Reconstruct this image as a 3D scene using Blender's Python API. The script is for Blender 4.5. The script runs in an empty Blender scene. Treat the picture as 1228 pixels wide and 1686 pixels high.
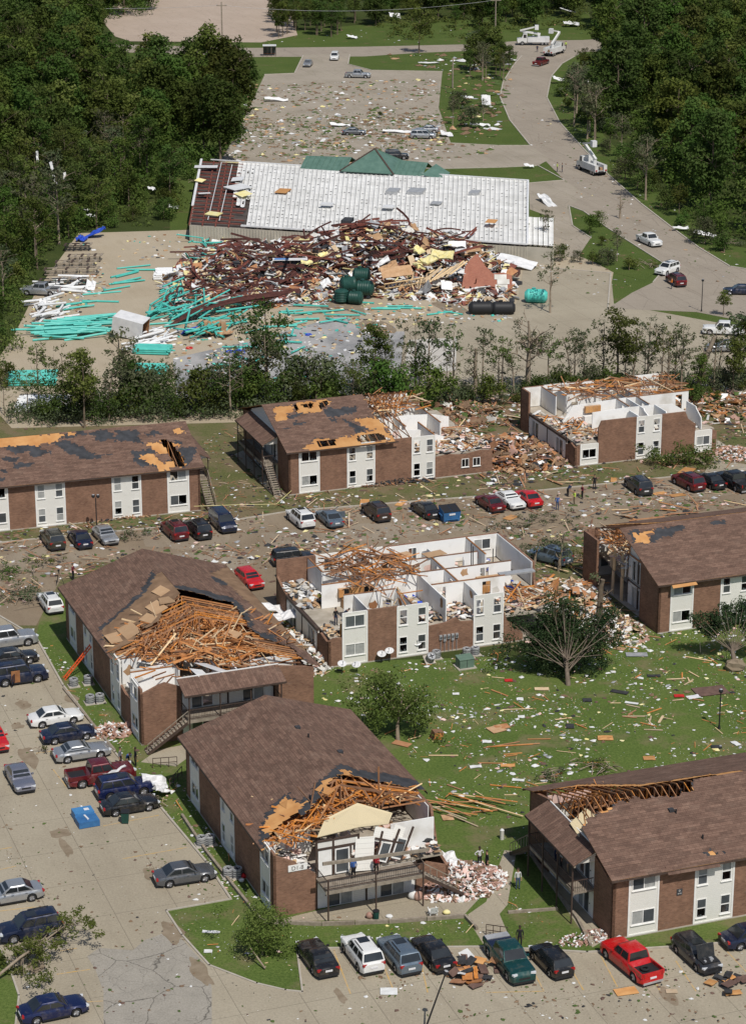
import bpy, bmesh, math, random
import numpy as np
from mathutils import Vector, Matrix, noise as mnoise

R = random.Random(7)
PI = math.pi
scene = bpy.context.scene
col = scene.collection

# ------------------------------------------------------------------ camera
CAM_H, CAM_P, CAM_F = 87.3, math.radians(19.24), 4000.0   # height (m), tilt below horizon, focal length in photo pixels
PW, PH = 1228, 1686
cam_d = bpy.data.cameras.new('camera'); cam = bpy.data.objects.new('camera', cam_d); col.objects.link(cam)
cam.location = (0, 0, CAM_H); cam.rotation_euler = (PI/2 - CAM_P, 0, 0)
cam_d.sensor_fit = 'VERTICAL'; cam_d.sensor_height = 24.0; cam_d.lens = 24.0*CAM_F/PH
cam_d.clip_start = 1.0; cam_d.clip_end = 20000
scene.camera = cam

# ------------------------------------------------------------------ sky and sun
SUN_EL, SUN_AZ = math.radians(55), math.radians(-66)     # direction towards the sun
sun_dir = Vector((math.cos(SUN_EL)*math.cos(SUN_AZ), math.cos(SUN_EL)*math.sin(SUN_AZ), math.sin(SUN_EL)))
w = bpy.data.worlds.new('World'); scene.world = w; w.use_nodes = True
nt = w.node_tree; nt.nodes.clear()
sky = nt.nodes.new('ShaderNodeTexSky'); sky.sky_type = 'NISHITA'; sky.sun_disc = False
sky.sun_elevation = SUN_EL; sky.sun_rotation = PI/2 - SUN_AZ
bg = nt.nodes.new('ShaderNodeBackground'); bg.inputs['Strength'].default_value = 0.085
wo = nt.nodes.new('ShaderNodeOutputWorld')
nt.links.new(sky.outputs[0], bg.inputs['Color']); nt.links.new(bg.outputs[0], wo.inputs['Surface'])
sl = bpy.data.lights.new('sun', 'SUN'); sl.energy = 4.1; sl.angle = math.radians(0.6); sl.color = (1.0, 0.955, 0.89)
so = bpy.data.objects.new('sun', sl); col.objects.link(so)
so.rotation_euler = sun_dir.to_track_quat('Z', 'Y').to_euler()
scene.view_settings.view_transform = 'Standard'; scene.view_settings.look = 'None'
scene.view_settings.exposure = -0.12; scene.view_settings.gamma = 1.0
scene.view_settings.use_curve_mapping = False

# ------------------------------------------------------------------ helpers
def G(px, py, z=0.0):
    """photo pixel -> place on the plane at height z"""
    u, v = (px - PW/2)/CAM_F, (py - PH/2)/CAM_F
    dz = -math.sin(CAM_P) - v*math.cos(CAM_P); dy = math.cos(CAM_P) - v*math.sin(CAM_P)
    t = (z - CAM_H)/dz
    return Vector((u*t, dy*t, z))
def ray(px, py):
    u, v = (px - PW/2)/CAM_F, (py - PH/2)/CAM_F
    return Vector((u, math.cos(CAM_P) - v*math.sin(CAM_P), -math.sin(CAM_P) - v*math.cos(CAM_P)))
def tag(o, label=None, cat=None, group=None, kind=None):
    if label: o['label'] = label
    if cat: o['category'] = cat
    if group: o['group'] = group
    if kind: o['kind'] = kind
    return o
def empty(name, loc=(0,0,0), rz=0.0, label=None, cat=None, group=None):
    o = bpy.data.objects.new(name, None); col.objects.link(o)
    o.location = loc; o.rotation_euler = (0,0,rz); o.empty_display_size = 0.3
    return tag(o, label, cat, group)
def uvmap(me):
    n = len(me.polygons)
    if not n: return
    nl = len(me.loops)
    co = np.empty(len(me.vertices)*3, np.float32); me.vertices.foreach_get('co', co); co = co.reshape(-1,3)
    vi = np.empty(nl, np.int32); me.loops.foreach_get('vertex_index', vi)
    nr = np.empty(n*3, np.float32); me.polygons.foreach_get('normal', nr); nr = nr.reshape(-1,3)
    lt = np.empty(n, np.int32); me.polygons.foreach_get('loop_total', lt)
    nr = np.repeat(nr, lt, axis=0); c = co[vi]
    h = np.hypot(nr[:,0], nr[:,1]); flat = np.abs(nr[:,2]) > 0.75; hs = np.where(h < 1e-6, 1, h)
    u = np.where(flat, c[:,0], (-nr[:,1]*c[:,0] + nr[:,0]*c[:,1])/hs); v = np.where(flat, c[:,1], c[:,2])
    ul = me.uv_layers.new(name='UVMap'); ul.data.foreach_set('uv', np.stack([u,v],1).astype(np.float32).ravel())
def mesh_obj(name, verts, faces, mats, parent=None, mi=None, smooth=0, uv=True, recalc=False):
    me = bpy.data.meshes.new(name); me.from_pydata(verts, [], faces)
    for m in (mats if isinstance(mats, (list,tuple)) else [mats]): me.materials.append(m)
    if mi is not None: me.polygons.foreach_set('material_index', mi)
    if recalc:
        bm = bmesh.new(); bm.from_mesh(me); bmesh.ops.recalc_face_normals(bm, faces=bm.faces); bm.to_mesh(me); bm.free()
    me.update()
    if uv: uvmap(me)
    if smooth:
        me.polygons.foreach_set('use_smooth', [True]*len(me.polygons))
        if smooth < 3: me.set_sharp_from_angle(angle=smooth)
    o = bpy.data.objects.new(name, me); col.objects.link(o)
    if parent: o.parent = parent
    return o
CUBE_F = [(0,3,2,1),(4,5,6,7),(0,1,5,4),(1,2,6,5),(2,3,7,6),(3,0,4,7)]
class MB:
    def __init__(s, sg=1): s.v=[]; s.f=[]; s.mi=[]; s.sg=sg
    def add(s, vs, fs, m=0):
        n=len(s.v); s.v += [(p[0], s.sg*p[1], p[2]) for p in vs]
        for f in fs: s.f.append(tuple(i+n for i in (f if s.sg>0 else f[::-1]))); s.mi.append(m)
    def box(s, x0,x1,y0,y1,z0,z1, m=0):
        if x0>x1: x0,x1=x1,x0
        if y0>y1: y0,y1=y1,y0
        if z0>z1: z0,z1=z1,z0
        s.add([(x0,y0,z0),(x1,y0,z0),(x1,y1,z0),(x0,y1,z0),(x0,y0,z1),(x1,y0,z1),(x1,y1,z1),(x0,y1,z1)], CUBE_F, m); return s
    def obox(s, c, size, M, m=0):
        c=Vector(c); hx,hy,hz=[q/2 for q in size]
        s.add([c+M@Vector(p) for p in ((-hx,-hy,-hz),(hx,-hy,-hz),(hx,hy,-hz),(-hx,hy,-hz),(-hx,-hy,hz),(hx,-hy,hz),(hx,hy,hz),(-hx,hy,hz))], CUBE_F, m); return s
    def bar(s, p, q, w, h, m=0, up=(0,0,1)):
        p=Vector(p); q=Vector(q); d=q-p; L=d.length
        if L<1e-5: return s
        M=frame(d, up); return s.obox((p+q)/2, (L,w,h), M, m)
    def cyl(s, p, q, r0, r1=None, n=8, m=0, caps=True):
        p=Vector(p); q=Vector(q); r1=r0 if r1 is None else r1
        M=frame(q-p); vs=[]; 
        for (c,r) in ((p,r0),(q,r1)):
            for k in range(n):
                a=2*PI*k/n; vs.append(c+M@Vector((0,r*math.cos(a),r*math.sin(a))))
        fs=[(k,(k+1)%n,n+(k+1)%n,n+k) for k in range(n)]
        if caps: fs += [tuple(range(n))[::-1], tuple(range(n,2*n))]
        s.add(vs, fs, m); return s
    def path(s, pts, rs, n=6, m=0):
        """tube along points"""
        pts=[Vector(p) for p in pts]; vs=[]; K=len(pts)
        for i,p in enumerate(pts):
            d=(pts[min(i+1,K-1)]-pts[max(i-1,0)])
            M=frame(d); r=rs[i] if isinstance(rs,(list,tuple)) else rs
            for k in range(n):
                a=2*PI*k/n; vs.append(p+M@Vector((0,r*math.cos(a),r*math.sin(a))))
        fs=[(i*n+k, i*n+(k+1)%n, (i+1)*n+(k+1)%n, (i+1)*n+k) for i in range(K-1) for k in range(n)]
        fs += [tuple(range(n))[::-1], tuple(range((K-1)*n, K*n))]
        s.add(vs, fs, m); return s
    def prism(s, poly, z0, z1, m=0):
        n=len(poly)
        a=sum(poly[i][0]*poly[(i+1)%n][1]-poly[(i+1)%n][0]*poly[i][1] for i in range(n))
        if a<0: poly=poly[::-1]
        s.add([(p[0],p[1],z0) for p in poly]+[(p[0],p[1],z1) for p in poly],
              [tuple(range(n))[::-1], tuple(range(n,2*n))]+[(i,(i+1)%n,n+(i+1)%n,n+i) for i in range(n)], m); return s
    def slab(s, pts, th, m=0):
        """polygon in space, extruded along -its normal"""
        pts=[Vector(p) for p in pts]; n=len(pts)
        nr=Vector((0,0,0))
        for i in range(n): nr += pts[i].cross(pts[(i+1)%n])
        nr.normalize()
        s.add(pts+[p-nr*th for p in pts],[tuple(range(n)), tuple(range(n,2*n))[::-1]]+[(i,n+i,n+(i+1)%n,(i+1)%n) for i in range(n)], m); return s
    def chunk(s, c, size, M, m, rnd, j=.28):
        c=Vector(c); h=[q/2 for q in size]
        s.add([c+M@Vector((p[0]*h[0]*(1+rnd.uniform(-j,j)),p[1]*h[1]*(1+rnd.uniform(-j,j)*1.6),p[2]*h[2])) for p in ((-1,-1,-1),(1,-1,-1),(1,1,-1),(-1,1,-1),(-1,-1,1),(1,-1,1),(1,1,1),(-1,1,1))], CUBE_F, m)
    def scrap(s, c, a, asp, rz, hgt, m, rnd):
        n=5; vs=[]
        for k in range(n):
            t=2*PI*(k+rnd.uniform(-.3,.3))/n; r=a*rnd.uniform(.35,.75); x,y=r*math.cos(t),r*asp*math.sin(t); vs.append((c[0]+x*math.cos(rz)-y*math.sin(rz),c[1]+x*math.sin(rz)+y*math.cos(rz),c[2]+rnd.uniform(0,.3)*hgt))
        vs.append((c[0]+rnd.uniform(-.2,.2)*a,c[1]+rnd.uniform(-.2,.2)*a,c[2]+hgt)); s.add(vs,[(k,(k+1)%n,n) for k in range(n)]+[tuple(range(n))[::-1]],m)
    def sheet(s, poly, z, m=0):
        n=len(poly); s.add([(p[0],p[1],z) for p in poly],[tuple(range(n))], m); return s
    def sphere(s, c, r, nu=8, nv=5, m=0):
        c=Vector(c); rr=r if isinstance(r,(tuple,list)) else (r,r,r); vs=[]
        for j in range(nv+1):
            t=PI*j/nv
            for k in range(nu):
                a=2*PI*k/nu; vs.append(c+Vector((rr[0]*math.sin(t)*math.cos(a), rr[1]*math.sin(t)*math.sin(a), rr[2]*math.cos(t))))
        s.add(vs,[(j*nu+k,(j+1)*nu+k,(j+1)*nu+(k+1)%nu,j*nu+(k+1)%nu) for j in range(nv) for k in range(nu)], m); return s
    def build(s, name, mats, parent=None, smooth=0, recalc=False):
        return mesh_obj(name, s.v, s.f, mats, parent, s.mi if isinstance(mats,(list,tuple)) else None, smooth, recalc=recalc)
def frame(d, up=(0,0,1)):
    x=Vector(d).normalized(); u=Vector(up)
    if abs(x.dot(u))>0.99: u=Vector((0,1,0))
    y=u.cross(x).normalized(); z=x.cross(y)
    return Matrix((x,y,z)).transposed()
_unit={}
def unit_mesh(mat):
    if mat.name not in _unit:
        mb=MB().box(-.5,.5,-.5,.5,-.5,.5); o=mb.build('piece', mat); _unit[mat.name]=o.data; bpy.data.objects.remove(o)
    return _unit[mat.name]
def piece(name, c, size, M, mat, parent=None):
    """box-shaped piece that shares one mesh per material"""
    o=bpy.data.objects.new(name, unit_mesh(mat)); col.objects.link(o)
    if parent: o.parent=parent
    M4=(M.to_4x4() if M is not None else Matrix.Identity(4))
    o.matrix_local = Matrix.Translation(Vector(c)) @ M4 @ Matrix.Diagonal((size[0],size[1],size[2],1))
    return o
def plank(name, p, q, w, h, mat, parent=None, up=(0,0,1)):
    p=Vector(p); q=Vector(q); d=q-p
    return piece(name, (p+q)/2, (d.length,w,h), frame(d,up), mat, parent)
def copy_tree(o, parent=None):
    c=o.copy(); col.objects.link(c); c.parent=parent
    for ch in list(o.children): copy_tree(ch, c)
    return c
def inpoly(x, y, P):
    r=False; n=len(P); j=n-1
    for i in range(n):
        xi,yi=P[i][0],P[i][1]; xj,yj=P[j][0],P[j][1]
        if (yi>y)!=(yj>y) and x < (xj-xi)*(y-yi)/(yj-yi)+xi: r=not r
        j=i
    return r
def PX(pts): return [G(*p) for p in pts]
def in_px(pts):
    P=PX(pts); return lambda x,y: inpoly(x,y,P)
def scatter(pts, n, rnd):
    """n random ground points inside a photo-pixel polygon"""
    P=PX(pts); x0=min(p.x for p in P); x1=max(p.x for p in P); y0=min(p.y for p in P); y1=max(p.y for p in P); out=[]
    k=0
    while len(out)<n and k<n*60:
        k+=1; x=rnd.uniform(x0,x1); y=rnd.uniform(y0,y1)
        if inpoly(x,y,P): out.append((x,y))
    return out
def nz(x,y,z=0.0): return mnoise.noise(Vector((x,y,z)))

# ------------------------------------------------------------------ materials
MAT={}
class NT:
    def __init__(s, name):
        s.m=bpy.data.materials.new(name); s.m.use_nodes=True; s.t=s.m.node_tree; s.b=s.t.nodes['Principled BSDF']; MAT[name]=s.m
    def n(s, t, **k):
        o=s.t.nodes.new(t)
        for a,b in k.items():
            if a in o.inputs: o.inputs[a].default_value=b
            else: setattr(o,a,b)
        return o
    def l(s,a,b): s.t.links.new(a,b)
    def coord(s, kind):
        if kind=='world': return s.n('ShaderNodeNewGeometry').outputs['Position']
        return s.n('ShaderNodeTexCoord').outputs[{'obj':'Object','uv':'UV','gen':'Generated'}[kind]]
    def mapping(s, c, scale=(1,1,1), rot=(0,0,0), loc=(0,0,0)):
        m=s.n('ShaderNodeMapping'); m.inputs['Scale'].default_value=scale; m.inputs['Rotation'].default_value=rot; m.inputs['Location'].default_value=loc
        s.l(c,m.inputs['Vector']); return m.outputs[0]
    def noise(s, c, scale, detail=4, rough=.55, out='Fac'):
        n=s.n('ShaderNodeTexNoise'); n.inputs['Scale'].default_value=scale; n.inputs['Detail'].default_value=detail; n.inputs['Roughness'].default_value=rough
        s.l(c,n.inputs['Vector']); return n.outputs[out]
    def ramp(s, fac, stops):
        r=s.n('ShaderNodeValToRGB'); e=r.color_ramp.elements
        e[0].position, e[0].color = stops[0][0], (*stops[0][1],1)
        e[1].position, e[1].color = stops[-1][0], (*stops[-1][1],1)
        for p,c in stops[1:-1]:
            q=e.new(p); q.color=(*c,1)
        s.l(fac,r.inputs[0]); return r.outputs[0]
    def mix(s, fac, a, b, mode='MIX'):
        m=s.n('ShaderNodeMix', data_type='RGBA', blend_type=mode)
        for v,i in ((fac,0),(a,6),(b,7)):
            if hasattr(v,'is_output'): s.l(v,m.inputs[i])
            elif i==0: m.inputs[0].default_value=v
            else: m.inputs[i].default_value=(*v,1)
        return m.outputs[2]
    def math(s, op, a, b=0.0):
        m=s.n('ShaderNodeMath', operation=op)
        for v,i in ((a,0),(b,1)):
            if hasattr(v,'is_output'): s.l(v,m.inputs[i])
            else: m.inputs[i].default_value=v
        return m.outputs[0]
    def bump(s, h, strength=.4, dist=.05):
        b=s.n('ShaderNodeBump'); b.inputs['Strength'].default_value=strength; b.inputs['Distance'].default_value=dist
        s.l(h,b.inputs['Height']); s.l(b.outputs[0],s.b.inputs['Normal'])
    def done(s, colr=None, rough=.8, metal=0.0, spec=.3):
        if colr is not None:
            if hasattr(colr,'is_output'): s.l(colr,s.b.inputs['Base Color'])
            else: s.b.inputs['Base Color'].default_value=(*colr,1)
        if hasattr(rough,'is_output'): s.l(rough,s.b.inputs['Roughness'])
        else: s.b.inputs['Roughness'].default_value=rough
        s.b.inputs['Metallic'].default_value=metal; s.b.inputs['Specular IOR Level'].default_value=spec
        return s.m
def speck(name, c1, c2, scale=3.0, rough=.8, coord='world', bump=0.0, metal=0.0, rnd=0.0, spec=.3, detail=5, lo=.3, hi=.7):
    t=NT(name); c=t.coord(coord); f=t.noise(c,scale,detail)
    k=t.ramp(f,[(lo,c1),(hi,c2)])
    if rnd:
        oi=t.n('ShaderNodeObjectInfo').outputs['Random']
        hs=t.n('ShaderNodeHueSaturation'); t.l(k,hs.inputs['Color'])
        t.l(t.math('ADD',t.math('MULTIPLY',oi,2*rnd),1-rnd),hs.inputs['Value']); k=hs.outputs[0]
    if bump: t.bump(f,bump,.05)
    return t.done(k,rough,metal,spec)

def ground_mat(name, base, tints, joints=None, crack=0.0, rough=.9):
    """weathered paving: large stains, fine grain, optional slab joints and cracks"""
    t=NT(name); c=t.coord('world')
    r=t.mapping(c,rot=(0,0,math.radians(-20)))
    k=t.ramp(t.noise(r,.09,6,.6),[(.3,tints[0]),(.5,base),(.72,tints[1])])
    st=t.noise(t.mapping(r,(.5,.12,1)),.9,5,.65); k=t.mix(t.ramp(st,[(.52,(0,0,0)),(.74,(.7,.7,.7))]),k,tints[2])
    sp_=t.noise(t.mapping(r,(1,.35,1),loc=(3,9,0)),1.1,6,.7); k=t.mix(t.ramp(sp_,[(.62,(0,0,0)),(.72,(.6,.6,.6))]),k,tuple(q*.5 for q in base))
    tr_=t.noise(t.mapping(r,(.9,.03,1)),1.0,3,.5); k=t.mix(t.ramp(tr_,[(.5,(0,0,0)),(.8,(.4,.4,.4))]),k,tuple(min(1,q*1.25) for q in base))
    k=t.mix(.5,k,t.ramp(t.noise(c,6,4,.7),[(.25,tuple(q*.62 for q in base)),(.75,tuple(min(1,q*1.32) for q in base))]))
    h=t.noise(c,9,3)
    if joints:
        b=t.n('ShaderNodeTexBrick', offset=.0); b.inputs['Scale'].default_value=1.0; b.inputs['Brick Width'].default_value=joints[0]; b.inputs['Row Height'].default_value=joints[1]
        b.inputs['Mortar Size'].default_value=.035; b.inputs['Mortar Smooth'].default_value=.6
        b.inputs['Color1'].default_value=b.inputs['Color2'].default_value=(0,0,0,1); b.inputs['Mortar'].default_value=(1,1,1,1)
        wob=t.noise(c,.35,3,.6,'Color'); t.l(t.mix(.06,r,wob,'ADD'),b.inputs['Vector'])
        k=t.mix(t.math('MULTIPLY',b.outputs['Color'],.55),k,tuple(q*.28 for q in base))
    if crack:
        v=t.n('ShaderNodeTexVoronoi', feature='DISTANCE_TO_EDGE'); v.inputs['Scale'].default_value=.16
        t.l(t.mix(.35,c,t.noise(c,.6,4,.6,'Color'),'ADD'),v.inputs['Vector'])
        e=t.ramp(v.outputs['Distance'],[(0,(1,1,1)),(.012,(0,0,0))]); k=t.mix(t.math('MULTIPLY',e,crack),k,tuple(q*.22 for q in base))
    t.bump(h,.25,.03)
    return t.done(k,rough,0,.25)
M_CONC=ground_mat('concrete_paving',(.345,.30,.222),[(.26,.22,.16),(.415,.365,.278),(.205,.165,.12)],(4.6,5.6),.0)
M_ROAD=ground_mat('road_paving',(.31,.265,.21),[(.25,.21,.165),(.36,.31,.25),(.20,.165,.125)],(4.2,9.0),.3)
M_MUD=ground_mat('muddy_paving',(.245,.19,.13),[(.14,.10,.06),(.33,.28,.21),(.12,.083,.05)],None,.0)
M_YARD=ground_mat('gravel_yard',(.40,.335,.24),[(.33,.265,.18),(.46,.395,.30),(.27,.215,.14)])
M_FARLOT=ground_mat('old_lot_paving',(.33,.285,.225),[(.22,.19,.14),(.40,.35,.28),(.21,.19,.12)],(5,8),.3)
M_STALL=ground_mat('muddy_stall_paving',(.275,.225,.165),[(.17,.125,.08),(.34,.29,.225),(.14,.10,.06)])
M_PINKLOT=ground_mat('pink_lot_paving',(.42,.335,.265),[(.37,.295,.23),(.47,.385,.31),(.30,.24,.18)],(9,9),.25)
def slab_wet():
    t=NT('wet_slab'); c=t.coord('world'); f=t.noise(t.mapping(c,(.45,.3,1)),.36,5,.6)
    k=t.ramp(f,[(.44,(.36,.35,.335)),(.60,(.20,.195,.19))]); k=t.mix(.3,k,t.ramp(t.noise(c,3,4),[(.3,(.25,.24,.23)),(.7,(.5,.49,.47))]))
    return t.done(k,t.ramp(f,[(.46,(.85,)*3),(.6,(.5,)*3)]))
M_WETSLAB=slab_wet()
def grass_mat(name, a, b, c3, dirt, amount):
    t=NT(name); c=t.coord('world')
    k=t.ramp(t.noise(c,.13,6,.62),[(.28,a),(.5,b),(.74,c3)])
    k=t.mix(.55,k,t.ramp(t.noise(c,4.5,5,.75),[(.28,tuple(q*.45 for q in a)),(.72,tuple(q*1.5 for q in c3))]))
    k=t.mix(t.ramp(t.noise(t.mapping(c,(1,1,1),loc=(31,7,0)),.22,6,.65),[(1-amount,(0,0,0)),(1-amount+.13,(.8,.8,.8))]),k,dirt)
    t.bump(t.noise(c,11,4,.7),.7,.09)
    return t.done(k,.95,0,.1)
M_LAWN=grass_mat('lawn_grass',(.044,.092,.016),(.080,.138,.026),(.138,.168,.048),(.19,.16,.085),.47)
M_ROUGH=grass_mat('rough_grass',(.055,.088,.022),(.095,.115,.036),(.165,.145,.07),(.19,.145,.088),.55)
M_VERGE=grass_mat('verge_grass',(.04,.075,.014),(.065,.10,.02),(.10,.13,.036),(.15,.11,.06),.42)
M_FOREST=grass_mat('forest_floor',(.02,.035,.008),(.035,.055,.014),(.07,.085,.025),(.10,.075,.04),.42)
M_LINE=speck('yellow_paint',(.52,.33,.09),(.44,.35,.24),2.5,.8)
M_KERB=speck('kerb_concrete',(.36,.32,.26),(.46,.42,.36),1.5,.85,bump=.2)
M_MUDSTAIN=speck('mud_stain',(.19,.145,.095),(.28,.225,.16),1.2,.9,bump=.3)

def brick_mat(name, c1, c2, mort):
    t=NT(name); uv=t.coord('uv')
    b=t.n('ShaderNodeTexBrick'); b.inputs['Scale'].default_value=1.0; b.inputs['Brick Width'].default_value=.26; b.inputs['Row Height'].default_value=.098
    b.inputs['Mortar Size'].default_value=.009; b.inputs['Mortar Smooth'].default_value=.2; b.inputs['Bias'].default_value=0
    b.inputs['Color1'].default_value=(*c1,1); b.inputs['Color2'].default_value=(*c2,1); b.inputs['Mortar'].default_value=(*mort,1)
    t.l(uv,b.inputs['Vector'])
    k=t.mix(.42,b.outputs['Color'],t.ramp(t.noise(uv,.7,6,.68),[(.3,tuple(q*.75 for q in c1)),(.7,tuple(q*1.2 for q in c2))]))
    pale=t.ramp(t.noise(t.mapping(uv,loc=(5,3,0)),.9,5,.7),[(.66,(0,0,0)),(.82,(.45,.45,.45))]); k=t.mix(pale,k,(.38,.33,.29))
    t.bump(b.outputs['Fac'],.5,-.02)
    return t.done(k,.88,0,.2)
M_BRICK=brick_mat('brown_brick',(.15,.075,.048),(.30,.165,.105),(.24,.19,.15))
M_BRICKRED=brick_mat('red_brick',(.29,.10,.065),(.37,.15,.095),(.34,.24,.20))
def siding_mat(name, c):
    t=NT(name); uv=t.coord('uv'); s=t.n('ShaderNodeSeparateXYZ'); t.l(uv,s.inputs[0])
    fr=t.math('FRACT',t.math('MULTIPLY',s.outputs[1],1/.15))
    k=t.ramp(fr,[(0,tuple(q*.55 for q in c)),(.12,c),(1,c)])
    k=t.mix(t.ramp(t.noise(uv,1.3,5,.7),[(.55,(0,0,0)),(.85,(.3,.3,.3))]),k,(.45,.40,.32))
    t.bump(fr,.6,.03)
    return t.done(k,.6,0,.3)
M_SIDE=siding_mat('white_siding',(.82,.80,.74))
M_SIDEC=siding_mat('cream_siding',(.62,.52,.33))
def shingle_mat():
    t=NT('brown_shingles'); uv=t.coord('uv'); br=t.n('ShaderNodeTexBrick'); br.inputs['Scale'].default_value=1.0
    br.inputs['Brick Width'].default_value=.32; br.inputs['Row Height'].default_value=.19; br.inputs['Mortar Size'].default_value=.012; br.inputs['Mortar Smooth'].default_value=.3
    br.inputs['Color1'].default_value=(.135,.082,.062,1); br.inputs['Color2'].default_value=(.225,.145,.108,1); br.inputs['Mortar'].default_value=(.05,.032,.026,1)
    t.l(uv,br.inputs['Vector']); k=br.outputs['Color']
    k=t.mix(.5,k,t.ramp(t.noise(t.mapping(uv,(1,1,1)),.55,6,.65),[(.28,(.115,.068,.05)),(.55,(.17,.105,.078)),(.75,(.235,.165,.125))]))
    b2=t.n('ShaderNodeTexBrick'); b2.inputs['Scale'].default_value=1.0; b2.inputs['Brick Width'].default_value=1.0; b2.inputs['Row Height'].default_value=.30; b2.inputs['Mortar Size'].default_value=.02; b2.inputs['Mortar Smooth'].default_value=.5
    b2.inputs['Color1'].default_value=(.72,.72,.72,1); b2.inputs['Color2'].default_value=(1.22,1.2,1.18,1); b2.inputs['Mortar'].default_value=(.62,.6,.6,1); t.l(uv,b2.inputs['Vector']); k=t.mix(.8,k,b2.outputs['Color'],'MULTIPLY')
    k=t.mix(t.ramp(t.noise(t.mapping(uv,(.3,2.2,1)),1.1,4,.6),[(.58,(0,0,0)),(.75,(.5,.5,.5))]),k,(.095,.058,.046))
    t.bump(t.math('SUBTRACT',t.noise(uv,18,3),br.outputs['Fac']),.35,.03)
    return t.done(k,.92,0,.15)
M_SHING=shingle_mat()
M_FELT=speck('black_roofing_felt',(.028,.029,.032),(.062,.064,.07),1.2,.85,'obj',bump=.3)
M_DECK=speck('orange_roof_decking',(.44,.20,.065),(.60,.33,.13),.7,.8,'obj',rnd=.18,detail=6)
M_PLY=speck('weathered_plywood',(.36,.22,.12),(.50,.34,.20),.8,.85,'obj',rnd=.2)
def wood_mat(name,a,b,rnd=.28):
    t=NT(name); c=t.coord('world'); k=t.ramp(t.noise(c,1.7,4,.6),[(.3,a),(.7,b)])
    oi=t.n('ShaderNodeObjectInfo').outputs['Random']; hs=t.n('ShaderNodeHueSaturation'); t.l(k,hs.inputs['Color'])
    t.l(t.math('ADD',t.math('MULTIPLY',oi,2*rnd),1-rnd),hs.inputs['Value']); t.l(t.math('ADD',t.math('MULTIPLY',oi,.3),.82),hs.inputs['Saturation'])
    return t.done(hs.outputs[0],.8,0,.2)
M_LUM=wood_mat('orange_lumber',(.40,.16,.058),(.55,.265,.105))
M_LUM2=wood_mat('pale_lumber',(.56,.40,.23),(.68,.52,.33))
M_LUMD=wood_mat('dark_lumber',(.21,.095,.045),(.32,.155,.07))
M_DRY=speck('white_drywall',(.60,.575,.52),(.82,.815,.79),.45,.8,'world',rnd=.08,detail=8,lo=.28,hi=.5)
M_DRYD=speck('soiled_drywall',(.50,.48,.43),(.70,.68,.63),.9,.85,'world')
M_FLOOR=speck('beige_carpet',(.30,.26,.20),(.46,.41,.34),.9,.95,'world')
M_CEIL=speck('ceiling_board',(.55,.54,.51),(.68,.67,.64),.8,.9,'world')
M_TRIMB=speck('dark_brown_trim',(.055,.036,.028),(.09,.062,.05),2,.6)
M_TRIMW=speck('white_trim',(.74,.73,.69),(.84,.83,.80),2.5,.5)
M_WOODG=speck('grey_weathered_wood',(.20,.165,.125),(.34,.29,.23),2.5,.85,'world',bump=.2)
M_INS=speck('pink_insulation',(.62,.40,.34),(.72,.55,.48),1.5,.95,rnd=.15)
M_INSY=speck('yellow_insulation',(.70,.60,.22),(.76,.70,.42),1.5,.95,rnd=.15)
M_DARK=NT('painted_dark_interior').done((.012,.011,.010),.9)  # near-black colour that paints in the darkness of an interior
def glass_mat(name,c,rough=.08,spec=.6):
    t=NT(name); k=t.ramp(t.noise(t.coord('world'),.45,3),[(.3,tuple(q*.6 for q in c)),(.7,tuple(q*1.5 for q in c))]); return t.done(k,rough,0,spec)
M_GLASS=glass_mat('window_glass',(.075,.083,.088),.12)
M_BLIND=speck('window_blind',(.26,.27,.26),(.40,.40,.38),2.5,.5)
M_CGLASS=glass_mat('car_glass',(.022,.025,.027),.08,.8)
M_TYRE=NT('tyre_rubber').done((.018,.018,.019),.85)
M_RIM=speck('alloy_rim',(.35,.35,.36),(.5,.5,.52),4,.35,metal=.7)
M_BLKP=NT('black_plastic').done((.022,.022,.024),.55)
M_HEAD=NT('lamp_clear').done((.62,.64,.66),.15,0,.7)
M_TAIL=NT('lamp_red').done((.35,.012,.012),.2,0,.6)
M_PLATE=speck('number_plate',(.6,.6,.62),(.72,.72,.72),8,.5)
M_STEEL=speck('red_brown_steel',(.075,.03,.026),(.135,.055,.045),1.5,.6,'world',rnd=.25)
M_RUST=speck('rust_purlin',(.15,.05,.038),(.25,.085,.062),1.2,.7,'world')
M_GALV=speck('grey_metal',(.33,.34,.35),(.50,.50,.50),2.0,.5,metal=.3)
M_METW=speck('crumpled_white_metal',(.62,.62,.62),(.76,.76,.75),1.2,.45,rnd=.08)
M_GRNMET=speck('green_metal_roof',(.075,.145,.115),(.115,.20,.16),1.0,.5,'world')
M_ROOFW=speck('white_roof_facing',(.55,.545,.52),(.73,.725,.70),.35,.7,'world',detail=7)
M_TANWALL=speck('tan_metal_wall',(.40,.37,.30),(.50,.46,.38),.6,.6)
M_TEAL=speck('teal_pipe',(.06,.42,.36),(.11,.52,.44),1.2,.4,'world',rnd=.1)
M_WPIPE=speck('white_pipe',(.66,.67,.67),(.77,.77,.76),1.4,.45,rnd=.06)
M_BLUE=speck('blue_plastic',(.02,.06,.42),(.035,.10,.55),2,.5)
M_TANKG=speck('dark_green_tank',(.012,.05,.04),(.022,.075,.058),2,.45)
M_CARD=speck('tan_cardboard',(.36,.215,.11),(.48,.31,.18),1.5,.9,rnd=.2)
M_BARK=speck('bark',(.10,.075,.05),(.18,.14,.10),3,.95,'world',bump=.4)
M_BARKP=speck('pale_broken_bark',(.20,.155,.11),(.33,.27,.20),3,.95,'world',bump=.4)
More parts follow.
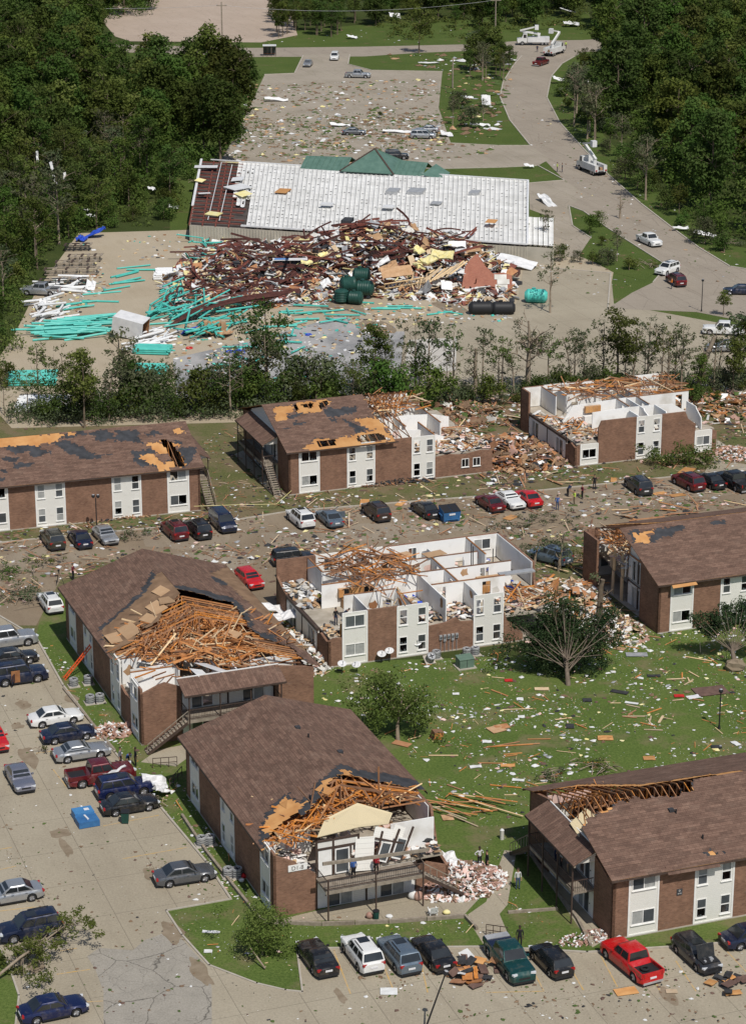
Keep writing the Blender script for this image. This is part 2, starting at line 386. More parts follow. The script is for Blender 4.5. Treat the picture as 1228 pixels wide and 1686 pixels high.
def leaf_mat(name,a,b,c,rnd=.3,trans=.25,scale=.35):
    t=NT(name); p=t.coord('world'); k=t.ramp(t.noise(p,scale,4,.7),[(.28,a),(.5,b),(.75,c)])
    oi=t.n('ShaderNodeObjectInfo').outputs['Random']; hs=t.n('ShaderNodeHueSaturation'); t.l(k,hs.inputs['Color'])
    t.l(t.math('ADD',t.math('MULTIPLY',oi,2*rnd),1-rnd),hs.inputs['Value']); t.l(t.math('ADD',t.math('MULTIPLY',t.math('FRACT',t.math('MULTIPLY',oi,7.3)),.07),.455),hs.inputs['Hue'])
    k=hs.outputs[0]; t.done(k,.75,0,.12)
    tr=t.n('ShaderNodeBsdfTranslucent'); t.l(k,tr.inputs['Color']); ms=t.n('ShaderNodeMixShader'); ms.inputs[0].default_value=trans
    out=[n for n in t.t.nodes if n.type=='OUTPUT_MATERIAL'][0]
    t.l(t.b.outputs[0],ms.inputs[1]); t.l(tr.outputs[0],ms.inputs[2]); t.l(ms.outputs[0],out.inputs[0]); return t.m
M_LEAFD=leaf_mat('dark_leaves',(.036,.066,.011),(.064,.102,.019),(.112,.148,.034),.45,.3)
M_LEAFM=leaf_mat('mid_leaves',(.05,.085,.016),(.08,.12,.026),(.125,.16,.048),.32,.3)
M_LEAFL=leaf_mat('light_leaves',(.06,.105,.02),(.09,.14,.03),(.13,.17,.05),.25)
M_LEAFG=leaf_mat('grey_green_leaves',(.05,.07,.03),(.085,.105,.05),(.13,.15,.085),.25)
M_LEAFC=leaf_mat('cedar_needles',(.020,.042,.014),(.036,.06,.022),(.065,.085,.035),.15,.1)
M_BARKG=speck('grey_brown_bark',(.13,.10,.075),(.22,.175,.135),3,.95,'world',bump=.3)
M_PLYD=speck('brown_weathered_decking',(.15,.09,.052),(.27,.17,.10),.9,.85,'obj',detail=6)
# ================================================================== ground, roads, lots
def sheet(name, pts, z, mat):
    o=MB().sheet(PX(pts), z).build(name, mat, recalc=False)
    if o.data.polygons[0].normal.z<0: o.data.flip_normals()
    return tag(o, kind='structure')
g=MB(); g.add([(-6000,-2500,0),(6000,-2500,0),(6000,9000,0),(-6000,9000,0)],[(0,1,2,3)])
tag(g.build('ground', M_FOREST), kind='structure')
sheet('rough_ground',[(-150,640),(20,690),(400,640),(1000,620),(1400,600),(1400,1080),(1000,1040),(520,1100),(380,960),(60,1060),(-150,1060)],.004,M_ROUGH)
sheet('verge',[(150,100),(300,70),(600,40),(970,20),(975,110),(940,160),(1000,230),(1100,330),(1190,400),(1400,450),(1400,600),(1000,560),(860,430),(280,390),(280,300)],.01,M_VERGE)
LAWN=[(60,1050),(105,1130),(190,1240),(265,1330),(340,1420),(380,1481),(274,1500),(300,1540),(345,1590),(423,1620),(470,1631),(498,1634),(489,1563),(805,1560),(966,1569),(1106,1560),(1300,1545),(1400,1535),(1400,985),(1000,1030),(850,1080),(560,1090),(520,1100),(490,1000),(380,960),(150,935),(70,1000)]
sheet('lawn',LAWN,.010,M_LAWN)
sheet('parking_lot',[(-300,1000),(0,1015),(60,1050),(105,1130),(190,1240),(265,1330),(340,1420),(380,1481),(274,1500),(300,1540),(345,1590),(423,1620),(470,1631),(498,1634),(489,1563),(805,1560),(966,1569),(1106,1560),(1300,1545),(1500,1530),(1500,2000),(-300,2000)],.016,M_CONC)
def crack_mat():
    t=NT('cracked_paving'); c=t.coord('world'); base=(.33,.315,.275)
    k=t.ramp(t.noise(c,.5,6,.65),[(.3,(.235,.21,.17)),(.7,(.34,.305,.25))])
    k=t.mix(.4,k,t.ramp(t.noise(c,8,4,.7),[(.3,(.2,.19,.165)),(.7,(.46,.43,.38))]))
    for sc,wd,am in ((.22,.010,.8),(.6,.012,.55)):
        v=t.n('ShaderNodeTexVoronoi', feature='DISTANCE_TO_EDGE'); v.inputs['Scale'].default_value=sc
        t.l(t.mix(.6,c,t.noise(c,.7,4,.6,'Color'),'ADD'),v.inputs['Vector'])
        mk=t.ramp(t.noise(t.mapping(c,loc=(sc*90,2,0)),.3,2),[(.42,(0,0,0)),(.5,(1,1,1))])
        k=t.mix(t.math('MULTIPLY',t.math('MULTIPLY',t.ramp(v.outputs['Distance'],[(0,(1,1,1)),(wd,(0,0,0))]),am),mk if sc>.5 else 1.0),k,(.05,.045,.038))
    return t.done(k,.9,0,.2)
M_CRACK=crack_mat()
sheet('paving_patch',[(144,1575),(164,1561),(219,1565),(239,1548),(270,1537),(301,1548),(335,1585),(349,1626),(349,1720),(340,1760),(175,1760),(171,1700),(171,1633),(158,1598)],.020,M_CRACK)
sheet('lawn_corner',[(-80,1550),(0,1562),(15,1590),(32,1640),(25,1700),(10,1760),(-80,1760)],.021,M_LAWN)
sheet('muddy_road',[(-200,915),(60,888),(380,858),(480,842),(800,817),(1000,797),(1300,765),(1500,745),(1500,815),(1300,838),(960,885),(890,905),(520,925),(500,1040),(420,990),(250,930),(150,925),(100,955),(60,1030),(-200,1030)],.013,M_MUD)
def soil(name,pts,z,mat): return sheet(name,pts,z,mat)
for i,pts in enumerate([[(230,875),(300,868),(380,880),(372,905),(300,905),(240,900)],[(430,878),(520,868),(600,862),(690,860),(770,852),(775,872),(690,882),(600,890),(520,900),(440,905)],
        [(960,812),(1100,796),(1228,785),(1230,812),(1100,826),(980,838)],[(0,915),(70,902),(140,900),(150,915),(60,940),(0,945)],[(250,915),(380,905),(420,925),(380,950),(300,935)]]):
    sheet('paving_patch',pts,.016+.0005*i,M_STALL)
sheet('gravel_yard',[(130,384),(330,378),(900,400),(1010,445),(1000,500),(870,640),(600,690),(20,705),(-40,640),(20,560),(60,480)],.012,M_YARD)
sheet('concrete_yard',[(660,545),(745,520),(850,500),(862,438),(1005,450),(1010,500),(1228,540),(1400,570),(1400,650),(640,665)],.017,M_CONC)
sheet('floor_slab',[(285,590),(420,560),(560,520),(604,545),(666,546),(655,645),(470,660),(290,655)],.019,M_WETSLAB)
sheet('floor_slab',[(672,560),(752,556),(750,610),(664,618)],.021,speck('pale_slab',(.44,.41,.36),(.52,.49,.44),.8,.85))
sheet('top_road',[(60,70),(300,76),(410,79),(600,77),(770,73),(862,67),(958,66),(990,64),(990,84),(958,86),(859,92),(770,84),(690,87),(600,93),(410,94),(200,86),(60,82)],.02,M_ROAD)
sheet('curved_road',[(862,67),(958,67),(958,84),(925,105),(907,126),(900,161),(921,202),(958,243),(1000,287),(1054,335),(1112,380),(1150,408),(1201,439),(1228,444),(1400,470),(1400,520),(1228,530),(1146,514),(1000,508),(1040,482),(1075,465),(1098,438),(1027,393),(1000,376),(960,348),(934,337),(929,297),(873,240),(839,198),(823,160),(828,135),(845,108)],.026,M_ROAD)
sheet('far_parking_lot',[(436,123),(485,121),(499,90),(576,88),(573,106),(612,116),(728,118),(722,178),(742,236),(820,240),(873,240),(905,262),(885,273),(820,275),(660,279),(340,288),(370,255),(405,190)],.03,M_FARLOT)
sheet('side_drive',[(870,302),(929,297),(965,322),(938,338),(942,372),(972,392),(950,425),(905,420),(912,360),(872,345)],.03,M_FARLOT)
sheet('top_parking_lot',[(170,36),(230,-60),(470,-60),(478,20),(490,58),(430,70),(215,68),(190,60)],.022,M_PINKLOT)
def kerb(pts, w=.17, h=.13, name='kerb', mat=M_KERB):
    P=PX(pts); mb=MB()
    for a,b in zip(P,P[1:]):
        a=a.copy(); b=b.copy(); a.z=b.z=h/2-.005; d=(b-a).normalized()*w*.45; mb.bar(a-d,b+d,w,h)
    return tag(mb.build(name,mat),kind='structure')
kerb([(0,1015),(60,1050),(105,1130),(190,1240),(265,1330),(340,1420),(380,1481)])
kerb([(380,1481),(274,1500),(300,1540),(345,1590),(423,1620),(470,1631),(498,1634),(489,1563)],.14,.1)
kerb([(489,1563),(805,1560),(966,1569),(1106,1560),(1300,1545)])
kerb([(-80,1550),(0,1562),(15,1590),(32,1640),(25,1700),(10,1760)],.14,.1)
kerb([(-200,915),(60,888),(380,858),(480,842),(800,817),(1000,797),(1300,765)])
kerb([(859,92),(845,108),(828,135),(823,160),(839,198),(873,240),(820,240),(742,236)],.25)
kerb([(958,86),(925,105),(907,126),(900,161),(921,202),(958,243),(1000,287),(1054,335),(1112,380),(1150,408),(1201,439),(1300,455)],.25)
kerb([(870,302),(929,297),(885,273),(820,276),(730,278)],.25)
kerb([(972,392),(942,372),(936,339),(960,348),(1000,376),(1027,393),(1098,438),(1075,465)],.22)
kerb([(862,438),(1005,450),(1000,510)],.22)
kerb([(436,123),(485,121),(499,92)],.25); kerb([(576,90),(573,106),(612,116),(728,118)],.25)
sheet('traffic_island_grass',[(934,340),(958,350),(1000,378),(1027,396),(1094,438),(1060,462),(1012,450),(965,425),(975,392),(944,372)],.034,M_VERGE)
sheet('verge_grass',[(742,280),(820,278),(885,275),(926,297),(870,302),(780,290)],.034,M_VERGE)
def line(a,b,w=.11):
    A=G(*a,.024); B=G(*b,.024); d=(B-A).normalized(); n=Vector((-d.y,d.x,0))*w/2
    tag(MB().sheet([A-n,B-n,B+n,A+n],.024).build('parking_line',M_LINE),kind='structure')
for a,b in [((550,1566),(577,1636)),((622,1566),(650,1636)),((688,1566),(704,1634)),((860,1564),(895,1632)),((895,1632),(800,1634)),((925,1570),(960,1630)),((989,1574),(1016,1625)),((1056,1570),(1085,1630)),((1112,1582),(1145,1632)),((1190,1560),(1228,1600)),
    ((-20,1436),(27,1426)),((202,1414),(308,1395)),((97,1566),(127,1561)),((94,1604),(149,1596)),((40,1655),(170,1648)),((88,1267),(110,1295)),((60,1215),(110,1206)),((-10,1400),(20,1395)),((0,1500),(60,1493)),((170,1360),(262,1342)),((60,1240),(100,1235))]: line(a,b)
# mud stains and gutter dirt on the paving, each its own flat patch
def blob(name,c,r,mat,z,seed,asp=.5,n=26):
    P=G(*c); rr=random.Random(seed); a0=rr.random()*6
    pts=[]
    for k in range(n):
        a=2*PI*k/n; q=r*(1+.55*nz(math.cos(a)*1.4+seed*3.1,math.sin(a)*1.4))
        x,y=q*math.cos(a),q*asp*math.sin(a); t=math.radians(110)
        pts.append((P.x+x*math.cos(t)-y*math.sin(t),P.y+x*math.sin(t)+y*math.cos(t)))
    return tag(MB().sheet(pts,z).build(name,mat),kind='structure')
for i,(c,r,a) in enumerate([((48,1245),2.4,.25),((100,1372),.9,.9),((108,1395),1.6,.25),((250,1440),1.2,.5),((285,1535),1.6,.5),((40,1160),1.0,.6),((330,1600),2.2,.25),((60,1590),1.0,.7),((30,1196),.7,.8),((118,1150),1.1,.5),((1100,1640),1.2,.4),((560,1640),1.0,.3)]):
    blob('mud_stain',c,r,M_MUDSTAIN,.023+.0003*i,i,a)
for i,(c,r,a) in enumerate([((620,540),5,.4),((560,500),6,.5),((740,505),5,.35),((700,535),3,.3)]): blob('mud_stain',c,r,M_MUDSTAIN,.026+.001*i,40+i,a)
# ================================================================== apartment blocks
HT, SLOPE = 5.2, 0.333
def rect_cells(u0,u1,z0,z1,ops):
    """split a wall rectangle into boxes round its openings"""
    us=sorted({u0,u1,*[o[0] for o in ops],*[o[1] for o in ops]}); out=[]
    for a,b in zip(us,us[1:]):
        if b-a<1e-4 or a<u0-1e-4 or b>u1+1e-4: continue
        m=(a+b)/2; hs=sorted([(o[2],o[3]) for o in ops if o[0]<m<o[1]]); z=z0
        for (c,d) in hs:
            if c>z: out.append((a,b,z,min(c,z1)))
            z=max(z,d)
        if z<z1: out.append((a,b,z,z1))
    return out
class Apt:
    def __init__(s, name, label, cpx, ang, sg, L=24.0, W=15.5):
        c=G(*cpx); s.sg=sg; s.L=L; s.W=W; s.rnd=random.Random(name+label)
        s.o=empty(name,(c.x,c.y,0),math.radians(ang),label,'apartment building')
        s.c=c; s.a=math.radians(ang); s.n=0
        s.roof=None
    def mb(s): return MB(s.sg)
    def build(s, mb, name, mat, parent=None, **k): return mb.build(name, mat, parent or s.o, recalc=True, **k)
    def world(s,u,v,z): 
        y=s.sg*v; return Vector((s.c.x+u*math.cos(s.a)-y*math.sin(s.a), s.c.y+u*math.sin(s.a)+y*math.cos(s.a), z))
    def L2(s,p): # world -> u,v
        dx,dy=p[0]-s.c.x,p[1]-s.c.y; return (dx*math.cos(s.a)+dy*math.sin(s.a), s.sg*(-dx*math.sin(s.a)+dy*math.cos(s.a)))
    def at(s,px,py,z=HT): return s.L2(G(px,py,z))
    def zr(s,v): return HT+.12+SLOPE*min(v,s.W-v)
    def on_roof(s,px,py,side):
        """photo pixel -> (u,v) on roof slope: 0 = slope above v=0, 1 = the other one"""
        d=ray(px,py); lo,hi=1.0,2000.0
        o=Vector((0,0,CAM_H))
        def fz(t):
            q=o+d*t; u,v=s.L2(q); zz=HT+.12+SLOPE*(v if side==0 else s.W-v); return q.z-zz
        # linear in t
        f0,f1=fz(0),fz(100.0); t=-f0*100.0/(f1-f0); q=o+d*t; return s.L2(q)
    # ---- long walls
    def window(s, u0,u1,z0,z1, v, out, kind, broken=0, fmat=None):
        """frame part with pane sub-parts; out = -1 for the wall at v=0, +1 for the far one"""
        fmat=fmat or M_TRIMW; f=s.mb(); t=.06; va,vb=v+out*.035,v-out*.09
        for q in ((u0,u1,z0,z0+t),(u0,u1,z1-t,z1),(u0,u0+t,z0+t,z1-t),(u1-t,u1,z0+t,z1-t)): f.box(q[0],q[1],va,vb,q[2],q[3])
        mid=(u0+u1)/2; zm=(z0+z1)/2
        if kind=='slider': f.box(mid-.03,mid+.03,va-out*.01,vb+out*.01,z0+t,z1-t); halves=[(u0+t,mid-.03,z0+t,z1-t),(mid+.03,u1-t,z0+t,z1-t)]
        else: f.box(u0+t,u1-t,va-out*.01,vb+out*.01,zm-.03,zm+.03); halves=[(u0+t,u1-t,z0+t,zm-.03),(u0+t,u1-t,zm+.03,z1-t)]
        w=s.build(f,'window',fmat)
        sill=s.mb().box(u0-.06,u1+.06,v+out*.003,v+out*.10,z0-.06,z0-.005); s.build(sill,'sill',fmat,w)
        for i,h in enumerate(halves):
            r=s.rnd.random()
            if broken>r: 
                if s.rnd.random()<.5:   # shards left in the frame
                    sh=s.mb(); y=v-out*.02
                    for k in range(2):
                        x=s.rnd.uniform(h[0],h[1]-.25); q=s.rnd.uniform(.15,.4)
                        sh.add([(x,y,h[2]),(x+.3,y,h[2]),(x+.08,y,h[2]+q)],[(0,1,2)])
                    s.build(sh,'broken_pane',M_GLASS,w)
                continue
            m=M_BLIND if s.rnd.random()<.45 else M_GLASS
            s.build(s.mb().box(h[0],h[1],v-out*.02,v-out*.03,h[2],h[3]),'pane',m,w)
        return w
    def panel(s,u0,u1,kind,v,out,ztop=HT,broken=.3,fr=True,z0=0.0):
        """white clapboard bay with its windows"""
        ops=[]
        if kind=='corner': 
            for z in (.95,3.75): ops.append((u0+.22,u1-.22,z,z+1.15,'slider'))
        elif kind=='double':
            for z in (.55,3.25):
                ops.append((u0+.18,u0+.98,z,z+1.55,'hung')); ops.append((u1-.98,u1-.18,z,z+1.55,'hung'))
        elif kind=='low': ops.append((u0+.2,u1-.2,.9,2.0,'slider'))
        ops=[o for o in ops if o[3]<=ztop]
        m=s.mb()
        for (a,b,c,d) in rect_cells(u0,u1,z0+.12,ztop,ops): m.box(a,b,v,v-out*.14,c,d)
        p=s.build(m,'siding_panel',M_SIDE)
        t=s.mb()
        for x in (u0,u1): t.box(x-.07,x+.07,v+out*.002,v+out*.045,z0+.1,ztop)
        t.box(u0+.07,u1-.07,v+out*.002,v+out*.04,z0+.1,z0+.22)
        s.build(t,'corner_trim',M_TRIMW,p)
        for o in ops: s.window(o[0],o[1],o[2],o[3],v,out,o[4],broken)
        return ops
    def brick(s,u0,u1,v,out,top=None,z1=HT,name='brick_wall'):
        """straight or broken-topped brick wall piece along u at v"""
        pr=[(u0,0.0)]+([(a,b) for a,b in top] if top else [(u0,z1),(u1,z1)])+[(u1,0.0)]
        m=s.mb(); n=len(pr); vs=[(a,v,b) for a,b in pr]+[(a,v-out*.22,b) for a,b in pr]
        m.add(vs,[tuple(range(n)),tuple(range(n,2*n))[::-1]]+[(i,(i+1)%n,n+(i+1)%n,n+i) for i in range(n)])
        return s.build(m,name,M_BRICK)
    def endwall(s,v0,v1,top,u=0.0,inward=1,name='brick_end_wall',mat=None):
        """brick piece across the end: top = list of (v,z)"""
        pr=[(v0,0.0)]+list(top)+[(v1,0.0)]; n=len(pr); m=s.mb()
        m.add([(u,a,b) for a,b in pr]+[(u+inward*.24,a,b) for a,b in pr],[tuple(range(n)),tuple(range(n,2*n))[::-1]]+[(i,(i+1)%n,n+(i+1)%n,n+i) for i in range(n)])
        return s.build(m,name,mat or M_BRICK)
    def lining(s,u0,u1,v,out,ops,z0=2.75,z1=HT-.05):
        m=s.mb()
        for (a,b,c,d) in rect_cells(u0,u1,z0,z1,ops): m.box(a,b,v-out*.225,v-out*.30,c,d)
        return s.build(m,'inner_lining',M_DRY)
    def floor(s,u0=.3,u1=None,mat=None,z=2.6,th=.2,v0=.3,v1=None,name='upper_floor'):
        u1=u1 or s.L-.3; v1=v1 or s.W-.3
        s.build(s.mb().box(u0,u1,v0,v1,z-th+.1,z+.1),name,mat or M_FLOOR)
    def part(s,u0,v0,u1,v1,z0=2.72,z1=HT-.1,doors=(),plate=True,mat=None,top=None):
        """inner wall from (u0,v0) to (u1,v1), one of them constant"""
        m=s.mb(); al=abs(u1-u0)>abs(v1-v0); a,b=(min(u0,u1),max(u0,u1)) if al else (min(v0,v1),max(v0,v1)); k=v0 if al else u0
        if top:
            pr=[(a,z0)]+[(a+(b-a)*q,z) for q,z in top]+[(b,z0)]; n=len(pr)
            f=(lambda t,z,o: (t,k+o,z)) if al else (lambda t,z,o: (k+o,t,z))
            m.add([f(t,z,-.06) for t,z in pr]+[f(t,z,.06) for t,z in pr],[tuple(range(n)),tuple(range(n,2*n))[::-1]]+[(i,(i+1)%n,n+(i+1)%n,n+i) for i in range(n)])
        else:
            for (c,d,e,g) in rect_cells(a,b,z0,z1,[(a+q,a+q+.85,z0,z0+2.05) for q in doors]):
                m.box(c,d,k-.06,k+.06,e,g) if al else m.box(k-.06,k+.06,c,d,e,g)
        w=s.build(m,'partition_wall',mat or M_DRY)
        if z0>2 and s.rnd.random()<.55 and b-a>1.6:
            q0=s.rnd.uniform(a+.4,b-.9); zz=s.rnd.uniform(z0+.5,z1-.9); mt=s.rnd.choice((M_CARD,M_INS,M_DRYD,M_LUMD,M_DRYD))
            po=[(q0+.45*math.cos(2*PI*k/8)*s.rnd.uniform(.5,1.3),zz+.4+.5*math.sin(2*PI*k/8)*s.rnd.uniform(.5,1.3)) for k in range(8)]
            for sd in (-1,1):
                t=s.mb(); fs=[tuple(range(8)),tuple(range(8,16))[::-1]]+[(i,(i+1)%8,8+(i+1)%8,8+i) for i in range(8)]
                t.add([((x,k+sd*.066,z) if al else (k+sd*.066,x,z)) for x,z in po]+[((x,k+sd*.058,z) if al else (k+sd*.058,x,z)) for x,z in po],fs); s.build(t,'torn_patch',mt,w)
        if plate and not top:
            t=s.mb(); t.box(a,b,k-.075,k+.075,z1+.002,z1+.08) if al else t.box(k-.075,k+.075,a,b,z1+.002,z1+.08)
            s.build(t,'top_plate',M_LUMD,w)
        return w
    def plan(s,skip=(),tops={},plate=True,z1=HT-.1):
        """the four upper flats"""
        L,W=s.L,s.W; c=W/2; h=L/2
        p,q=4.1,8.3
        walls={'spine1':(2,c,h,c,(2.6,)),'spine2':(h,c,L-2,c,(6.5,)),'party1':(h,.3,h,c-.07,()),'party2':(h,c+.07,h,W-.3,()),
         'a1':(p,.3,p,4.2,()),'a2':(p,4.3,h-.07,4.3,(.6,4.6)),'a3':(q,.3,q,4.2,()),'a4':(q+.6,4.4,q+.6,c-.07,(1.2,)),
         'b1':(L-p,.3,L-p,4.2,()),'b2':(h+.07,4.3,L-p,4.3,(.6,5.2)),'b3':(L-q,.3,L-q,4.2,()),'b4':(L-q-.6,4.4,L-q-.6,c-.07,(1.2,)),
         'c1':(p,W-4.2,p,W-.3,()),'c2':(p,W-4.3,h-.07,W-4.3,(.6,4.6)),'c3':(q,W-4.2,q,W-.3,()),'c4':(q+.6,c+.07,q+.6,W-4.4,(1.2,)),
         'd1':(L-p,W-4.2,L-p,W-.3,()),'d2':(h+.07,W-4.3,L-p,W-4.3,(.6,5.2)),'d3':(L-q,W-4.2,L-q,W-.3,()),'d4':(L-q-.6,c+.07,L-q-.6,W-4.4,(1.2,))}
        for k,wl in walls.items():
            if k in skip: continue
            tp=tops.get(k)
            if tp is None and plate and not wl[4] and s.rnd.random()<.4:
                e=s.rnd.uniform(.55,.8); tp=[(0,5.1),(e,5.1),(e+.04,4.85),(e+.12,4.7),(.97,s.rnd.uniform(3.6,4.5)),(1,3.4)]
                if s.rnd.random()<.5: tp=[(1-a,b_) for a,b_ in tp[::-1]]
            s.part(wl[0],wl[1],wl[2],wl[3],doors=wl[4],top=tp,plate=plate,z1=z1)
    # ---- balcony end at u=0
    def entry(s, v0=3.3, v1=None, u=.1, upper=True, doors=True):
        v1=v1 or s.W-3.3; mid=(v0+v1)/2
        for z in ((0.0,2.7) if upper else (0.0,)):
            ops=[(v0+.9,v0+2.9,z+.05,z+2.15),(v1-2.9,v1-.9,z+.05,z+2.15)]; m=s.mb()
            for (a,b,c,d) in rect_cells(v0,v1,z+.02,z+2.5,ops): m.box(u,u+.14,a,b,c,d)
            e=s.build(m,'entry_wall',M_SIDE)
            for o in ops:
                f=s.mb(); t=.07
                for q in ((o[0],o[1],o[3]-t,o[3]),(o[0],o[0]+t,o[2],o[3]-t),(o[1]-t,o[1],o[2],o[3]-t),((o[0]+o[1])/2-.04,(o[0]+o[1])/2+.04,o[2],o[3]-t)): f.box(u-.03,u+.10,q[0],q[1],q[2],q[3])
                d=s.build(f,'patio_door',M_TRIMW)
                s.build(s.mb().box(u+.04,u+.05,o[0]+t,(o[0]+o[1])/2-.04,o[2],o[3]-t),'pane',M_GLASS,d)
                if s.rnd.random()<.6: s.build(s.mb().box(u+.04,u+.05,(o[0]+o[1])/2+.04,o[1]-t,o[2],o[3]-t),'pane',M_BLIND,d)
            for k,x in enumerate((v0+.45,v1-.45)):
                d=s.build(s.mb().box(u-.035,u-.004,x-.4,x+.4,z+.05,z+2.1),'door',M_TRIMW); s.build(s.mb().box(u-.09,u-.037,x+.25,x+.32,z+1.0,z+1.07),'handle',M_TRIMB,d)
            t=s.mb()
            for x in (v0+.03,mid,v1-.03): t.box(u-.05,u-.003,x-.07,x+.07,z+.02,z+2.5)
            t.box(u-.055,u-.005,v0,v1,z+2.36,z+2.52); s.build(t,'dark_trim',M_TRIMB,e)
    def balcony(s, v0=3.3, v1=None, depth=1.65, roof=True, stair=None, posts=4, rail=True, beam=True, roof_top=5.95):
        v1=v1 or s.W-3.3; u0=-depth
        b=s.mb().box(u0,.06,v0,v1,2.42,2.58); bal=s.build(b,'balcony_floor',M_WOODG)
        s.build(s.mb().box(u0-.06,u0-.003,v0-.06,v1+.06,2.34,2.62),'rim_board',M_WOODG,bal)
        pv=[v0+.08+(v1-v0-.16)*i/(posts-1) for i in range(posts)]
        for x in pv: s.build(s.mb().box(u0-.16,u0-.065,x-.05,x+.05,0,4.75 if (beam or roof) else 3.55),'post',M_TRIMB)
        if beam: s.build(s.mb().box(u0-.18,u0-.045,v0-.3,v1+.3,4.76,4.94),'beam',M_WOODG)
        if rail:
            r=s.mb(); 
            for z in (3.5,2.72): r.box(u0-.03,u0+.03,v0,v1,z,z+.06)
            n=int((v1-v0)/.14)
            for i in range(n): x=v0+(i+.5)*(v1-v0)/n; r.box(u0-.012,u0+.012,x-.012,x+.012,2.78,3.5)
            for x in (v0,v1): r.box(u0+.03,-.05,x-.02,x+.02,3.5,3.56)
            for i in range(8):
                q=u0+.1+i*(-.15-u0)/8
                for x in (v0,v1): r.box(q-.012,q+.012,x-.012,x+.012,2.6,3.5)
            s.build(r,'railing',M_TRIMB)
        if roof:
            zt,zb=roof_top,5.0; ua,ub=.05,u0-.28
            m=s.mb(); m.slab([(ub,v0-.35,zb),(ua,v0-.35,zt),(ua,v1+.35,zt),(ub,v1+.35,zb)],.09); rf=s.build(m,'balcony_roof',M_SHING)
            s.build(s.mb().box(ub-.03,ub-.002,v0-.36,v1+.36,zb-.16,zb+.01),'fascia',M_TRIMB,rf)
            s.build(s.mb().box(ua-.04,ua+.04,v0-.36,v1+.36,zt-.02,zt+.07),'flashing',M_TRIMW,rf)
            for x in (v0-.02,v1+.02): s.build(s.mb().slab([(ub+.3,x,zb-.13),(ua,x,zb-.13),(ua,x,zt-.12),(ub+.3,x,zb-.05)],.02),'roof_end',M_SIDE,rf)
        if stair is not None:
            d=1 if stair>0 else -1; x0=v1 if d>0 else v0; n=14; run=.26; rise=2.58/n
            um,uM=u0-.02,u0+.95
            for x in (um,uM):
                m=s.mb(); m.bar((x,x0,2.42),(x,x0+d*n*run,.06),.07,.24); s.build(m,'stair_stringer',M_TRIMB)
            for k in range(n):
                xx=x0+d*(k+.5)*run; zz=2.52-(k+.5)*rise; s.build(s.mb().box(um+.04,uM-.04,xx-.14,xx+.14,zz-.03,zz+.03),'stair_tread',M_WOODG)
            r=s.mb(); r.bar((um,x0,3.5),(um,x0+d*n*run,.98),.05,.06)
            for k in range(0,n+1,2): xx=x0+d*k*run; zz=2.5-k*rise; r.box(um-.02,um+.02,xx-.02,xx+.02,zz,zz+.96)
            s.build(r,'stair_rail',M_WOODG)
    def gable(s, u=0.02, v0=3.3, v1=None, mat=None, name='gable_wall', zb=HT):
        v1=v1 or s.W-3.3; c=s.W/2
        pr=[(v0,zb),(v0,s.zr(v0)-.2),(c,s.zr(c)-.2),(v1,s.zr(v1)-.2),(v1,zb)]; n=len(pr); m=s.mb()
        m.add([(u,a,b) for a,b in pr]+[(u+.12,a,b) for a,b in pr],[tuple(range(n)),tuple(range(n,2*n))[::-1]]+[(i,(i+1)%n,n+(i+1)%n,n+i) for i in range(n)])
        return s.build(m,name,mat or M_SIDE)
    # ---- roof
    def roofing(s, cut, u0=-.4, u1=None, ov=.55, step=.22, deck=None):
        """cut[side] = {'hole':[uv polys], 'deck':[...], 'felt':[...]}: decking, felt and shingle layers torn along ragged lines"""
        u1=u1 or s.L+.4; s.roof=bpy.data.objects.new('roof',None); col.objects.link(s.roof); s.roof.parent=s.o
        for side in (0,1):
            cu=cut.get(side,{}); nu=int((u1-u0)/step); nv=int((s.W/2+ov)/step)
            def hit(ps,u,v,amp,seed):
                uu=u+amp*nz(u*1.3+seed,v*1.3)+amp*.6*nz(u*4+seed,v*4); vv=v+amp*nz(u*1.3+9+seed,v*1.3)+amp*.6*nz(u*4+seed,v*4+5)
                return any(inpoly(uu,vv,p) for p in ps)
            for lay,(mat,off,th,nm) in enumerate(((deck or M_DECK,0,.025,'roof_decking'),(M_FELT,.03,.006,'roofing_felt'),(M_SHING,.042,.014,'shingles'))):
                ex=list(cu.get('hole',[]))
                if lay>=1: ex+=cu.get('deck',[])
                if lay>=2: ex+=cu.get('felt',[])
                amp=.10 if lay==0 else (.30 if lay==1 else .36)
                keep=np.ones((nu,nv),bool)
                for i in range(nu):
                    for j in range(nv):
                        u=u0+(i+.5)*(u1-u0)/nu; v=-ov+(j+.5)*(s.W/2+ov)/nv; vv=v if side==0 else s.W-v
                        if ex and hit(ex,u,vv,amp,lay*0.0): keep[i,j]=False
                        if lay==0 and keep[i,j] and cu.get('hole') and False: pass
                idx={}; m=s.mb(); vs=[]; fs=[]
                def vid(i,j,k):
                    key=(i,j,k)
                    if key not in idx:
                        inner=(0<i<nu and 0<j<nv); jit=.09 if (inner and lay>0) else (.03 if inner else 0)
                        u=u0+i*(u1-u0)/nu+jit*2*nz(i*.9,j*.9,lay*3+.3); v=-ov+j*(s.W/2+ov)/nv+jit*2*nz(i*.9+50,j*.9,lay*3+.3)
                        z=HT+.12+SLOPE*v+off+(th if k else 0)+(.02*nz(u*.5,v*.5,side*7) if lay else .02*nz(u*.5,v*.5,side*7))
                        if lay==0 and j==nv: v-=.005
                        idx[key]=len(vs); vs.append((u, v if side==0 else s.W-v, z))
                    return idx[key]
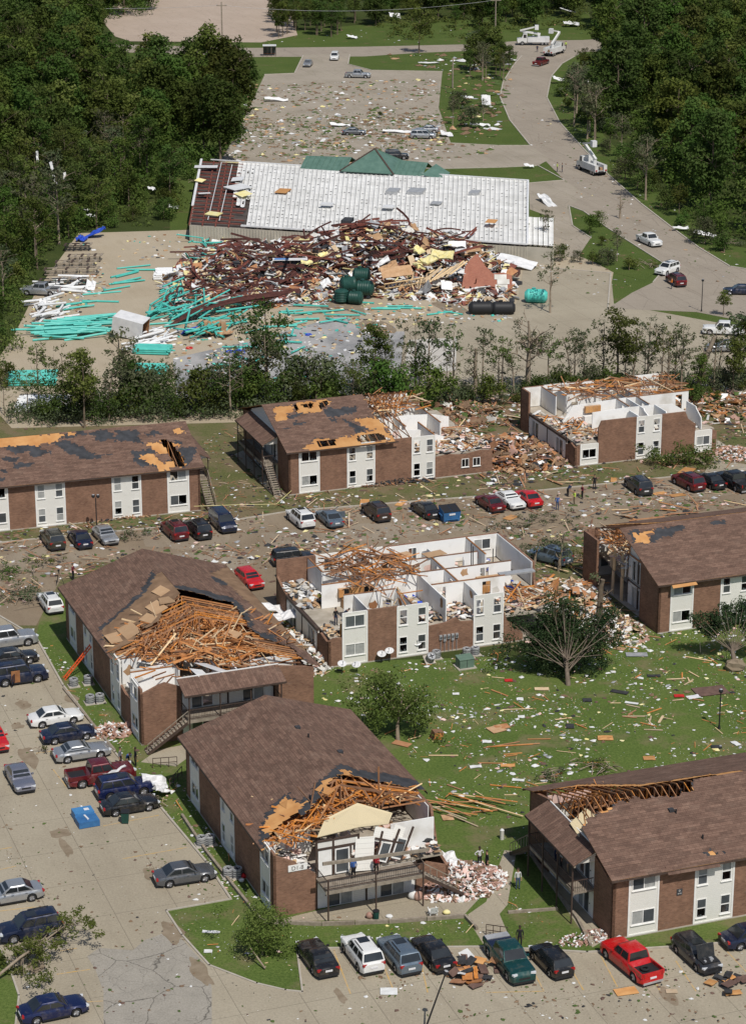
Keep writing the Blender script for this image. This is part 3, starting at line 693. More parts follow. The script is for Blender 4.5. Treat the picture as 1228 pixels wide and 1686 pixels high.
                for i in range(nu):
                    for j in range(nv):
                        if not keep[i,j]: continue
                        t=[vid(i,j,1),vid(i+1,j,1),vid(i+1,j+1,1),vid(i,j+1,1)]; fs.append(t if side==0 else t[::-1])
                        if lay==0: b=[vid(i,j,0),vid(i,j+1,0),vid(i+1,j+1,0),vid(i+1,j,0)]; fs.append(b if side==0 else b[::-1])
                        for (di,dj,a,bb) in ((-1,0,(i,j+1),(i,j)),(1,0,(i+1,j),(i+1,j+1)),(0,-1,(i,j),(i+1,j)),(0,1,(i+1,j+1),(i,j+1))):
                            ii,jj=i+di,j+dj
                            if 0<=ii<nu and 0<=jj<nv and keep[ii,jj]: continue
                            q=[vid(*a,0),vid(*bb,0),vid(*bb,1),vid(*a,1)]; fs.append(q if side==0 else q[::-1])
                if fs:
                    m.add(vs,fs); mesh=m.build(nm,mat,s.roof)
        # eave fascia
        for v,o in ((-ov,-1),(s.W+ov,1)):
            hs=cut.get(0 if o<0 else 1,{}).get('hole',[]); u=u0
            while u<u1-.1:
                ub=min(u+1.2,u1)
                if not any(inpoly((u+ub)/2,v-o*.2,p) for p in hs):
                    z=HT+.12-SLOPE*ov; s.build(s.mb().box(u,ub-.01,v+o*.002,v+o*.03,z-.15,z+.02),'fascia_board',M_TRIMB,s.roof)
                u=ub
        for v0_,v1_ in ((-ov,.22),(s.W-.22,s.W+ov)):
            pass
    def truss(s,u,v0,v1,lean=0.0,webs=True,name='rafter',tops=True,tie=True):
        """rafters, tie and webs of a roof truss at u between v0 and v1"""
        c=s.W/2; P=lambda v,z: (u+lean*(z-HT), s.sg*v, z)
        out=[]
        if tops:
            for a,b in ((v0,min(c,v1)),(max(c,v0),v1)):
                if b-a>.3: out.append((P(a,s.zr(a)-.1),P(b,s.zr(b)-.1)))
        if tie: out.append((P(max(v0,.1),HT+.02),P(min(v1,s.W-.1),HT+.02)))
        if webs:
            for q in (2.2,4.2,5.8,c,s.W-5.8,s.W-4.2,s.W-2.2):
                if v0<q<v1:
                    q2=q+ (.9 if q<c else -.9 if q>c else 0); out.append((P(q,HT+.05),P(q2,s.zr(q2)-.14)))
        for p,q in out: plank(name,p,q,.05,.11,M_LUM if s.rnd.random()<.75 else M_LUMD,s.roof or s.o)
    def jumble(s,poly_uv,n,zf,lens=(1.2,4.5),tilt=.35,name='loose_lumber',mats=None,seed=1,direc=None,stuff=0,spread=.5):
        """heaped lumber: each stick a piece; zf(u,v) gives the surface it lies on"""
        rr=random.Random(seed); us=[p[0] for p in poly_uv]; vs=[p[1] for p in poly_uv]; k=0; mb=s.mb() if stuff else None; N=n+stuff; tries=0
        while k<N and tries<N*40:
            tries+=1; u=rr.uniform(min(us),max(us)); v=rr.uniform(min(vs),max(vs))
            if not inpoly(u,v,poly_uv): continue
            L=rr.uniform(*lens); a=rr.gauss(direc,spread) if direc is not None else rr.uniform(0,PI)
            t=rr.gauss(0,tilt)*.6; d=Vector((math.cos(a)*math.cos(t),math.sin(a)*math.cos(t),math.sin(t)))*L/2
            z=zf(u,v)+rr.uniform(.02,.45)+abs(d.z)*.8
            p=Vector((u,v,z))-d; q=Vector((u,v,z))+d; p.y*=s.sg; q.y*=s.sg
            m=rr.choice(mats or (M_LUM,M_LUM,M_LUM,M_LUM2,M_LUMD)); wd=rr.choice((.045,.05,.05,.1)); hh=rr.choice((.09,.1,.14))
            if k<n: plank(name,p,q,wd,hh,m,s.o,up=(rr.gauss(0,.4),rr.gauss(0,.4),1))
            else: p.y*=s.sg; q.y*=s.sg; mb.bar(p,q,wd,hh,0 if m is M_LUM else (1 if m is M_LUM2 else 2),up=(rr.gauss(0,.4),rr.gauss(0,.4),1))
            k+=1
        if stuff: tag(s.build(mb,'splintered_lumber',[M_LUM,M_LUM2,M_LUMD]),kind='stuff')
    def heap(s,poly_uv,n,zf,mats,size=(.2,.9),name='rubble',seed=3,flat=.25,as_parts=0):
        """broken boards, drywall and insulation lying in a heap"""
        rr=random.Random(seed); us=[p[0] for p in poly_uv]; vs=[p[1] for p in poly_uv]; mb=s.mb(); k=t=0
        while k<n and t<n*40:
            t+=1; u=rr.uniform(min(us),max(us)); v=rr.uniform(min(vs),max(vs))
            if not inpoly(u,v,poly_uv): continue
            sx,sy=rr.uniform(*size),rr.uniform(*size)*.7; sz=rr.uniform(.02,.12)
            M=Matrix.Rotation(rr.uniform(0,6.3),3,'Z')@Matrix.Rotation(rr.gauss(0,flat),3,'X')@Matrix.Rotation(rr.gauss(0,flat),3,'Y')
            i=rr.randrange(len(mats)); c=(u,v,zf(u,v)+rr.uniform(.02,.25)+.3*abs(sx*M[2][0]))
            if k<as_parts: piece('broken_board',(c[0],s.sg*c[1],c[2]),(sx*1.6,sy*1.6,sz),M,mats[i],s.o)
            else: mb.obox(c,(sx,sy,sz),M,i)
            k+=1
        if mb.v: tag(s.build(mb,name,mats),kind='stuff')
    def uvpx(s,pts,z=HT): return [s.at(x,y,z) for x,y in pts]
    def rpx(s,pts,side=0): return [s.on_roof(x,y,side) for x,y in pts]
    def long_wall(s,v,out,segs,lin=None,broken=.3):
        """segs: ('b',u0,u1,top|None) or ('p',u0,u1,kind,ztop)"""
        ops=[]
        for g in segs:
            if g[0]=='b':
                s.brick(g[1],g[2],v,out,g[3] if len(g)>3 else None)
            else:
                o=s.panel(g[1],g[2],g[3],v,out,g[4] if len(g)>4 else HT,broken); ops+=[q[:4] for q in o]
        if lin: s.lining(lin[0],lin[1],v,out,ops)
        s.build(s.mb().box(.0,s.L,v+out*.03,v-out*.2,0,.12),'plinth',M_KERB)
    def std(s,broken=.3): # the usual wall layout
        L=s.L; a=[(1.3,3.6,'corner'),(6.6,9.7,'double'),(L-9.7,L-6.6,'double'),(L-3.6,L-1.3,'corner')]; out=[]; u=0.0
        for p in a: out.append(('b',u,p[0])); out.append(('p',*p)); u=p[1]
        out.append(('b',u,L)); return out
    def ground_dark(s):
        """lower flats: floor, ceiling and a few rooms so that openings look into depth"""
        L,W=s.L,s.W
        s.build(s.mb().box(.25,L-.25,.25,W-.25,.02,.1),'ground_floor',M_FLOOR)
        s.part(2,W/2,L-2,W/2,.1,2.45,plate=False); s.part(L/2,.3,L/2,W-.3,.1,2.45,plate=False)
        for u in (6.2,9.5,L-9.5,L-6.2): s.part(u,.3,u,4.5,.1,2.45,plate=False)
    def backs(s,full=True):
        pass
def conv(sx,ox,oy,pts): return [(ox+x/sx, oy+y/sx) for x,y in pts]
def lettering(name,txt,size,mat,parent,loc,rot):
    cu=bpy.data.curves.new(name,'FONT'); cu.body=txt; cu.size=size; cu.align_x='CENTER'; cu.extrude=.003
    t=bpy.data.objects.new(name,cu); col.objects.link(t); me=bpy.data.meshes.new_from_object(t); bpy.data.objects.remove(t)
    me.materials.clear(); me.materials.append(mat); o=bpy.data.objects.new(name,me); col.objects.link(o); o.parent=parent; o.location=loc; o.rotation_euler=rot; return o
# ------------------------------------------------------------------ block at the left, whole roof with stripped patches
b=Apt('apartment_block','two-storey brick apartment block at left with patchy orange and black roof',(331,841),198,-1,24.6)
b.ground_dark(); b.floor()
b.long_wall(0,-1,b.std(),broken=.35); b.long_wall(b.W,1,b.std())
b.endwall(0,3.3,[(0,HT),(3.3,HT+1.1)]); b.endwall(b.W-3.3,b.W,[(b.W-3.3,HT+1.1),(b.W,HT)]); b.endwall(0,b.W,[(0,HT),(b.W/2,HT+2.5),(b.W,HT)],u=b.L,inward=-1)
b.entry(); b.balcony(stair=-1,roof=True); b.gable()
cv=lambda p: b.rpx(conv(3.07,0,660,p))
b.roofing({0:{'deck':[cv(q) for q in ([(-60,190),(0,185),(330,165),(290,210),(170,225),(20,235),(-60,240)],[(740,215),(810,210),(860,260),(800,275)],[(700,285),(770,265),(870,350),(820,355)],[(865,145),(920,135),(940,170),(880,165)],[(880,220),(915,222),(915,235),(880,235)],[(350,163),(385,163),(385,178),(350,178)],[(830,318),(900,300),(940,330),(850,342)])],
  'felt':[cv(q) for q in ([(20,235),(190,205),(180,295),(140,255),(90,275)],[(150,200),(180,195),(200,240),(270,260),(200,290),(150,262)],[(270,215),(340,200),(440,245),(510,290),(430,300),(330,260)],[(0,285),(100,285),(90,310),(10,305)],[(60,320),(185,310),(160,335),(60,345)],[(440,165),(530,145),(585,185),(510,205)],[(590,150),(690,150),(720,215),(580,205)],[(730,165),(800,148),(825,172),(760,178)],[(660,262),(780,245),(800,345),(700,328)],[(500,272),(570,268),(570,276),(500,284)],[(-60,395),(30,390),(40,410),(-60,412)],[(-60,350),(40,350),(40,362),(-60,362)],[(870,200),(910,205),(935,225),(890,225)],[(900,240),(1000,235),(960,330),(940,330)],[(300,180),(420,150),(440,170),(320,195)])],
  'hole':[cv([(808,190),(835,195),(870,210),(930,290),(942,332),(890,338),(850,270)])]},1:{}})
for u in (1.6,2.4,3.2,4.0,4.8): b.truss(u,.1,b.W-.1)
B_A=b
# ------------------------------------------------------------------ block in the middle row, right half unroofed
b=Apt('apartment_block','brick apartment block with left half roofed and right half open to the sky',(476,816),20,1,24.4,17.0)
W=b.W; b.ground_dark(); b.floor()
b.long_wall(0,-1,[('b',0,1.25),('p',1.25,3.55,'corner'),('b',3.55,6.9),('p',6.9,10.1,'double'),('b',10.1,14.6),('p',14.6,17.3,'double',HT),('b',17.3,24.4,[(17.3,2.5),(19,2.7),(21,2.45),(23,2.8),(24.4,2.6)])],lin=(.3,17.2),broken=.65)
b.window(20.6,21.5,1.0,2.0,-.02,-1,'slider',.9); b.window(22.0,22.9,1.0,2.0,-.02,-1,'slider',.9)
for u in (20.6,22.0): b.build(b.mb().box(u+.05,u+.85,-.012,-.004,1.05,1.95),'painted_dark_opening',M_DARK)  # panels on solid brick, painted near-black as the shade behind the frames
b.long_wall(W,1,[('b',0,6.6),('p',6.6,9.7,'double'),('b',9.7,14),('p',14,17,'double'),('b',17,20.3)],lin=(.3,20.3))
b.endwall(0,4.0,[(0,HT),(4.0,HT+1.3)]); b.endwall(W-3.4,W,[(W-3.4,HT+.6),(W,HT)])
b.entry(v0=4.0,v1=13.6); b.balcony(v0=4.0,v1=13.6,stair=-1,posts=4); b.gable(mat=M_SIDE)
c5=lambda p: b.rpx(conv(6.82,380,630,p)); c2=lambda p: b.rpx(conv(2.729,370,620,p))
hb=[c5([(690,240),(730,232),(755,290),(740,335),(720,325)]),c5([(790,250),(900,225),(930,235),(905,300),(800,262)]),c5([(990,225),(1080,205),(1095,240),(1030,310),(1000,300)]),c2([(415,290),(495,284),(505,310),(425,318)]),c2([(590,270),(690,252),(745,285),(610,302)])]
big=c2([(600,40),(622,92),(668,178),(728,228),(762,282),(790,330),(1500,330),(1500,-100),(600,-100)])
bigb=[(b.on_roof(597,652,0)[0],W/2-.5),(b.on_roof(597,652,0)[0]-.4,W+2),(40,W+2),(40,W/2-.5)]
b.roofing({0:{'hole':hb+[big],'deck':[c5([(470,290),(680,243),(700,330),(640,360),(630,430),(510,445)]),c5([(680,240),(1090,195),(1140,215),(1000,330),(760,350)]),c2([(572,195),(735,183),(740,232),(650,238)]),c2([(345,325),(410,285),(560,268),(700,233),(770,285),(620,325),(440,340)])],
  'felt':[c2([(440,150),(590,138),(570,172),(470,188)]),c2([(530,195),(645,235),(600,258)]),c5([(640,370),(800,340),(870,350),(660,415)]),c5([(720,460),(820,455),(810,490),(730,485)]),c5([(1090,405),(1190,400),(1190,440),(1110,440)]),c2([(400,280),(430,275),(420,300)]),c5([(570,515),(680,505),(680,520),(570,530)]),c2([(310,205),(360,210),(350,222),(312,220)])]},1:{'hole':[bigb],'deck':[[(-1,W/2),(14,W/2),(14,W/2+1.6),(-1,W/2+1.8)]]}},u1=17)
for i in range(14): b.truss(2.0+.95*i,.1,W-.1,webs=i%2==0)
for i in range(6): b.truss(14.2+.75*i,W/2-1.5+.5*i,W-.1,lean=.25)
b.plan(skip=('b1','b3','d3','a1','a3','a2','d1'),tops={'b2':[(0,5.0),(.6,4.6),(1,3.4)],'spine2':[(0,5.1),(.5,5.1),(.8,4.9),(1,4.4)]})
b.part(19.8,W/2-4,19.8,W-.3); b.part(17.4,.3,17.4,5.5)
b.jumble([(13.5,W/2-.5),(20,W/2),(20,W-.2),(13,W-.2)],70,lambda u,v: HT-.15+.18*(W-v)*.4,(1.2,3.4),.35,seed=11)
b.heap([(17.5,.4),(24.2,.4),(24.2,W/2),(20,W/2)],420,lambda u,v:2.75+.4*nz(u,v),[M_DRY,M_DRYD,M_LUM2,M_CARD,M_INS,M_FELT],(.2,.9),seed=12,as_parts=40)
b.jumble([(17.5,.4),(24.2,.4),(24.2,W/2),(20,W/2)],50,lambda u,v:2.9,(.8,2.4),.3,seed=13,mats=(M_LUM,M_LUM2,M_LUMD))
b.heap([(11,.4),(17,.4),(17,W-1),(11,W-1)],160,lambda u,v:2.72,[M_DRYD,M_LUM2,M_CARD,M_FELT],(.2,.7),seed=14)
B_B=b
# ------------------------------------------------------------------ roofless block at the right of the middle row
b=Apt('apartment_block','roofless brick apartment block behind the fallen leafy bush, with caved-in left end',(945,769),20,1,20.4,15.8); W=b.W
b.ground_dark(); b.floor(u0=.3,u1=18)
b.long_wall(0,-1,[('b',0,.75,[(0,2.3),(.75,2.55)]),('p',.75,2.9,'low',2.6),('b',2.9,7.8,[(2.9,2.6),(2.95,4.4),(3.3,HT),(7.8,HT)]),('p',7.8,10.9,'double'),('b',10.9,15.4,[(10.9,HT),(14.0,HT),(14.4,4.3),(15.4,3.6)]),('p',15.4,17.5,'low',2.7),('b',17.5,18.2,[(17.5,2.8),(18.2,2.4)])],lin=(3.3,13.9),broken=.6)
b.long_wall(W,1,[('b',0,3),('p',3,6,'double'),('b',6,9.5),('p',15.2,18.2,'plain')],lin=(.3,9.5))
b.lining(15.2,18.2,W,1,[(16.2,17.2,3.4,4.6)])
b.endwall(W-2.4,W,[(W-2.4,HT),(W,HT)]); b.endwall(0,2.6,[(0,2.3),(1.2,2.6),(2.6,2.0)])
b.entry(v0=2.6,v1=W-2.4,upper=False)
b.build(b.mb().box(.05,.34,2.4,W-2.4,2.4,2.63),'floor_edge_beam',M_TRIMB)
b.plan(skip=('a1','d1'),tops={'spine1':[(0,3.0),(.15,4.8),(1,5.1)],'a2':[(0,4.9),(.7,5.05),(1,5.05)],'b2':[(0,5.05),(.7,4.9),(1,3.8)]})
b.part(2.6,W-4.6,2.6,W-.3)
b.jumble([(4,9.6),(18,8.4),(19.5,W),(4,W)],125,lambda u,v: 4.75+.2*nz(u*.6,v*.6),(1.2,4.4),.16,seed=21,stuff=60)
b.jumble([(.3,3),(3.5,1),(3.5,9),(.3,11)],30,lambda u,v: 2.8,(1.0,2.6),.6,seed=22)
b.heap([(.4,.4),(7,.4),(7,7),(.4,W-3)],220,lambda u,v:2.72+.25*nz(u,v),[M_DRY,M_DRYD,M_LUM2,M_CARD,M_INS,M_FELT],(.2,.8),seed=23,as_parts=25)
b.heap([(9,.4),(18.5,.4),(18.5,W-1),(9,W-1)],240,lambda u,v:2.72+.25*nz(u,v),[M_DRY,M_DRYD,M_LUM2,M_CARD,M_INS],(.2,.8),seed=24)
def vwall(b,u0,v0,u1,v1,z0,z1,nm,mat): return b.build(b.mb().box(u0,u1,v0,v1,z0,z1),nm,mat)
cab=b.build(b.mb().box(4.6,6.6,7.25,7.6,3.9,4.7),'kitchen_cabinet',M_CARD)
for k in range(4): b.build(b.mb().box(4.63+.5*k,5.07+.5*k,7.22,7.248,3.94,4.66),'cabinet_door',M_DECK,cab)
b.build(b.mb().box(4.4,6.8,6.9,7.6,2.72,3.6),'kitchen_counter',M_TRIMW)
B_C=b
# ------------------------------------------------------------------ block at the left, roof burst open at the near end
b=Apt('apartment_block','brick apartment block whose near roof end burst into a heap of lumber',(234,1228),111,-1,25.9,15.5); W=b.W
b.ground_dark(); b.floor()
b.long_wall(0,-1,[('b',0,.8),('p',.8,3.0,'corner'),('b',3.0,6.6,[(3.0,2.9),(5,2.8),(6.6,3.0)]),('p',6.6,9.6,'double'),('b',9.6,15.9),('p',15.9,19,'double'),('b',19,22),('p',22,24.4,'corner'),('b',24.4,25.9)],lin=(.3,2.9),broken=.2)
b.long_wall(W,1,[('b',0,14,[(0,HT),(2,4.4),(8,4.6),(14,HT)]),('p',14,17,'double'),('b',17,25.9)])
b.endwall(0,3.6,[(0,4.7),(1.6,5.35),(2.2,5.5),(3.6,4.9)]); b.endwall(12.0,W,[(12.0,HT+.5),(W,HT-.1)],u=-.3); b.endwall(0,W,[(0,HT),(W/2,HT+2.5),(W,HT)],u=b.L,inward=-1)
b.entry(v0=3.6,v1=12.0); b.balcony(v0=3.6,v1=12.0,depth=2.0,stair=-1,roof_top=5.7)
m=lambda p: b.rpx(p,0); r=lambda p: b.rpx(p,1)
hole0=m([(296,978),(268,1008),(262,1022),(240,1035),(212,1024),(224,1052),(198,1068),(180,1078),(240,1200),(480,1140),(480,1000),(320,950)])
hole0=[p for p in hole0]; nose=[(-3,-3),(5.5,-3),(6.5,4),(-3,9)]
b.roofing({0:{'hole':[hole0,nose],'deck':[m([(256,946),(241,975),(219,994),(172,1034),(166,1045),(178,1072),(240,1160),(480,1140),(480,1000),(330,930)])],'felt':[m([(250,940),(262,950),(240,985),(200,1015),(165,1040),(158,1038),(200,1005),(236,970)])]},
  1:{'hole':[r([(285,968),(336,979),(358,988),(380,990),(398,1010),(412,1035),(432,1050),(455,1058),(484,1068),(520,1110),(240,1160),(250,1000)])],
     'deck':[r([(345,945),(365,955),(400,985),(440,1020),(486,1066),(540,1090),(470,1000),(380,930)])],'felt':[r([(280,962),(336,972),(360,980),(385,985),(410,1010),(420,1040),(452,1046),(455,1060),(280,1000)]),r([(345,950),(362,950),(380,962),(366,966)])]}},deck=M_PLYD)
for i in range(9): b.truss(8.2+.62*i,.1,W-.1,lean=.1*(i-5)*.2,webs=True)
for i in range(16): b.truss(1.2+.6*i,W/2+3.2+.12*i,W+.45,webs=False,tie=False)
b.jumble([(4.4,4.8),(7.8,1.0),(10.5,1.2),(14,5),(14,W-4),(8,W-.5),(4.4,W-.6),(3.4,11)],230,lambda u,v: 4.75+.7*nz(u*.35,v*.35)+.05*u,(1.3,4.6),.3,seed=31,stuff=420)
b.jumble([(6,2),(11,3),(12,W-5),(6,W-4)],40,lambda u,v: 5.0,(2.5,4.5),1.1,seed=32)
b.plan(skip=('c4','c1','d1','d2','d3','d4','b1','b2','b3','b4','spine2','party2'),tops={'a2':[(0,4.9),(.5,4.6),(1,4.8)]})
b.build(b.mb().box(3.4,3.55,10.9,15.2,2.7,4.95),'partition_wall',M_DRY); b.build(b.mb().box(5.2,5.3,.6,4.3,2.7,4.9),'partition_wall',M_DRY)
b.jumble([(.5,.5),(6,.5),(5,W-.5),(.5,W-.5)],36,lambda u,v:4.6,(1.5,3.8),.2,seed=34)
b.heap([(.5,.5),(6,.5),(6,W-1),(.5,W-1)],160,lambda u,v:2.75,[M_DRY,M_DRYD,M_LUM2,M_INS,M_FELT],(.25,.9),seed=35)
b.part(.5,9.2,3.3,9.2,top=[(0,4.2),(.4,5.0),(1,5.0)]); b.part(7.3,.4,7.3,4.4); b.part(3.2,4.4,7.2,4.4,doors=(1.4,))
b.heap([(5,3),(9,.5),(9,W-1),(4.5,W-1)],160,lambda u,v:4.7+.5*nz(u*.4,v*.4),[M_DRY,M_LUM2,M_INS,M_DECK,M_DRYD],(.25,.9),seed=33,as_parts=20)
piece('roof_panel',(7.2,-10.5,6.0),(1.6,1.1,.06),Matrix.Rotation(.5,3,'Z')@Matrix.Rotation(-.3,3,'X'),M_PLY,b.o)
for (px,py,sx,sy,a) in ((265,975,1.6,1.1,.3),(258,1002,2.2,1.3,.2),(213,1040,2.6,1.5,.1),(246,1020,1.5,1.2,.6),(275,990,1.6,1.4,-.2),(190,1052,2.2,1.4,.05)):
    u,v=b.on_roof(px,py,0); piece('decking_panel',(u,-v,b.zr(v)+.12),(sx,sy,.03),Matrix.Rotation(a,3,'Z')@Matrix.Rotation(-math.atan(SLOPE)+b.rnd.gauss(0,.12),3,'X'),M_PLY,b.o)
for (px,py,sx,sy,a,t) in ((352,1103,3.2,1.6,.5,.35),(330,1112,2.0,1.2,.1,.3),(283,1053,2.6,.25,.4,.1)):
    u,v=b.at(px,py,5.3); piece('ceiling_sheet',(u,-v,5.5),(sx,sy,.03),Matrix.Rotation(a,3,'Z')@Matrix.Rotation(t,3,'X'),M_METW,b.o)
# flashing strip on the roof edge
B_D=b
# ------------------------------------------------------------------ roofless block in the centre
b=Apt('apartment_block','roofless brick apartment block in the centre showing all its white rooms',(541,1100),20,1,23.4,15.6); W=b.W
b.ground_dark(); b.floor(u1=23.0)
b.long_wall(0,-1,[('b',0,1.4,[(0,2.6),(.5,2.85),(1.4,2.8)]),('p',1.4,3.75,'corner'),('b',3.75,6.75),('p',6.75,9.75,'double',HT-.05),('b',9.75,14.4,[(9.75,2.75),(11.5,2.9),(12.6,3.3),(13.1,2.8),(14.4,2.7)]),('p',14.4,17.3,'double',HT),('b',17.3,19.4,[(17.3,3.6),(17.8,2.2),(18.6,1.8),(19.4,.8)])],broken=.45)
b.lining(3.75,6.75,0,-1,[])
b.long_wall(W,1,[('b',0,4),('p',4,6.6,'plain'),('b',6.6,8.5),('p',8.5,11,'plain'),('b',11,23.4)])
ops=[(4.8,5.9,3.5,4.8),(13.6,14.5,3.4,4.8),(20.6,22.4,3.7,4.8)]; b.lining(4.0,23.1,W,1,ops)
for o in ops: b.window(o[0],o[1],o[2],o[3],W-.3,-1,'slider',.2)
b.endwall(0,3.3,[(0,2.6),(.6,2.4),(2.4,2.6),(3.3,2.2)]); b.endwall(W-3.0,W,[(W-3.0,2.7),(W-1.5,3.0),(W,3.6)])
b.endwall(5.6,W,[(5.6,2.4),(6.3,3.4),(6.6,HT),(W,HT)],u=b.L,inward=-1,name='brick_end_wall'); b.build(b.mb().box(b.L-.33,b.L-.25,6.6,W-.3,2.72,HT-.02),'inner_lining',M_DRY)
b.entry(upper=False,v1=W-3.0); b.build(b.mb().box(-.03,.3,3.3,W-3.0,2.38,2.66),'floor_edge_beam',M_TRIMB)
b.plan(skip=('a1','a3','a2','c1','a4','d1','c4','b1'),tops={'b3':[(0,4.9),(.5,5.05),(1,5.05)],'party1':[(0,5.1),(1,5.1)],'party2':[(0,5.1),(1,5.1)]})
b.part(4.1,.6,4.1,4.5,top=[(0,5.05),(1,5.05)]); b.part(3.1,4.6,4.1,4.6); b.part(4.15,4.5,8.2,4.5,doors=(2.8,)); b.part(8.3,.3,8.3,4.4)
b.part(3.2,11.0,6.4,11.0); b.part(3.2,11.1,3.2,W-.3); b.part(6.4,7.9,6.4,10.9); b.part(19.8,10.3,19.8,W-.3)
b.part(1.3,.5,3.7,.5,z1=4.0,mat=M_DECK,plate=False)
def cabinets(u0,n,v,z,h,d=.35,mat=M_DECK,w=.5):
    c=b.build(b.mb().box(u0,u0+n*w,v-d,v,z,z+h),'kitchen_cabinet',M_CARD)
    for k in range(n): b.build(b.mb().box(u0+k*w+.03,u0+(k+1)*w-.03,v-d-.025,v-d-.002,z+.04,z+h-.04),'cabinet_door',mat if b.rnd.random()<.7 else M_DARK,c)
cabinets(3.6,7,W/2-.1,3.75,.85); cabinets(3.9,5,W/2-.1,2.72,.9,.6,M_CARD); cabinets(17.2,5,6.6,3.6,.8); cabinets(17.2,6,6.6,2.72,.85,.6)
b.jumble([(17.6,.4),(23,.4),(24.5,5),(20,5)],34,lambda u,v:2.9,(1.2,3.2),.5,seed=47)
b.heap([(17.6,.4),(23,.4),(23,6),(18,5)],110,lambda u,v:2.75,[M_DRYD,M_LUM2,M_INS,M_LUM,M_FELT],(.2,.8),seed=48)
for k in range(9): plank('wall_stud',(23.2+.1*k,1.2+.55*k,2.6),(23.4+.25*k,1.1+.5*k,4.6-.1*k),.05,.1,M_LUM,b.o)
hvac=b.build(b.mb().box(19.0,22.6,4.6,5.4,4.9,5.05),'wall_duct',M_GALV)
for (u,v,h) in ((17.6,8.2,6.9),(18.0,9.6,6.7),(19.6,8.0,6.5)): b.build(b.mb().cyl((u,v,2.7),(u,v,h),.05,n=8),'vent_pipe',M_BLKP,smooth=.6)
b.jumble([(5.0,6.2),(11.2,6.6),(11.8,12.2),(7.2,15.4),(3.6,13.0)],105,lambda u,v: 4.95+.35*max(0,1-((u-8)**2+(v-10)**2)/16),(1.5,4.6),.35,seed=41,mats=(M_LUM,M_LUM,M_LUMD,M_LUMD),stuff=30)
b.jumble([(5.0,1.2),(9,1.0),(9,6.2),(6,6.5)],14,lambda u,v: 5.05,(2.0,4.0),.15,seed=42,direc=1.4,mats=(M_LUM,M_LUM2))
b.heap([(.4,.5),(3.5,.5),(3.5,3.5),(.4,3.5)],50,lambda u,v:2.7,[M_DRYD,M_CARD,M_LUM2,M_FELT],(.2,.6),seed=43)
b.heap([(.3,8.2),(3.1,8.2),(3.1,W-.5),(.3,W-.5)],120,lambda u,v:2.7,[M_DRY,M_DRYD,M_CARD,M_LUM2,M_FELT,M_GALV],(.25,.8),seed=44,as_parts=14)
b.heap([(8.6,.5),(15.2,.5),(15.2,4),(8.6,4)],170,lambda u,v:2.72+.35*abs(nz(u,v)),[M_DRY,M_INS,M_CARD,M_LUM2,M_FELT,M_DRYD],(.25,.8),seed=45,as_parts=14)
b.heap([(4.5,4.6),(22,4.6),(22,W-1),(4.5,W-1)],420,lambda u,v:2.7,[M_DRYD,M_CARD,M_LUM2,M_DRY,M_FELT,M_BLUE,M_INS],(.2,.7),seed=46)
for (u,v) in ((11.8,12.5),(15,11.8)): piece('fallen_panel',(u,v,5.25),(2.2,1.3,.04),Matrix.Rotation(.2,3,'Z'),M_PLY,b.o)
B_E=b
# ------------------------------------------------------------------ front centre block
b=Apt('apartment_block','front brick apartment block signed D1-8 with torn roof over its balcony end',(451,1511),111,-1,22.0,13.9); W=b.W
b.ground_dark(); b.floor()
b.long_wall(0,-1,[('b',0,.75),('p',.75,2.85,'corner'),('b',2.85,9.3),('p',9.3,12.6,'double'),('b',12.6,18.4),('p',18.4,20.7,'corner'),('b',20.7,22)],broken=.2,lin=(.3,5))
b.long_wall(W,1,[('b',0,4,[(0,1.8),(2,2.2),(3.2,HT),(4,HT)]),('b',4,9.3),('p',9.3,12.6,'double'),('b',12.6,22)],lin=(3.4,8))
b.endwall(0,3.35,[(0,HT-.1),(.7,4.75),(1.8,4.2),(1.9,4.0),(2.6,3.5),(3.35,2.95)]); b.endwall(11.3,13.9,[(11.3,1.9),(12.2,2.3),(13.9,1.7)])
b.endwall(0,W,[(0,HT),(W/2,HT+2.5),(W,HT)],u=b.L,inward=-1)
sgn=b.build(b.mb().box(-.06,-.003,1.15,2.6,3.55,4.05),'building_sign',M_TRIMW)
lettering('sign_lettering','D1-8',.46,M_TRIMB,sgn,(-.068,-1.87,3.64),(PI/2,0,-PI/2))
# recessed front: lower patio doors, leaning upper frames
b.entry(v0=3.35,v1=11.3,upper=False); b.balcony(v0=3.35,v1=11.0,depth=2.2,roof=False,stair=1,posts=3,beam=False)
plank('fallen_beam',(-2.35,-3.0,5.0),(-2.2,-11.4,4.55),.14,.24,M_WOODG,b.o)
f=b.mb(); u=.12
for x in (3.42,4.72,6.7): f.box(u-.06,u+.06,x-.08,x+.08,2.62,5.6)
f.box(u-.055,u+.055,3.36,6.78,4.78,4.96); f.box(u-.055,u+.055,3.36,6.78,5.44,5.6); b.build(f,'front_frame',M_TRIMB)
b.build(b.mb().box(u-.02,u+.02,3.5,4.64,4.97,5.43),'siding_panel',M_SIDE); b.build(b.mb().box(u-.02,u+.02,4.8,6.62,4.97,5.43),'siding_panel',M_SIDE)
dr=b.build(b.mb().box(u-.02,u+.03,3.55,4.6,2.65,4.76),'door',M_TRIMW); b.build(b.mb().box(u-.06,u-.022,4.38,4.46,3.6,3.68),'handle',M_TRIMB,dr)
pd=b.mb()
for q in ((4.85,6.0,4.6,4.7),(4.85,4.95,2.65,4.6),(5.9,6.0,2.65,4.6),(4.85,6.0,2.65,2.75)): pd.box(u-.04,u+.04,q[0],q[1],q[2],q[3])
pd=b.build(pd,'patio_door',M_TRIMW); b.build(b.mb().box(u-.005,u+.005,4.96,5.89,2.76,4.59),'pane',M_GLASS,pd)
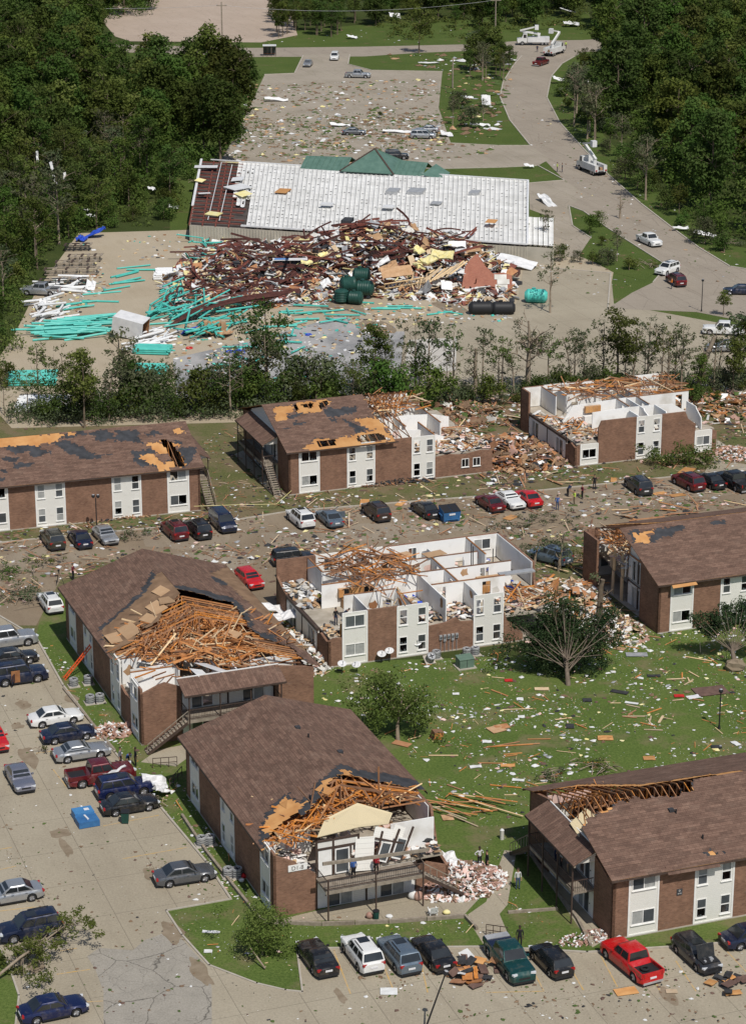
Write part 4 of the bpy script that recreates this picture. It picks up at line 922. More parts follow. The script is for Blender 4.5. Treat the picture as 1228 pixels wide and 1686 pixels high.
def lean(name,c,size,rx,ry,mat,rz=0): return piece(name,(c[0],-c[1],c[2]),size,Matrix.Rotation(rz,3,'Z')@Matrix.Rotation(ry,3,'Y')@Matrix.Rotation(rx,3,'X'),mat,b.o)
lean('leaning_siding',(-.1,7.1,4.0),(.05,1.5,2.6),.10,.15,M_SIDE)
lean('leaning_siding',(.35,8.8,5.0),(.05,1.6,1.1),.35,.25,M_SIDE); lean('leaning_siding',(.45,10.0,5.0),(.05,.9,1.0),.45,.25,M_SIDE)
for (x,t) in ((8.3,.3),(9.5,.42),(10.6,.42)): lean('leaning_post',(.15,x,4.1),(.12,.14,2.7),t,.1,M_TRIMB)
lean('leaning_post',(.2,9.2,4.55),(.1,2.4,.12),.35,0,M_TRIMB)
for x in (8.8,10.0): 
    d=lean('leaning_window',(.15,x,3.8),(.05,.85,1.7),.38,.12,M_TRIMW); piece('pane',(-.55,0,0),(.2,.78,.85),None,M_GLASS,d)
m=b.mb(); m.slab([(.5,3.6,5.65),(.5,6.9,5.9),(.4,9.2,5.8),(1.6,10.0,6.0),(2.7,7.6,6.75),(2.1,4.8,6.2)],.06); b.build(m,'fallen_gable',M_SIDEC)
m0=lambda p: b.rpx(p,0); r1=lambda p: b.rpx(p,1)
b.roofing({0:{'hole':[m0([(556,1272),(535,1296),(520,1318),(514,1330),(497,1342),(486,1338),(463,1356),(446,1372),(436,1385),(430,1440),(760,1440),(760,1300),(620,1255)])],
   'deck':[m0([(474,1312),(492,1327),(506,1320),(487,1342),(463,1358),(440,1374),(434,1364),(446,1342),(463,1315)]),m0([(528,1290),(545,1278),(552,1284),(536,1300)])],
   'felt':[m0([(545,1270),(520,1288),(514,1308),(500,1314),(491,1325),(472,1308),(460,1312),(440,1340),(430,1362),(424,1384),(433,1400),(760,1440),(760,1300)])]},
  1:{'hole':[r1([(556,1276),(575,1276),(609,1284),(641,1290),(700,1302),(800,1330),(760,1460),(500,1460)])],'deck':[r1([(560,1268),(575,1268),(580,1280),(566,1280)])],'felt':[r1([(550,1262),(565,1258),(585,1268),(615,1272),(641,1276),(700,1289),(800,1310),(760,1460),(500,1460)])]}})
for i in range(7): b.truss(4.2+.66*i,.6+.3*(i%3),W-.2-.5*(i%2),lean=b.rnd.gauss(0,.12),webs=True)
b.jumble([(1.0,.6),(7.5,1.2),(9,5),(8.5,W-4),(5.6,W-.3),(5.0,W-5),(2.4,5)],190,lambda u,v: 4.75+.22*min(v,W-v)*.5+.3*nz(u*.5,v*.5),(1.2,4.0),.35,seed=51,stuff=160)
b.jumble([(2.6,4),(4,3),(5,W-3),(3.4,W-4)],26,lambda u,v:5.2,(2,3.8),1.2,seed=52,mats=(M_LUM,M_LUMD))
b.heap([(.4,.5),(4,.5),(4.5,3.4),(.4,3.3)],110,lambda u,v:2.75+.9*max(0,1-v/3.4),[M_DRY,M_DRYD,M_INS,M_LUM2,M_FELT],(.25,.8),seed=53,as_parts=12)
b.heap([(.2,8),(1.6,6.5),(6,11),(5,W-.4),(.2,W-.6)],300,lambda u,v:2.75+.35*nz(u,v),[M_INS,M_INS,M_DRY,M_CARD,M_LUM,M_FELT],(.25,.8),seed=54,as_parts=20)
b.build(b.mb().box(1.7,1.82,9.9,13.4,2.7,5.05),'partition_wall',M_DRY); b.plan(skip=('b1','b2','b3','b4','spine2','party2','c1','c2','c3','c4','d1','d2','d3','d4'),plate=False,z1=4.4)
for (px,py,sx,sy,a) in ((478,1325,1.6,1.0,.2),(535,1300,1.4,.8,.5),(450,1352,1.5,.9,.1)):
    u,v=b.on_roof(px,py,0); piece('decking_panel',(u,-v,b.zr(v)-.02),(sx,sy,.025),Matrix.Rotation(a,3,'Z')@Matrix.Rotation(-math.atan(SLOPE)+.1,3,'X'),M_DECK,b.o)
for (px,py) in ((640,1175),(505,1220),(560,1218)):
    pass
def roof_bits(b,lst):
    for (px,py,side,kind) in lst:
        u,v=b.on_roof(px,py,side); z=b.zr(v)+.06
        if kind=='vent': b.build(b.mb().cyl((u,v,z-.05),(u,v,z+.32),.07,n=8),'vent_pipe',M_BLKP,b.roof,smooth=.6)
        elif kind=='cap': b.build(b.mb().box(u-.2,u+.2,v-.2,v+.2,z-.05,z+.16),'roof_vent',M_FELT,b.roof)
roof_bits(b,[(340,1315,0,'vent')][:0]+[(560,1240,1,'cap'),(508,1215,1,'vent'),(490,1200,1,'cap')]); 
B_F=b
# ------------------------------------------------------------------ front right block
b=Apt('apartment_block','front right brick apartment block with dark open balcony end and nearly whole roof',(1006,1549),20,1,24.0,15.0); W=b.W
b.ground_dark(); b.floor()
b.long_wall(0,-1,b.std(),broken=.35); b.long_wall(W,1,b.std())
b.endwall(0,3.2,[(0,HT-.4),(1.1,HT-.5),(2.2,HT-.1),(3.2,HT+.1)]); b.endwall(11.3,W,[(11.3,HT+.9),(W,HT)]); b.endwall(0,W,[(0,HT),(W/2,HT+2.4),(W,HT)],u=b.L,inward=-1)
b.entry(v0=3.2,v1=11.3); b.balcony(v0=3.2,v1=11.3,depth=1.6,stair=1)
c=lambda p: b.rpx(conv(3.01,820,1240,p))
b.roofing({0:{'hole':[c([(396,372),(470,318),(600,246),(720,226),(860,216),(960,196),(960,120),(100,120),(280,340)])],'felt':[c([(1005,492),(1040,488),(1130,495),(1080,512),(1010,510)])],'deck':[c([(1035,492),(1090,490),(1085,508),(1035,506)]),c([(790,628),(815,630),(815,650),(795,650)])]},
  1:{'hole':[[(-3,W/2-.5),(12.5,W/2-.2),(12,W/2+.8),(6,W/2+1.2),(3.2,W-2.2),(1.0,W-1.6),(-3,W-1.4)]],'deck':[[(-3,W/2-.5),(15.5,W/2-.5),(14,W/2+.9),(6.5,W/2+1.5),(3.8,W-1.9),(-3,W-1.2)]]}})
for i in range(19): b.truss(.6+.62*i,(2.6 if i<7 else 4.5),W-.2,webs=True)
b.jumble([(1,6),(6,7.5),(6,W-3),(1,W-2)],30,lambda u,v:5.4,(1.0,2.6),.5,seed=61,mats=(M_LUM,M_LUMD))
b.build(b.mb().slab([(-.3,3.6,5.5),(2.6,4.6,6.2),(1.6,8.4,6.5),(-.2,7.2,6.1)],.05),'gable_sheathing',M_SIDEC); b.build(b.mb().box(.2,3.8,W-2.9,W-2.8,5.3,6.0),'pink_backing',M_INS)
pl=b.build(b.mb().box(6.0-.9,6.0-.45,-.05,-.003,2.75,3.25),'number_plate',M_FELT)
def letters(b,txt,u,z,size,parent): lettering('lettering',txt,size,M_TRIMW,parent,(u,-.054,z),(PI/2,0,0))
letters(b,'D',5.325,3.05,.2,pl); letters(b,'25-32',5.325,2.85,.13,pl)
roof_bits(b,[(1104,1336,0,'cap'),(1112,1340,0,'vent'),(1156,1382,0,'vent'),(1120,1306,0,'vent')])
b.build(b.mb().slab([(4.0,-.75,4.95),(8.2,-.75,4.9),(8.2,-.3,5.35),(4.0,-.2,5.38)],.03),'roof_tongue',M_SHING,b.roof)
B_G=b
# ------------------------------------------------------------------ block at the right edge
b=Apt('apartment_block','brick apartment block at the right edge, its left end opened in both storeys',(1081.5,1044),20,1,24.0,16.2); W=b.W
b.ground_dark(); b.floor(u0=1.0)
b.long_wall(0,-1,b.std(),broken=.5); b.long_wall(W,1,b.std())
b.endwall(0,4.0,[(0,HT),(4.0,HT+1.3)]); b.endwall(W-3.2,W,[(W-3.2,HT-.1),(W,HT-.1)],u=-.4)
b.entry(v0=4.0,v1=W/2+.4,u=.9); b.gable(u=.9,v0=4.0,v1=W/2+.3)
c=lambda p: b.rpx(conv(3.01,820,820,p))
b.roofing({0:{'deck':[c([(660,178),(762,163),(748,222),(680,227)]),[(-1,-1),(-.9,-1),(-.9,-.9)]],'felt':[c([(640,165),(690,160),(750,215),(785,148),(945,138),(850,187),(745,225),(670,230)]),c([(1040,120),(1130,108),(1125,132),(1060,142)])]},
   1:{'hole':[[(-3,W/2-.3),(2.2,W/2-.3),(3.8,W-4),(1.5,W+2),(-3,W+2)],[(2,W/2-.3),(16,W/2-.3),(15,W/2+.7),(5,W/2+1.0),(3,W/2+2.5)]],'deck':[[(-3,W/2-.3),(30,W/2-.3),(30,W/2+.5),(5,W/2+1.3),(4.2,W-4),(3,W+2),(-3,W+2)]]}})
for i in range(24): b.truss(.8+.62*i,2.6,W-.2,webs=i%2==0)
b.jumble([(.2,W/2),(3,W/2),(3,W-1),(.2,W-1)],44,lambda u,v:4.6+.4*nz(u,v),(.9,2.8),.5,seed=71)
b.heap([(.2,W/2),(3,W/2),(3,W-.6),(.2,W-.6)],90,lambda u,v:4.0+.8*nz(u,v),[M_DRY,M_DRYD,M_LUM2,M_INS],(.25,.8),seed=72,as_parts=10)
for (u,v,z,sx,sz,ry) in ((.5,8.2,3.9,.1,2.2,.1),(.7,9.4,3.6,.1,2.5,-.12),(.4,10.6,3.9,.1,2.4,.05),(.6,11.6,3.8,.1,2.3,.1),(.5,9.0,1.3,.1,2.4,0),(.5,11.0,1.3,.1,2.4,.05)): piece('bare_stud',(u,v,z),(.1,.5 if sz>2.2 else .1,sz),Matrix.Rotation(ry,3,'X'),M_LUM2 if sz>2.2 else M_TRIMW,b.o)
b.part(3.2,W/2+.3,3.2,W-.4); b.part(1.0,W/2+.5,3.1,W/2+.5); b.part(3.2,W/2+.3,3.2,W-.4,.1,2.45,plate=False)
b.build(b.mb().slab([(1.0,-.9,4.85),(3.6,-.9,4.9),(3.5,-.2,5.3),(1.1,-.2,5.3)],.03),'lifted_decking',M_DECK,b.roof)
B_H=b
# ================================================================== commercial building with the stripped roof
ZE,ZB=3.1,4.9
SA,SB,SC,SD=G(332,262,ZB),G(869,297,ZB),G(868,402,ZE),G(312,366,ZE)
store=empty('warehouse',(SD.x,SD.y,0),0,'long low warehouse with stripped white roof and green entrance roof','warehouse')
O=Vector((SD.x,SD.y,0))
def sp(u,v,dz=0.0):   # u across 0..1, v from the near eave 0 to the back edge 1
    a=SD.lerp(SC,u); b_=SA.lerp(SB,u); p=a.lerp(b_,v); return Vector((p.x-O.x,p.y-O.y,p.z+dz))
NS=64; U0=.118
def strip(u0,u1,v0,v1,seed,q=None):
    q=q or sp; n=60; vs=[]; fs=[]; rr=random.Random(seed)
    for i in range(n+1):
        t=v0+(v1-v0)*i/n; ph=(t*20)%1.0; sag=-.30*math.sin(PI*ph)**.6+rr.uniform(-.02,.02)
        w_=u1-u0
        for k,du in enumerate((.03,.3,.7,.97)): vs.append(q(u0+w_*du,t,sag*(1.0 if k in(1,2) else .45)))
    hole=set()
    for q_ in range(20):
        if rr.random()<.34: hole.add((3*q_+1,1))
    for i in range(n):
        for k in range(3):
            if (i,k) in hole: continue
            fs.append((i*4+k,i*4+k+1,i*4+k+5,i*4+k+4))
    o=mesh_obj('roof_strip',vs,fs,M_ROOFW,store,smooth=.7); return o
for k in range(NS):
    a=U0+(1-U0)*k/NS; b_=U0+(1-U0)*(k+1)/NS
    if a<.165: strip(a,b_,.30+.04*math.sin(k*3)+.1*(k%3==0),1,k)
    else: strip(a,b_,0,1,k)
an=[G(868,357,ZE+.6),G(911,359,ZE+.6),G(911,405,ZE),G(868,402,ZE)]
def sp2(u,v,dz=0.0): p=an[3].lerp(an[2],u).lerp(an[0].lerp(an[1],u),v); return Vector((p.x-O.x,p.y-O.y,p.z+dz))
for k in range(5): strip(k/5+.01,(k+1)/5,0,1,100+k,sp2)
# exposed purlins at the left end
for i in range(18):
    v=.03+i*.055; rr=random.Random(i); e=U0+.04+(.03*math.sin(i*2.1))
    plank('purlin',sp(.002,v,-.12),sp(min(e,.165) if v<.33 else U0+.015,v,-.12),.22,.2,M_RUST,store)
for u in (.0,.04,.08,.12): plank('roof_beam',sp(u,.0,-.38),sp(u,1,-.38),.2,.3,M_RUST,store)
for u in (.055,.09): plank('white_strap',sp(u,.05,.03),sp(u+.01,.97,.03),.12,.03,M_METW,store)
# dark deck below the strips and the walls
dk=MB(); dk.add([sp(.0,0,-.6),sp(1,0,-.6),sp(1,1,-.6),sp(0,1,-.6)],[(0,1,2,3)]); dk.build('roof_underlay',speck('dark_underlay',(.045,.035,.03),(.10,.085,.075),.6,.9),store)
def wall(name,p,q,z0,z1a,z1b,mat,parent,th=.15,rib=0.0):
    p=Vector(p); q=Vector(q); d=(q-p).normalized(); n=Vector((-d.y,d.x,0))*th
    mb=MB(); mb.add([(p.x,p.y,z0),(q.x,q.y,z0),(q.x,q.y,z1b),(p.x,p.y,z1a),(p.x+n.x,p.y+n.y,z0),(q.x+n.x,q.y+n.y,z0),(q.x+n.x,q.y+n.y,z1b),(p.x+n.x,p.y+n.y,z1a)],CUBE_F)
    if rib:
        L=(q-p).length; k=int(L/rib)
        for i in range(k): c=p+d*(i+.5)*rib-n*.12; mb.bar((c.x,c.y,z0+.02),(c.x,c.y,min(z1a,z1b)-.02),.12,.05,up=d)
    return mb.build(name,mat,parent,recalc=True)
cs=[sp(0,0),sp(1,0),sp(1,1),sp(0,1)]
wall('front_wall',cs[0],cs[1],0,ZE-.45,ZE-.45,M_TANWALL,store,rib=.5); wall('side_wall',cs[1],cs[2],0,ZE-.45,ZB-.45,M_TANWALL,store); wall('back_wall',cs[2],cs[3],0,ZB-.45,ZB-.45,M_TANWALL,store); wall('side_wall',cs[3],cs[0],0,ZB-.45,ZE-.45,M_TANWALL,store)
ac=[sp2(0,0),sp2(1,0),sp2(1,1),sp2(0,1)]
for i in (0,1,2): wall('annex_wall',ac[i],ac[i+1],0,ZE-.4,ZE-.4,M_TANWALL,store)
plank('eave_trim',sp(U0+.04,0,.02),sp(1,0,.02),.25,.25,M_METW,store); plank('side_trim',sp(1,0,.02),sp(1,1,.02),.3,.22,M_METW,store); plank('ridge_trim',sp(.03,1,.05),sp(1,1,.05),.3,.15,M_METW,store); plank('side_trim',sp(0,.25,.0),sp(0,1,.0),.4,.2,M_METW,store)
# roof units and holes
for (x,y,sx,sy,h,m) in ((647,316,1.9,1.4,.8,M_GALV),(685,317,2.6,1.6,.9,M_GALV),(781,320,1.6,1.2,1.0,M_GALV),(466,314,2.0,1.5,.12,M_DECK),(809,364,1.6,1.0,.12,M_DECK),(538,336,2.0,.8,.2,M_METW),(640,340,1.8,.9,.2,M_METW),(718,334,1.6,.9,.15,M_GALV),(572,363,1.5,1.2,.5,M_FELT)):
    P=G(x,y,4.2)-O; piece('roof_unit',(P.x,P.y,4.2),(sx,sy*2.2,h),Matrix.Rotation(-.25,3,'Z'),m,store)
for i,(u,v,sx,sy,m_) in enumerate(((.02,.85,4,2,M_METW),(.01,.62,2.2,1.4,M_INSY),(.07,.12,2.6,1.6,M_INSY),(.13,.55,4,3,M_METW),(.15,.45,3,2,M_INSY),(.03,.42,2,1.2,M_METW),(.125,.68,3,2,M_METW),(.10,.95,2,1.4,M_INSY))):
    p=sp(u,v,.3); piece('torn_facing',p,(sx,sy,.08),Matrix.Rotation(i*1.3,3,'Z')@Matrix.Rotation(.18*math.sin(i*2),3,'X'),m_,store)
# green entrance roof
gx,gy=-1.0,G(605,287,4.6).y
def P3(dx,dy,z):
    z=z-1.2 if z>1 else z; c,s_=math.cos(-.29),math.sin(-.29); return (gx-O.x+dx*c-dy*s_, gy-O.y+dx*s_+dy*c, z)
ap=P3(0,4.6,9.4); bs=[P3(-4.8,-.5,6.2),P3(4.8,-.5,6.2),P3(4.8,9.5,6.2),P3(-4.8,9.5,6.2)]
for i in range(4):
    m=MB(); m.slab([bs[i],bs[(i+1)%4],ap],.12); m.build('hip_slope',M_GRNMET,store,recalc=True)
    plank('hip_cap',bs[i],ap,.3,.14,M_TRIMB if i<2 else M_GRNMET,store)
for sx,n in ((-1,12.5),(1,9.5)):
    a,b_=4.2,n; e=[P3(sx*a,.5,6.0),P3(sx*b_,.9,5.8),P3(sx*b_,4.6,7.4),P3(sx*a,4.6,7.6)]; f=[P3(sx*a,8.8,6.0),P3(sx*b_,8.4,5.8),P3(sx*b_,4.6,7.4),P3(sx*a,4.6,7.6)]
    for q in (e,f): m=MB(); m.slab(q if sx>0 else q[::-1],.1); m.build('wing_slope',M_GRNMET,store,recalc=True)
    for k in range(int(b_-a)): t=(k+.5)/(b_-a); plank('seam',Vector(e[0]).lerp(Vector(e[1]),t)+Vector((0,0,.07)),Vector(e[3]).lerp(Vector(e[2]),t)+Vector((0,0,.07)),.06,.06,M_GRNMET,store)
    plank('torn_gutter',Vector(e[0])+Vector((0,-.25,-.25)),Vector(e[1])+Vector((0,-.6,-.3)),.3,.2,M_METW,store)
m=MB(); m.slab([P3(9.8,-.5,6.4),P3(13.2,.5,5.6),P3(13.8,3.5,6.2),P3(11,4.5,7.4)],.1); m.build('torn_slope',M_GRNMET,store,recalc=True)
for i in range(4): plank('entrance_column',P3((-4,4,4,-4)[i],(0,0,9,9)[i],0),P3((-4,4,4,-4)[i],(0,0,9,9)[i],6.1),.4,.4,M_TRIMW,store)
# ================================================================== collapsed steel shed: heap of wreckage
pile_c=[G(*p) for p in ((420,452),(520,440),(625,425),(720,430),(790,455),(350,455))]; pile_h=[2.9,3.7,4.9,3.9,2.0,1.5]; pile_r=[11,12,11,11,8,9]
def hz(x,y):
    z=0.0
    for c,h,r in zip(pile_c,pile_h,pile_r):
        d=((x-c.x)/r)**2+((y-c.y)/(r*1.35))**2; z=max(z,h*math.exp(-d*1.6)*(1+.25*nz(x*.25,y*.25)))
    return z
PILE=[(335,400),(420,385),(560,375),(640,372),(760,395),(845,430),(850,495),(780,505),(700,495),(600,492),(500,505),(400,510),(300,520),(265,470)]
rr=random.Random(99)
mats=[M_DRY,M_DRYD,M_CARD,M_LUM2,M_INSY,M_STEEL,M_STEEL,M_GALV,M_FELT,M_METW,M_RUST,M_LUM,M_METW,M_BRICKRED]
mb=MB()
for (x,y) in scatter(PILE,5200,rr):
    z=hz(x,y)*rr.uniform(.5,1.06)+.1; big=rr.random()
    s=(rr.uniform(.3,1.9),rr.uniform(.2,1.2),rr.uniform(.02,.15)) if big<.7 else (rr.uniform(1.2,3.2),rr.uniform(.06,.2),rr.uniform(.06,.2))
    M=Matrix.Rotation(rr.uniform(0,6.3),3,'Z')@Matrix.Rotation(rr.gauss(0,.5),3,'X')@Matrix.Rotation(rr.gauss(0,.4),3,'Y')
    mb.chunk((x,y,z),s,M,rr.randrange(len(mats)),rr)
core=[]; n=40
for (x,y) in scatter([(330,410),(560,385),(640,380),(760,400),(840,440),(835,490),(700,480),(500,490),(330,500)],300,rr): 
    z=hz(x,y)*.6
    if z>.5: mb.obox((x,y,z/2),(3,3,z),Matrix.Rotation(rr.uniform(0,3),3,'Z'),8 if rr.random()<.5 else 5)
tag(mb.build('wreckage',mats),'heaped boards, sheet metal and packaging of the collapsed shed','wreckage',kind='stuff')
def beam(p,q,bend,r,mat,label,group,name='twisted_steel'):
    p=Vector(p); q=Vector(q); m=MB(); N=6; M=frame(q-p); off=M@Vector((0,bend[0],bend[1])); pts=[p.lerp(q,i/N)+off*math.sin(PI*i/N) for i in range(N+1)]
    c=pts[3].copy()
    for a,b_ in zip(pts,pts[1:]):
        e=(b_-a).normalized()*.04; m.bar(a-c-e,b_-c+e,r,r*.28); m.bar(a-c-e+M@Vector((0,0,r*.35)),b_-c+e+M@Vector((0,0,r*.35)),r*.25,r*.6)
    o=m.build(name,mat); o.location=c; return tag(o,label,'steel beam',group)
k=0
for (x,y) in scatter([(345,405),(560,380),(640,375),(760,398),(800,430),(760,460),(640,450),(560,465),(470,485),(300,505),(330,440)],150,rr):
    z=hz(x,y)+.3; a=rr.gauss(.35,.55) if rr.random()<.7 else rr.uniform(0,PI); t=rr.gauss(0,.2); L=rr.uniform(4,11)
    d=Vector((math.cos(a)*math.cos(t),math.sin(a)*math.cos(t),math.sin(t)))*L/2; c=Vector((x,y,z))
    p,q=c-d,c+d; p.z=max(p.z,hz(p.x,p.y)*.8+.15); q.z=max(q.z,hz(q.x,q.y)*.8+.15)
    beam(p,q,(rr.gauss(0,.6),rr.gauss(.1,.35)),rr.uniform(.22,.38),M_STEEL if rr.random()<.7 else M_RUST,'bent dark red steel beam lying across the wreckage heap','bent steel beams of the collapsed shed'); k+=1
beam(G(608,418,2.0),G(628,420,7.4),(0,.3),.5,M_RUST,'thick steel column end standing up at the top of the wreckage',None,'steel_column')
beam(G(596,430,2.0),G(627,420,7.0),(.2,.6),.35,M_STEEL,'steel rafter rising to the standing column end on the wreckage',None,'steel_rafter')
beam(G(472,425,2.0),G(476,418,6.0),(0,0),.4,M_RUST,'short steel stub sticking up from the left part of the wreckage',None,'steel_stub')
beam(G(295,512,.3),G(300,480,.8),(2.0,.6),.3,M_STEEL,'long curved steel beam lying round the white pipe stack',None,'twisted_steel')
# curved bundle sweeping over the yard
for i in range(10):
    beam(G(275+i*4,540-i*3,.3+.1*i),G(440+i*6,495-i*2,1.2+.12*i),(rr.gauss(1.2,.5),rr.uniform(.2,.9)),.28,M_STEEL,'steel beam in the curved bundle sweeping over the yard','curved bundle of steel beams')
def sheet_obj(name,px,z,sx,sy,rot,mat,label,cat,group=None,th=.05,sub=4,crump=.12):
    """bent sheet with real thickness"""
    rr_=random.Random(name+str(px)); n=sub; vs=[]; M=Matrix.Rotation(rot[2],3,'Z')@Matrix.Rotation(rot[1],3,'Y')@Matrix.Rotation(rot[0],3,'X')
    for s_ in (1,-1):
        for i in range(n+1):
            for j in range(n+1):
                h=crump*nz(i*.9+px[0],j*.9+px[1])
                vs.append(M@Vector(((i/n-.5)*sx,(j/n-.5)*sy,h+s_*th/2)))
    zz=min(v[2] for v in vs) if False else 0
    K=(n+1)**2; fs=[]
    for i in range(n):
        for j in range(n):
            a=i*(n+1)+j; fs.append((a,a+n+1,a+n+2,a+1)); fs.append((K+a,K+a+1,K+a+n+2,K+a+n+1))
    for i in range(n):
        for (a,b_) in ((i,i+1),((n)*(n+1)+i+1,(n)*(n+1)+i),((i+1)*(n+1),i*(n+1)),(i*(n+1)+n,(i+1)*(n+1)+n)): fs.append((a,b_,K+b_,K+a))
    o=mesh_obj(name,vs,fs,mat,recalc=True); P=G(px[0],px[1],z); o.location=P; return tag(o,label,cat,group)
for i,(px,z,sx,sy,rt,m,lb) in enumerate([((700,428),3.6,4.5,.0,(0,0,0),M_INSY,'')][:0]): pass
for i,(x,y) in enumerate(((688,412),(705,428),(718,418),(690,438),(735,420),(540,385),(560,408),(655,398),(630,375),(668,390),(505,432),(530,420),(440,410),(380,395))):
    P=G(x,y,0); sheet_obj('insulation_batt',(x,y),hz(P.x,P.y)+.5,rr.uniform(1.6,3),rr.uniform(1,1.8),(rr.gauss(0,.3),rr.gauss(0,.3),rr.uniform(0,3)),M_INSY,'crumpled yellow insulation batt on the wreckage heap','insulation','yellow insulation on the wreckage heap',.25,4,.5)
for i in range(12):
    P=G(700+i*5,455-i*1.2+rr.uniform(-3,3),1.6+.15*i); a=math.radians(60+rr.gauss(0,4)); d=Vector((math.cos(a),math.sin(a),.18))*2.6
    o=plank('yellow_board',P-d,P+d,.3,.06,M_LUM2); tag(o,'pale yellow board in the fanned stack on the wreckage','board','fanned pale yellow boards')
for i,(x,y,sx,sy,rt,m,lb) in enumerate([(640,398,3.2,2.2,(.5,.1,.3),M_CARD,'tan plywood sheet propped near the top of the wreckage'),(653,447,4.6,2.2,(.5,-.1,.15),M_CARD,'large tan plywood sheet above the wooden lattice on the wreckage'),(775,415,4.0,1.6,(.4,0,.5),M_CARD,'torn tan board above the fallen red brick wall'),(722,465,2.0,1.2,(.8,.2,.2),M_DRYD,'grey board leaning left of the fallen red brick wall'),(735,470,1.8,1.4,(.9,.2,.4),M_DRY,'white board leaning beside the fallen red brick wall'),(770,448,3.6,1.4,(.3,.2,.3),M_METW,'white metal sheet lying above the fallen red brick wall'),(700,405,4.5,1.8,(.3,.1,.1),M_GALV,'grey metal sheet on the right shoulder of the wreckage'),(568,412,.9,2.6,(.3,0,.1),M_GALV,'narrow grey duct lying on the middle of the wreckage'),(425,425,2.2,1.4,(.5,.3,.5),M_METW,'white crumpled sheet on the left shoulder of the wreckage'),(850,430,6.0,2.6,(.2,.2,-.4),M_METW,'large crumpled white metal sheet right of the fallen brick wall')]):
    P=G(x,y,0); sheet_obj('sheet_panel',(x,y),hz(P.x,P.y)*.9+.6,sx,sy,rt,m,lb,'panel',None,.08,4,.3)
for i in range(64):
    q=rr.random(); x,y=scatter(PILE,1,rr)[0]; m_=rr.choice((M_METW,M_DRY,M_CARD,M_GALV,M_METW,M_DRYD,M_LUM2)); o=sheet_obj('crumpled_sheet',(i*7,i*3),0,rr.uniform(1.2,3.4),rr.uniform(.6,1.8),(rr.gauss(0,.5),rr.gauss(0,.4),rr.uniform(0,6)),m_,'crumpled pale sheet tangled in the wreckage heap','sheet','crumpled sheets in the wreckage heap',.06,4,.45); o.location=(x,y,hz(x,y)+.55)
# sign board over a dark frame
sg_=empty('sign_frame',G(478,445,1.6),.05,'dark steel frame carrying a blue and white board in the wreckage','sign')
MB().box(-2.6,2.6,-.5,.5,1.6,1.75).build('board',M_METW,sg_); MB().box(-2.6,-.2,-.51,.51,1.752,1.77).build('blue_stripe',speck('sign_blue',(.10,.25,.55),(.16,.33,.62),1,.5),sg_)
for x in (-2.4,0,2.4): MB().box(x-.08,x+.08,-.4,.4,0,1.6).build('upright',M_TRIMB,sg_)
MB().box(-2.3,2.3,-.1,.1,.1,1.5).build('dark_back',M_FELT,sg_)
# wooden lattice truss
lt_=empty('wooden_lattice',G(665,470,1.5),.2,'wooden lattice truss lying on the front of the wreckage','truss')
for z in (0,.9): plank('chord',(-3,0,z),(3,0,z),.12,.14,M_LUM2,lt_)
for i in range(11): plank('strut',(-2.9+.58*i,0,.05),(-2.9+.58*i,0,.85),.1,.1,M_LUM2,lt_)
lt_.rotation_euler=(.5,-.12,.2)
for i in range(14):
    P=G(672+i*2.5,478+rr.uniform(-6,4),.4); plank_o=plank('pale_plank',P,P+Vector((rr.uniform(-.6,.6),rr.uniform(1,2),rr.uniform(1.2,2.6))),.12,.05,M_LUM2); tag(plank_o,'pale plank leaning under the wooden lattice of the wreckage','plank','pale planks under the lattice')
# fallen red brick wall with a stepped outline
bw=empty('brick_wall',G(803,480,.2),.0,'fallen red brick wall panel leaning on the right of the wreckage','wall')
prof=[(-4.0,0),(3.6,0),(3.6,3.0),(2.4,3.6),(.8,3.4),(-.4,5.0),(-1.4,7.2),(-2.4,6.2),(-3.2,4.8)]
n=len(prof); m=MB(); m.add([(a,z*.75,z*.62) for a,z in prof]+[(a,z*.75+.15,z*.62-.2) for a,z in prof],[tuple(range(n)),tuple(range(n,2*n))[::-1]]+[(i,(i+1)%n,n+(i+1)%n,n+i) for i in range(n)]); m.build('wall_panel',M_BRICKRED,bw,recalc=True)
for (x,z) in ((2.0,.8),(2.3,1.8),(1.9,2.7)): piece('grey_patch',(x,z*.75-.04,z*.62+.04),(1.8,.9,.05),Matrix.Rotation(.69,3,'X'),M_DRYD,bw)
# tanks
def tank(px,z,r,L,rz,mat,label,vert=False,name='plastic_tank',group=None):
    m=MB(); prof=[(0,r*.55),(.08*L,r*.86),(.14*L,r)]+sum([[(L*(.14+.72*(i)/6),r*.97),(L*(.14+.72*(i+.5)/6),r*1.02)] for i in range(6)],[])+[(L*.86,r),(L*.92,r*.86),(L,r*.55)]
    N=16; vs=[]; K=len(prof)
    for (x,q) in prof:
        for k in range(N): a=2*PI*k/N; vs.append((x-L/2,q*math.cos(a),q*math.sin(a)))
    fs=[(i*N+k,(i+1)*N+k,(i+1)*N+(k+1)%N,i*N+(k+1)%N) for i in range(K-1) for k in range(N)]+[tuple(range(N)),tuple(range((K-1)*N,K*N))[::-1]]
    m.add(vs,fs); t=empty(name,G(px[0],px[1],z),rz,label,'tank',group)
    bd=m.build('tank_body',mat,t,smooth=.6,recalc=True); 
    MB().cyl((-.1*L,0,r*.9),(-.1*L,0,r*1.18),r*.3,n=12).build('lid',mat,t,recalc=True)
    if vert: t.rotation_euler=(0,-PI/2,rz)
    return t
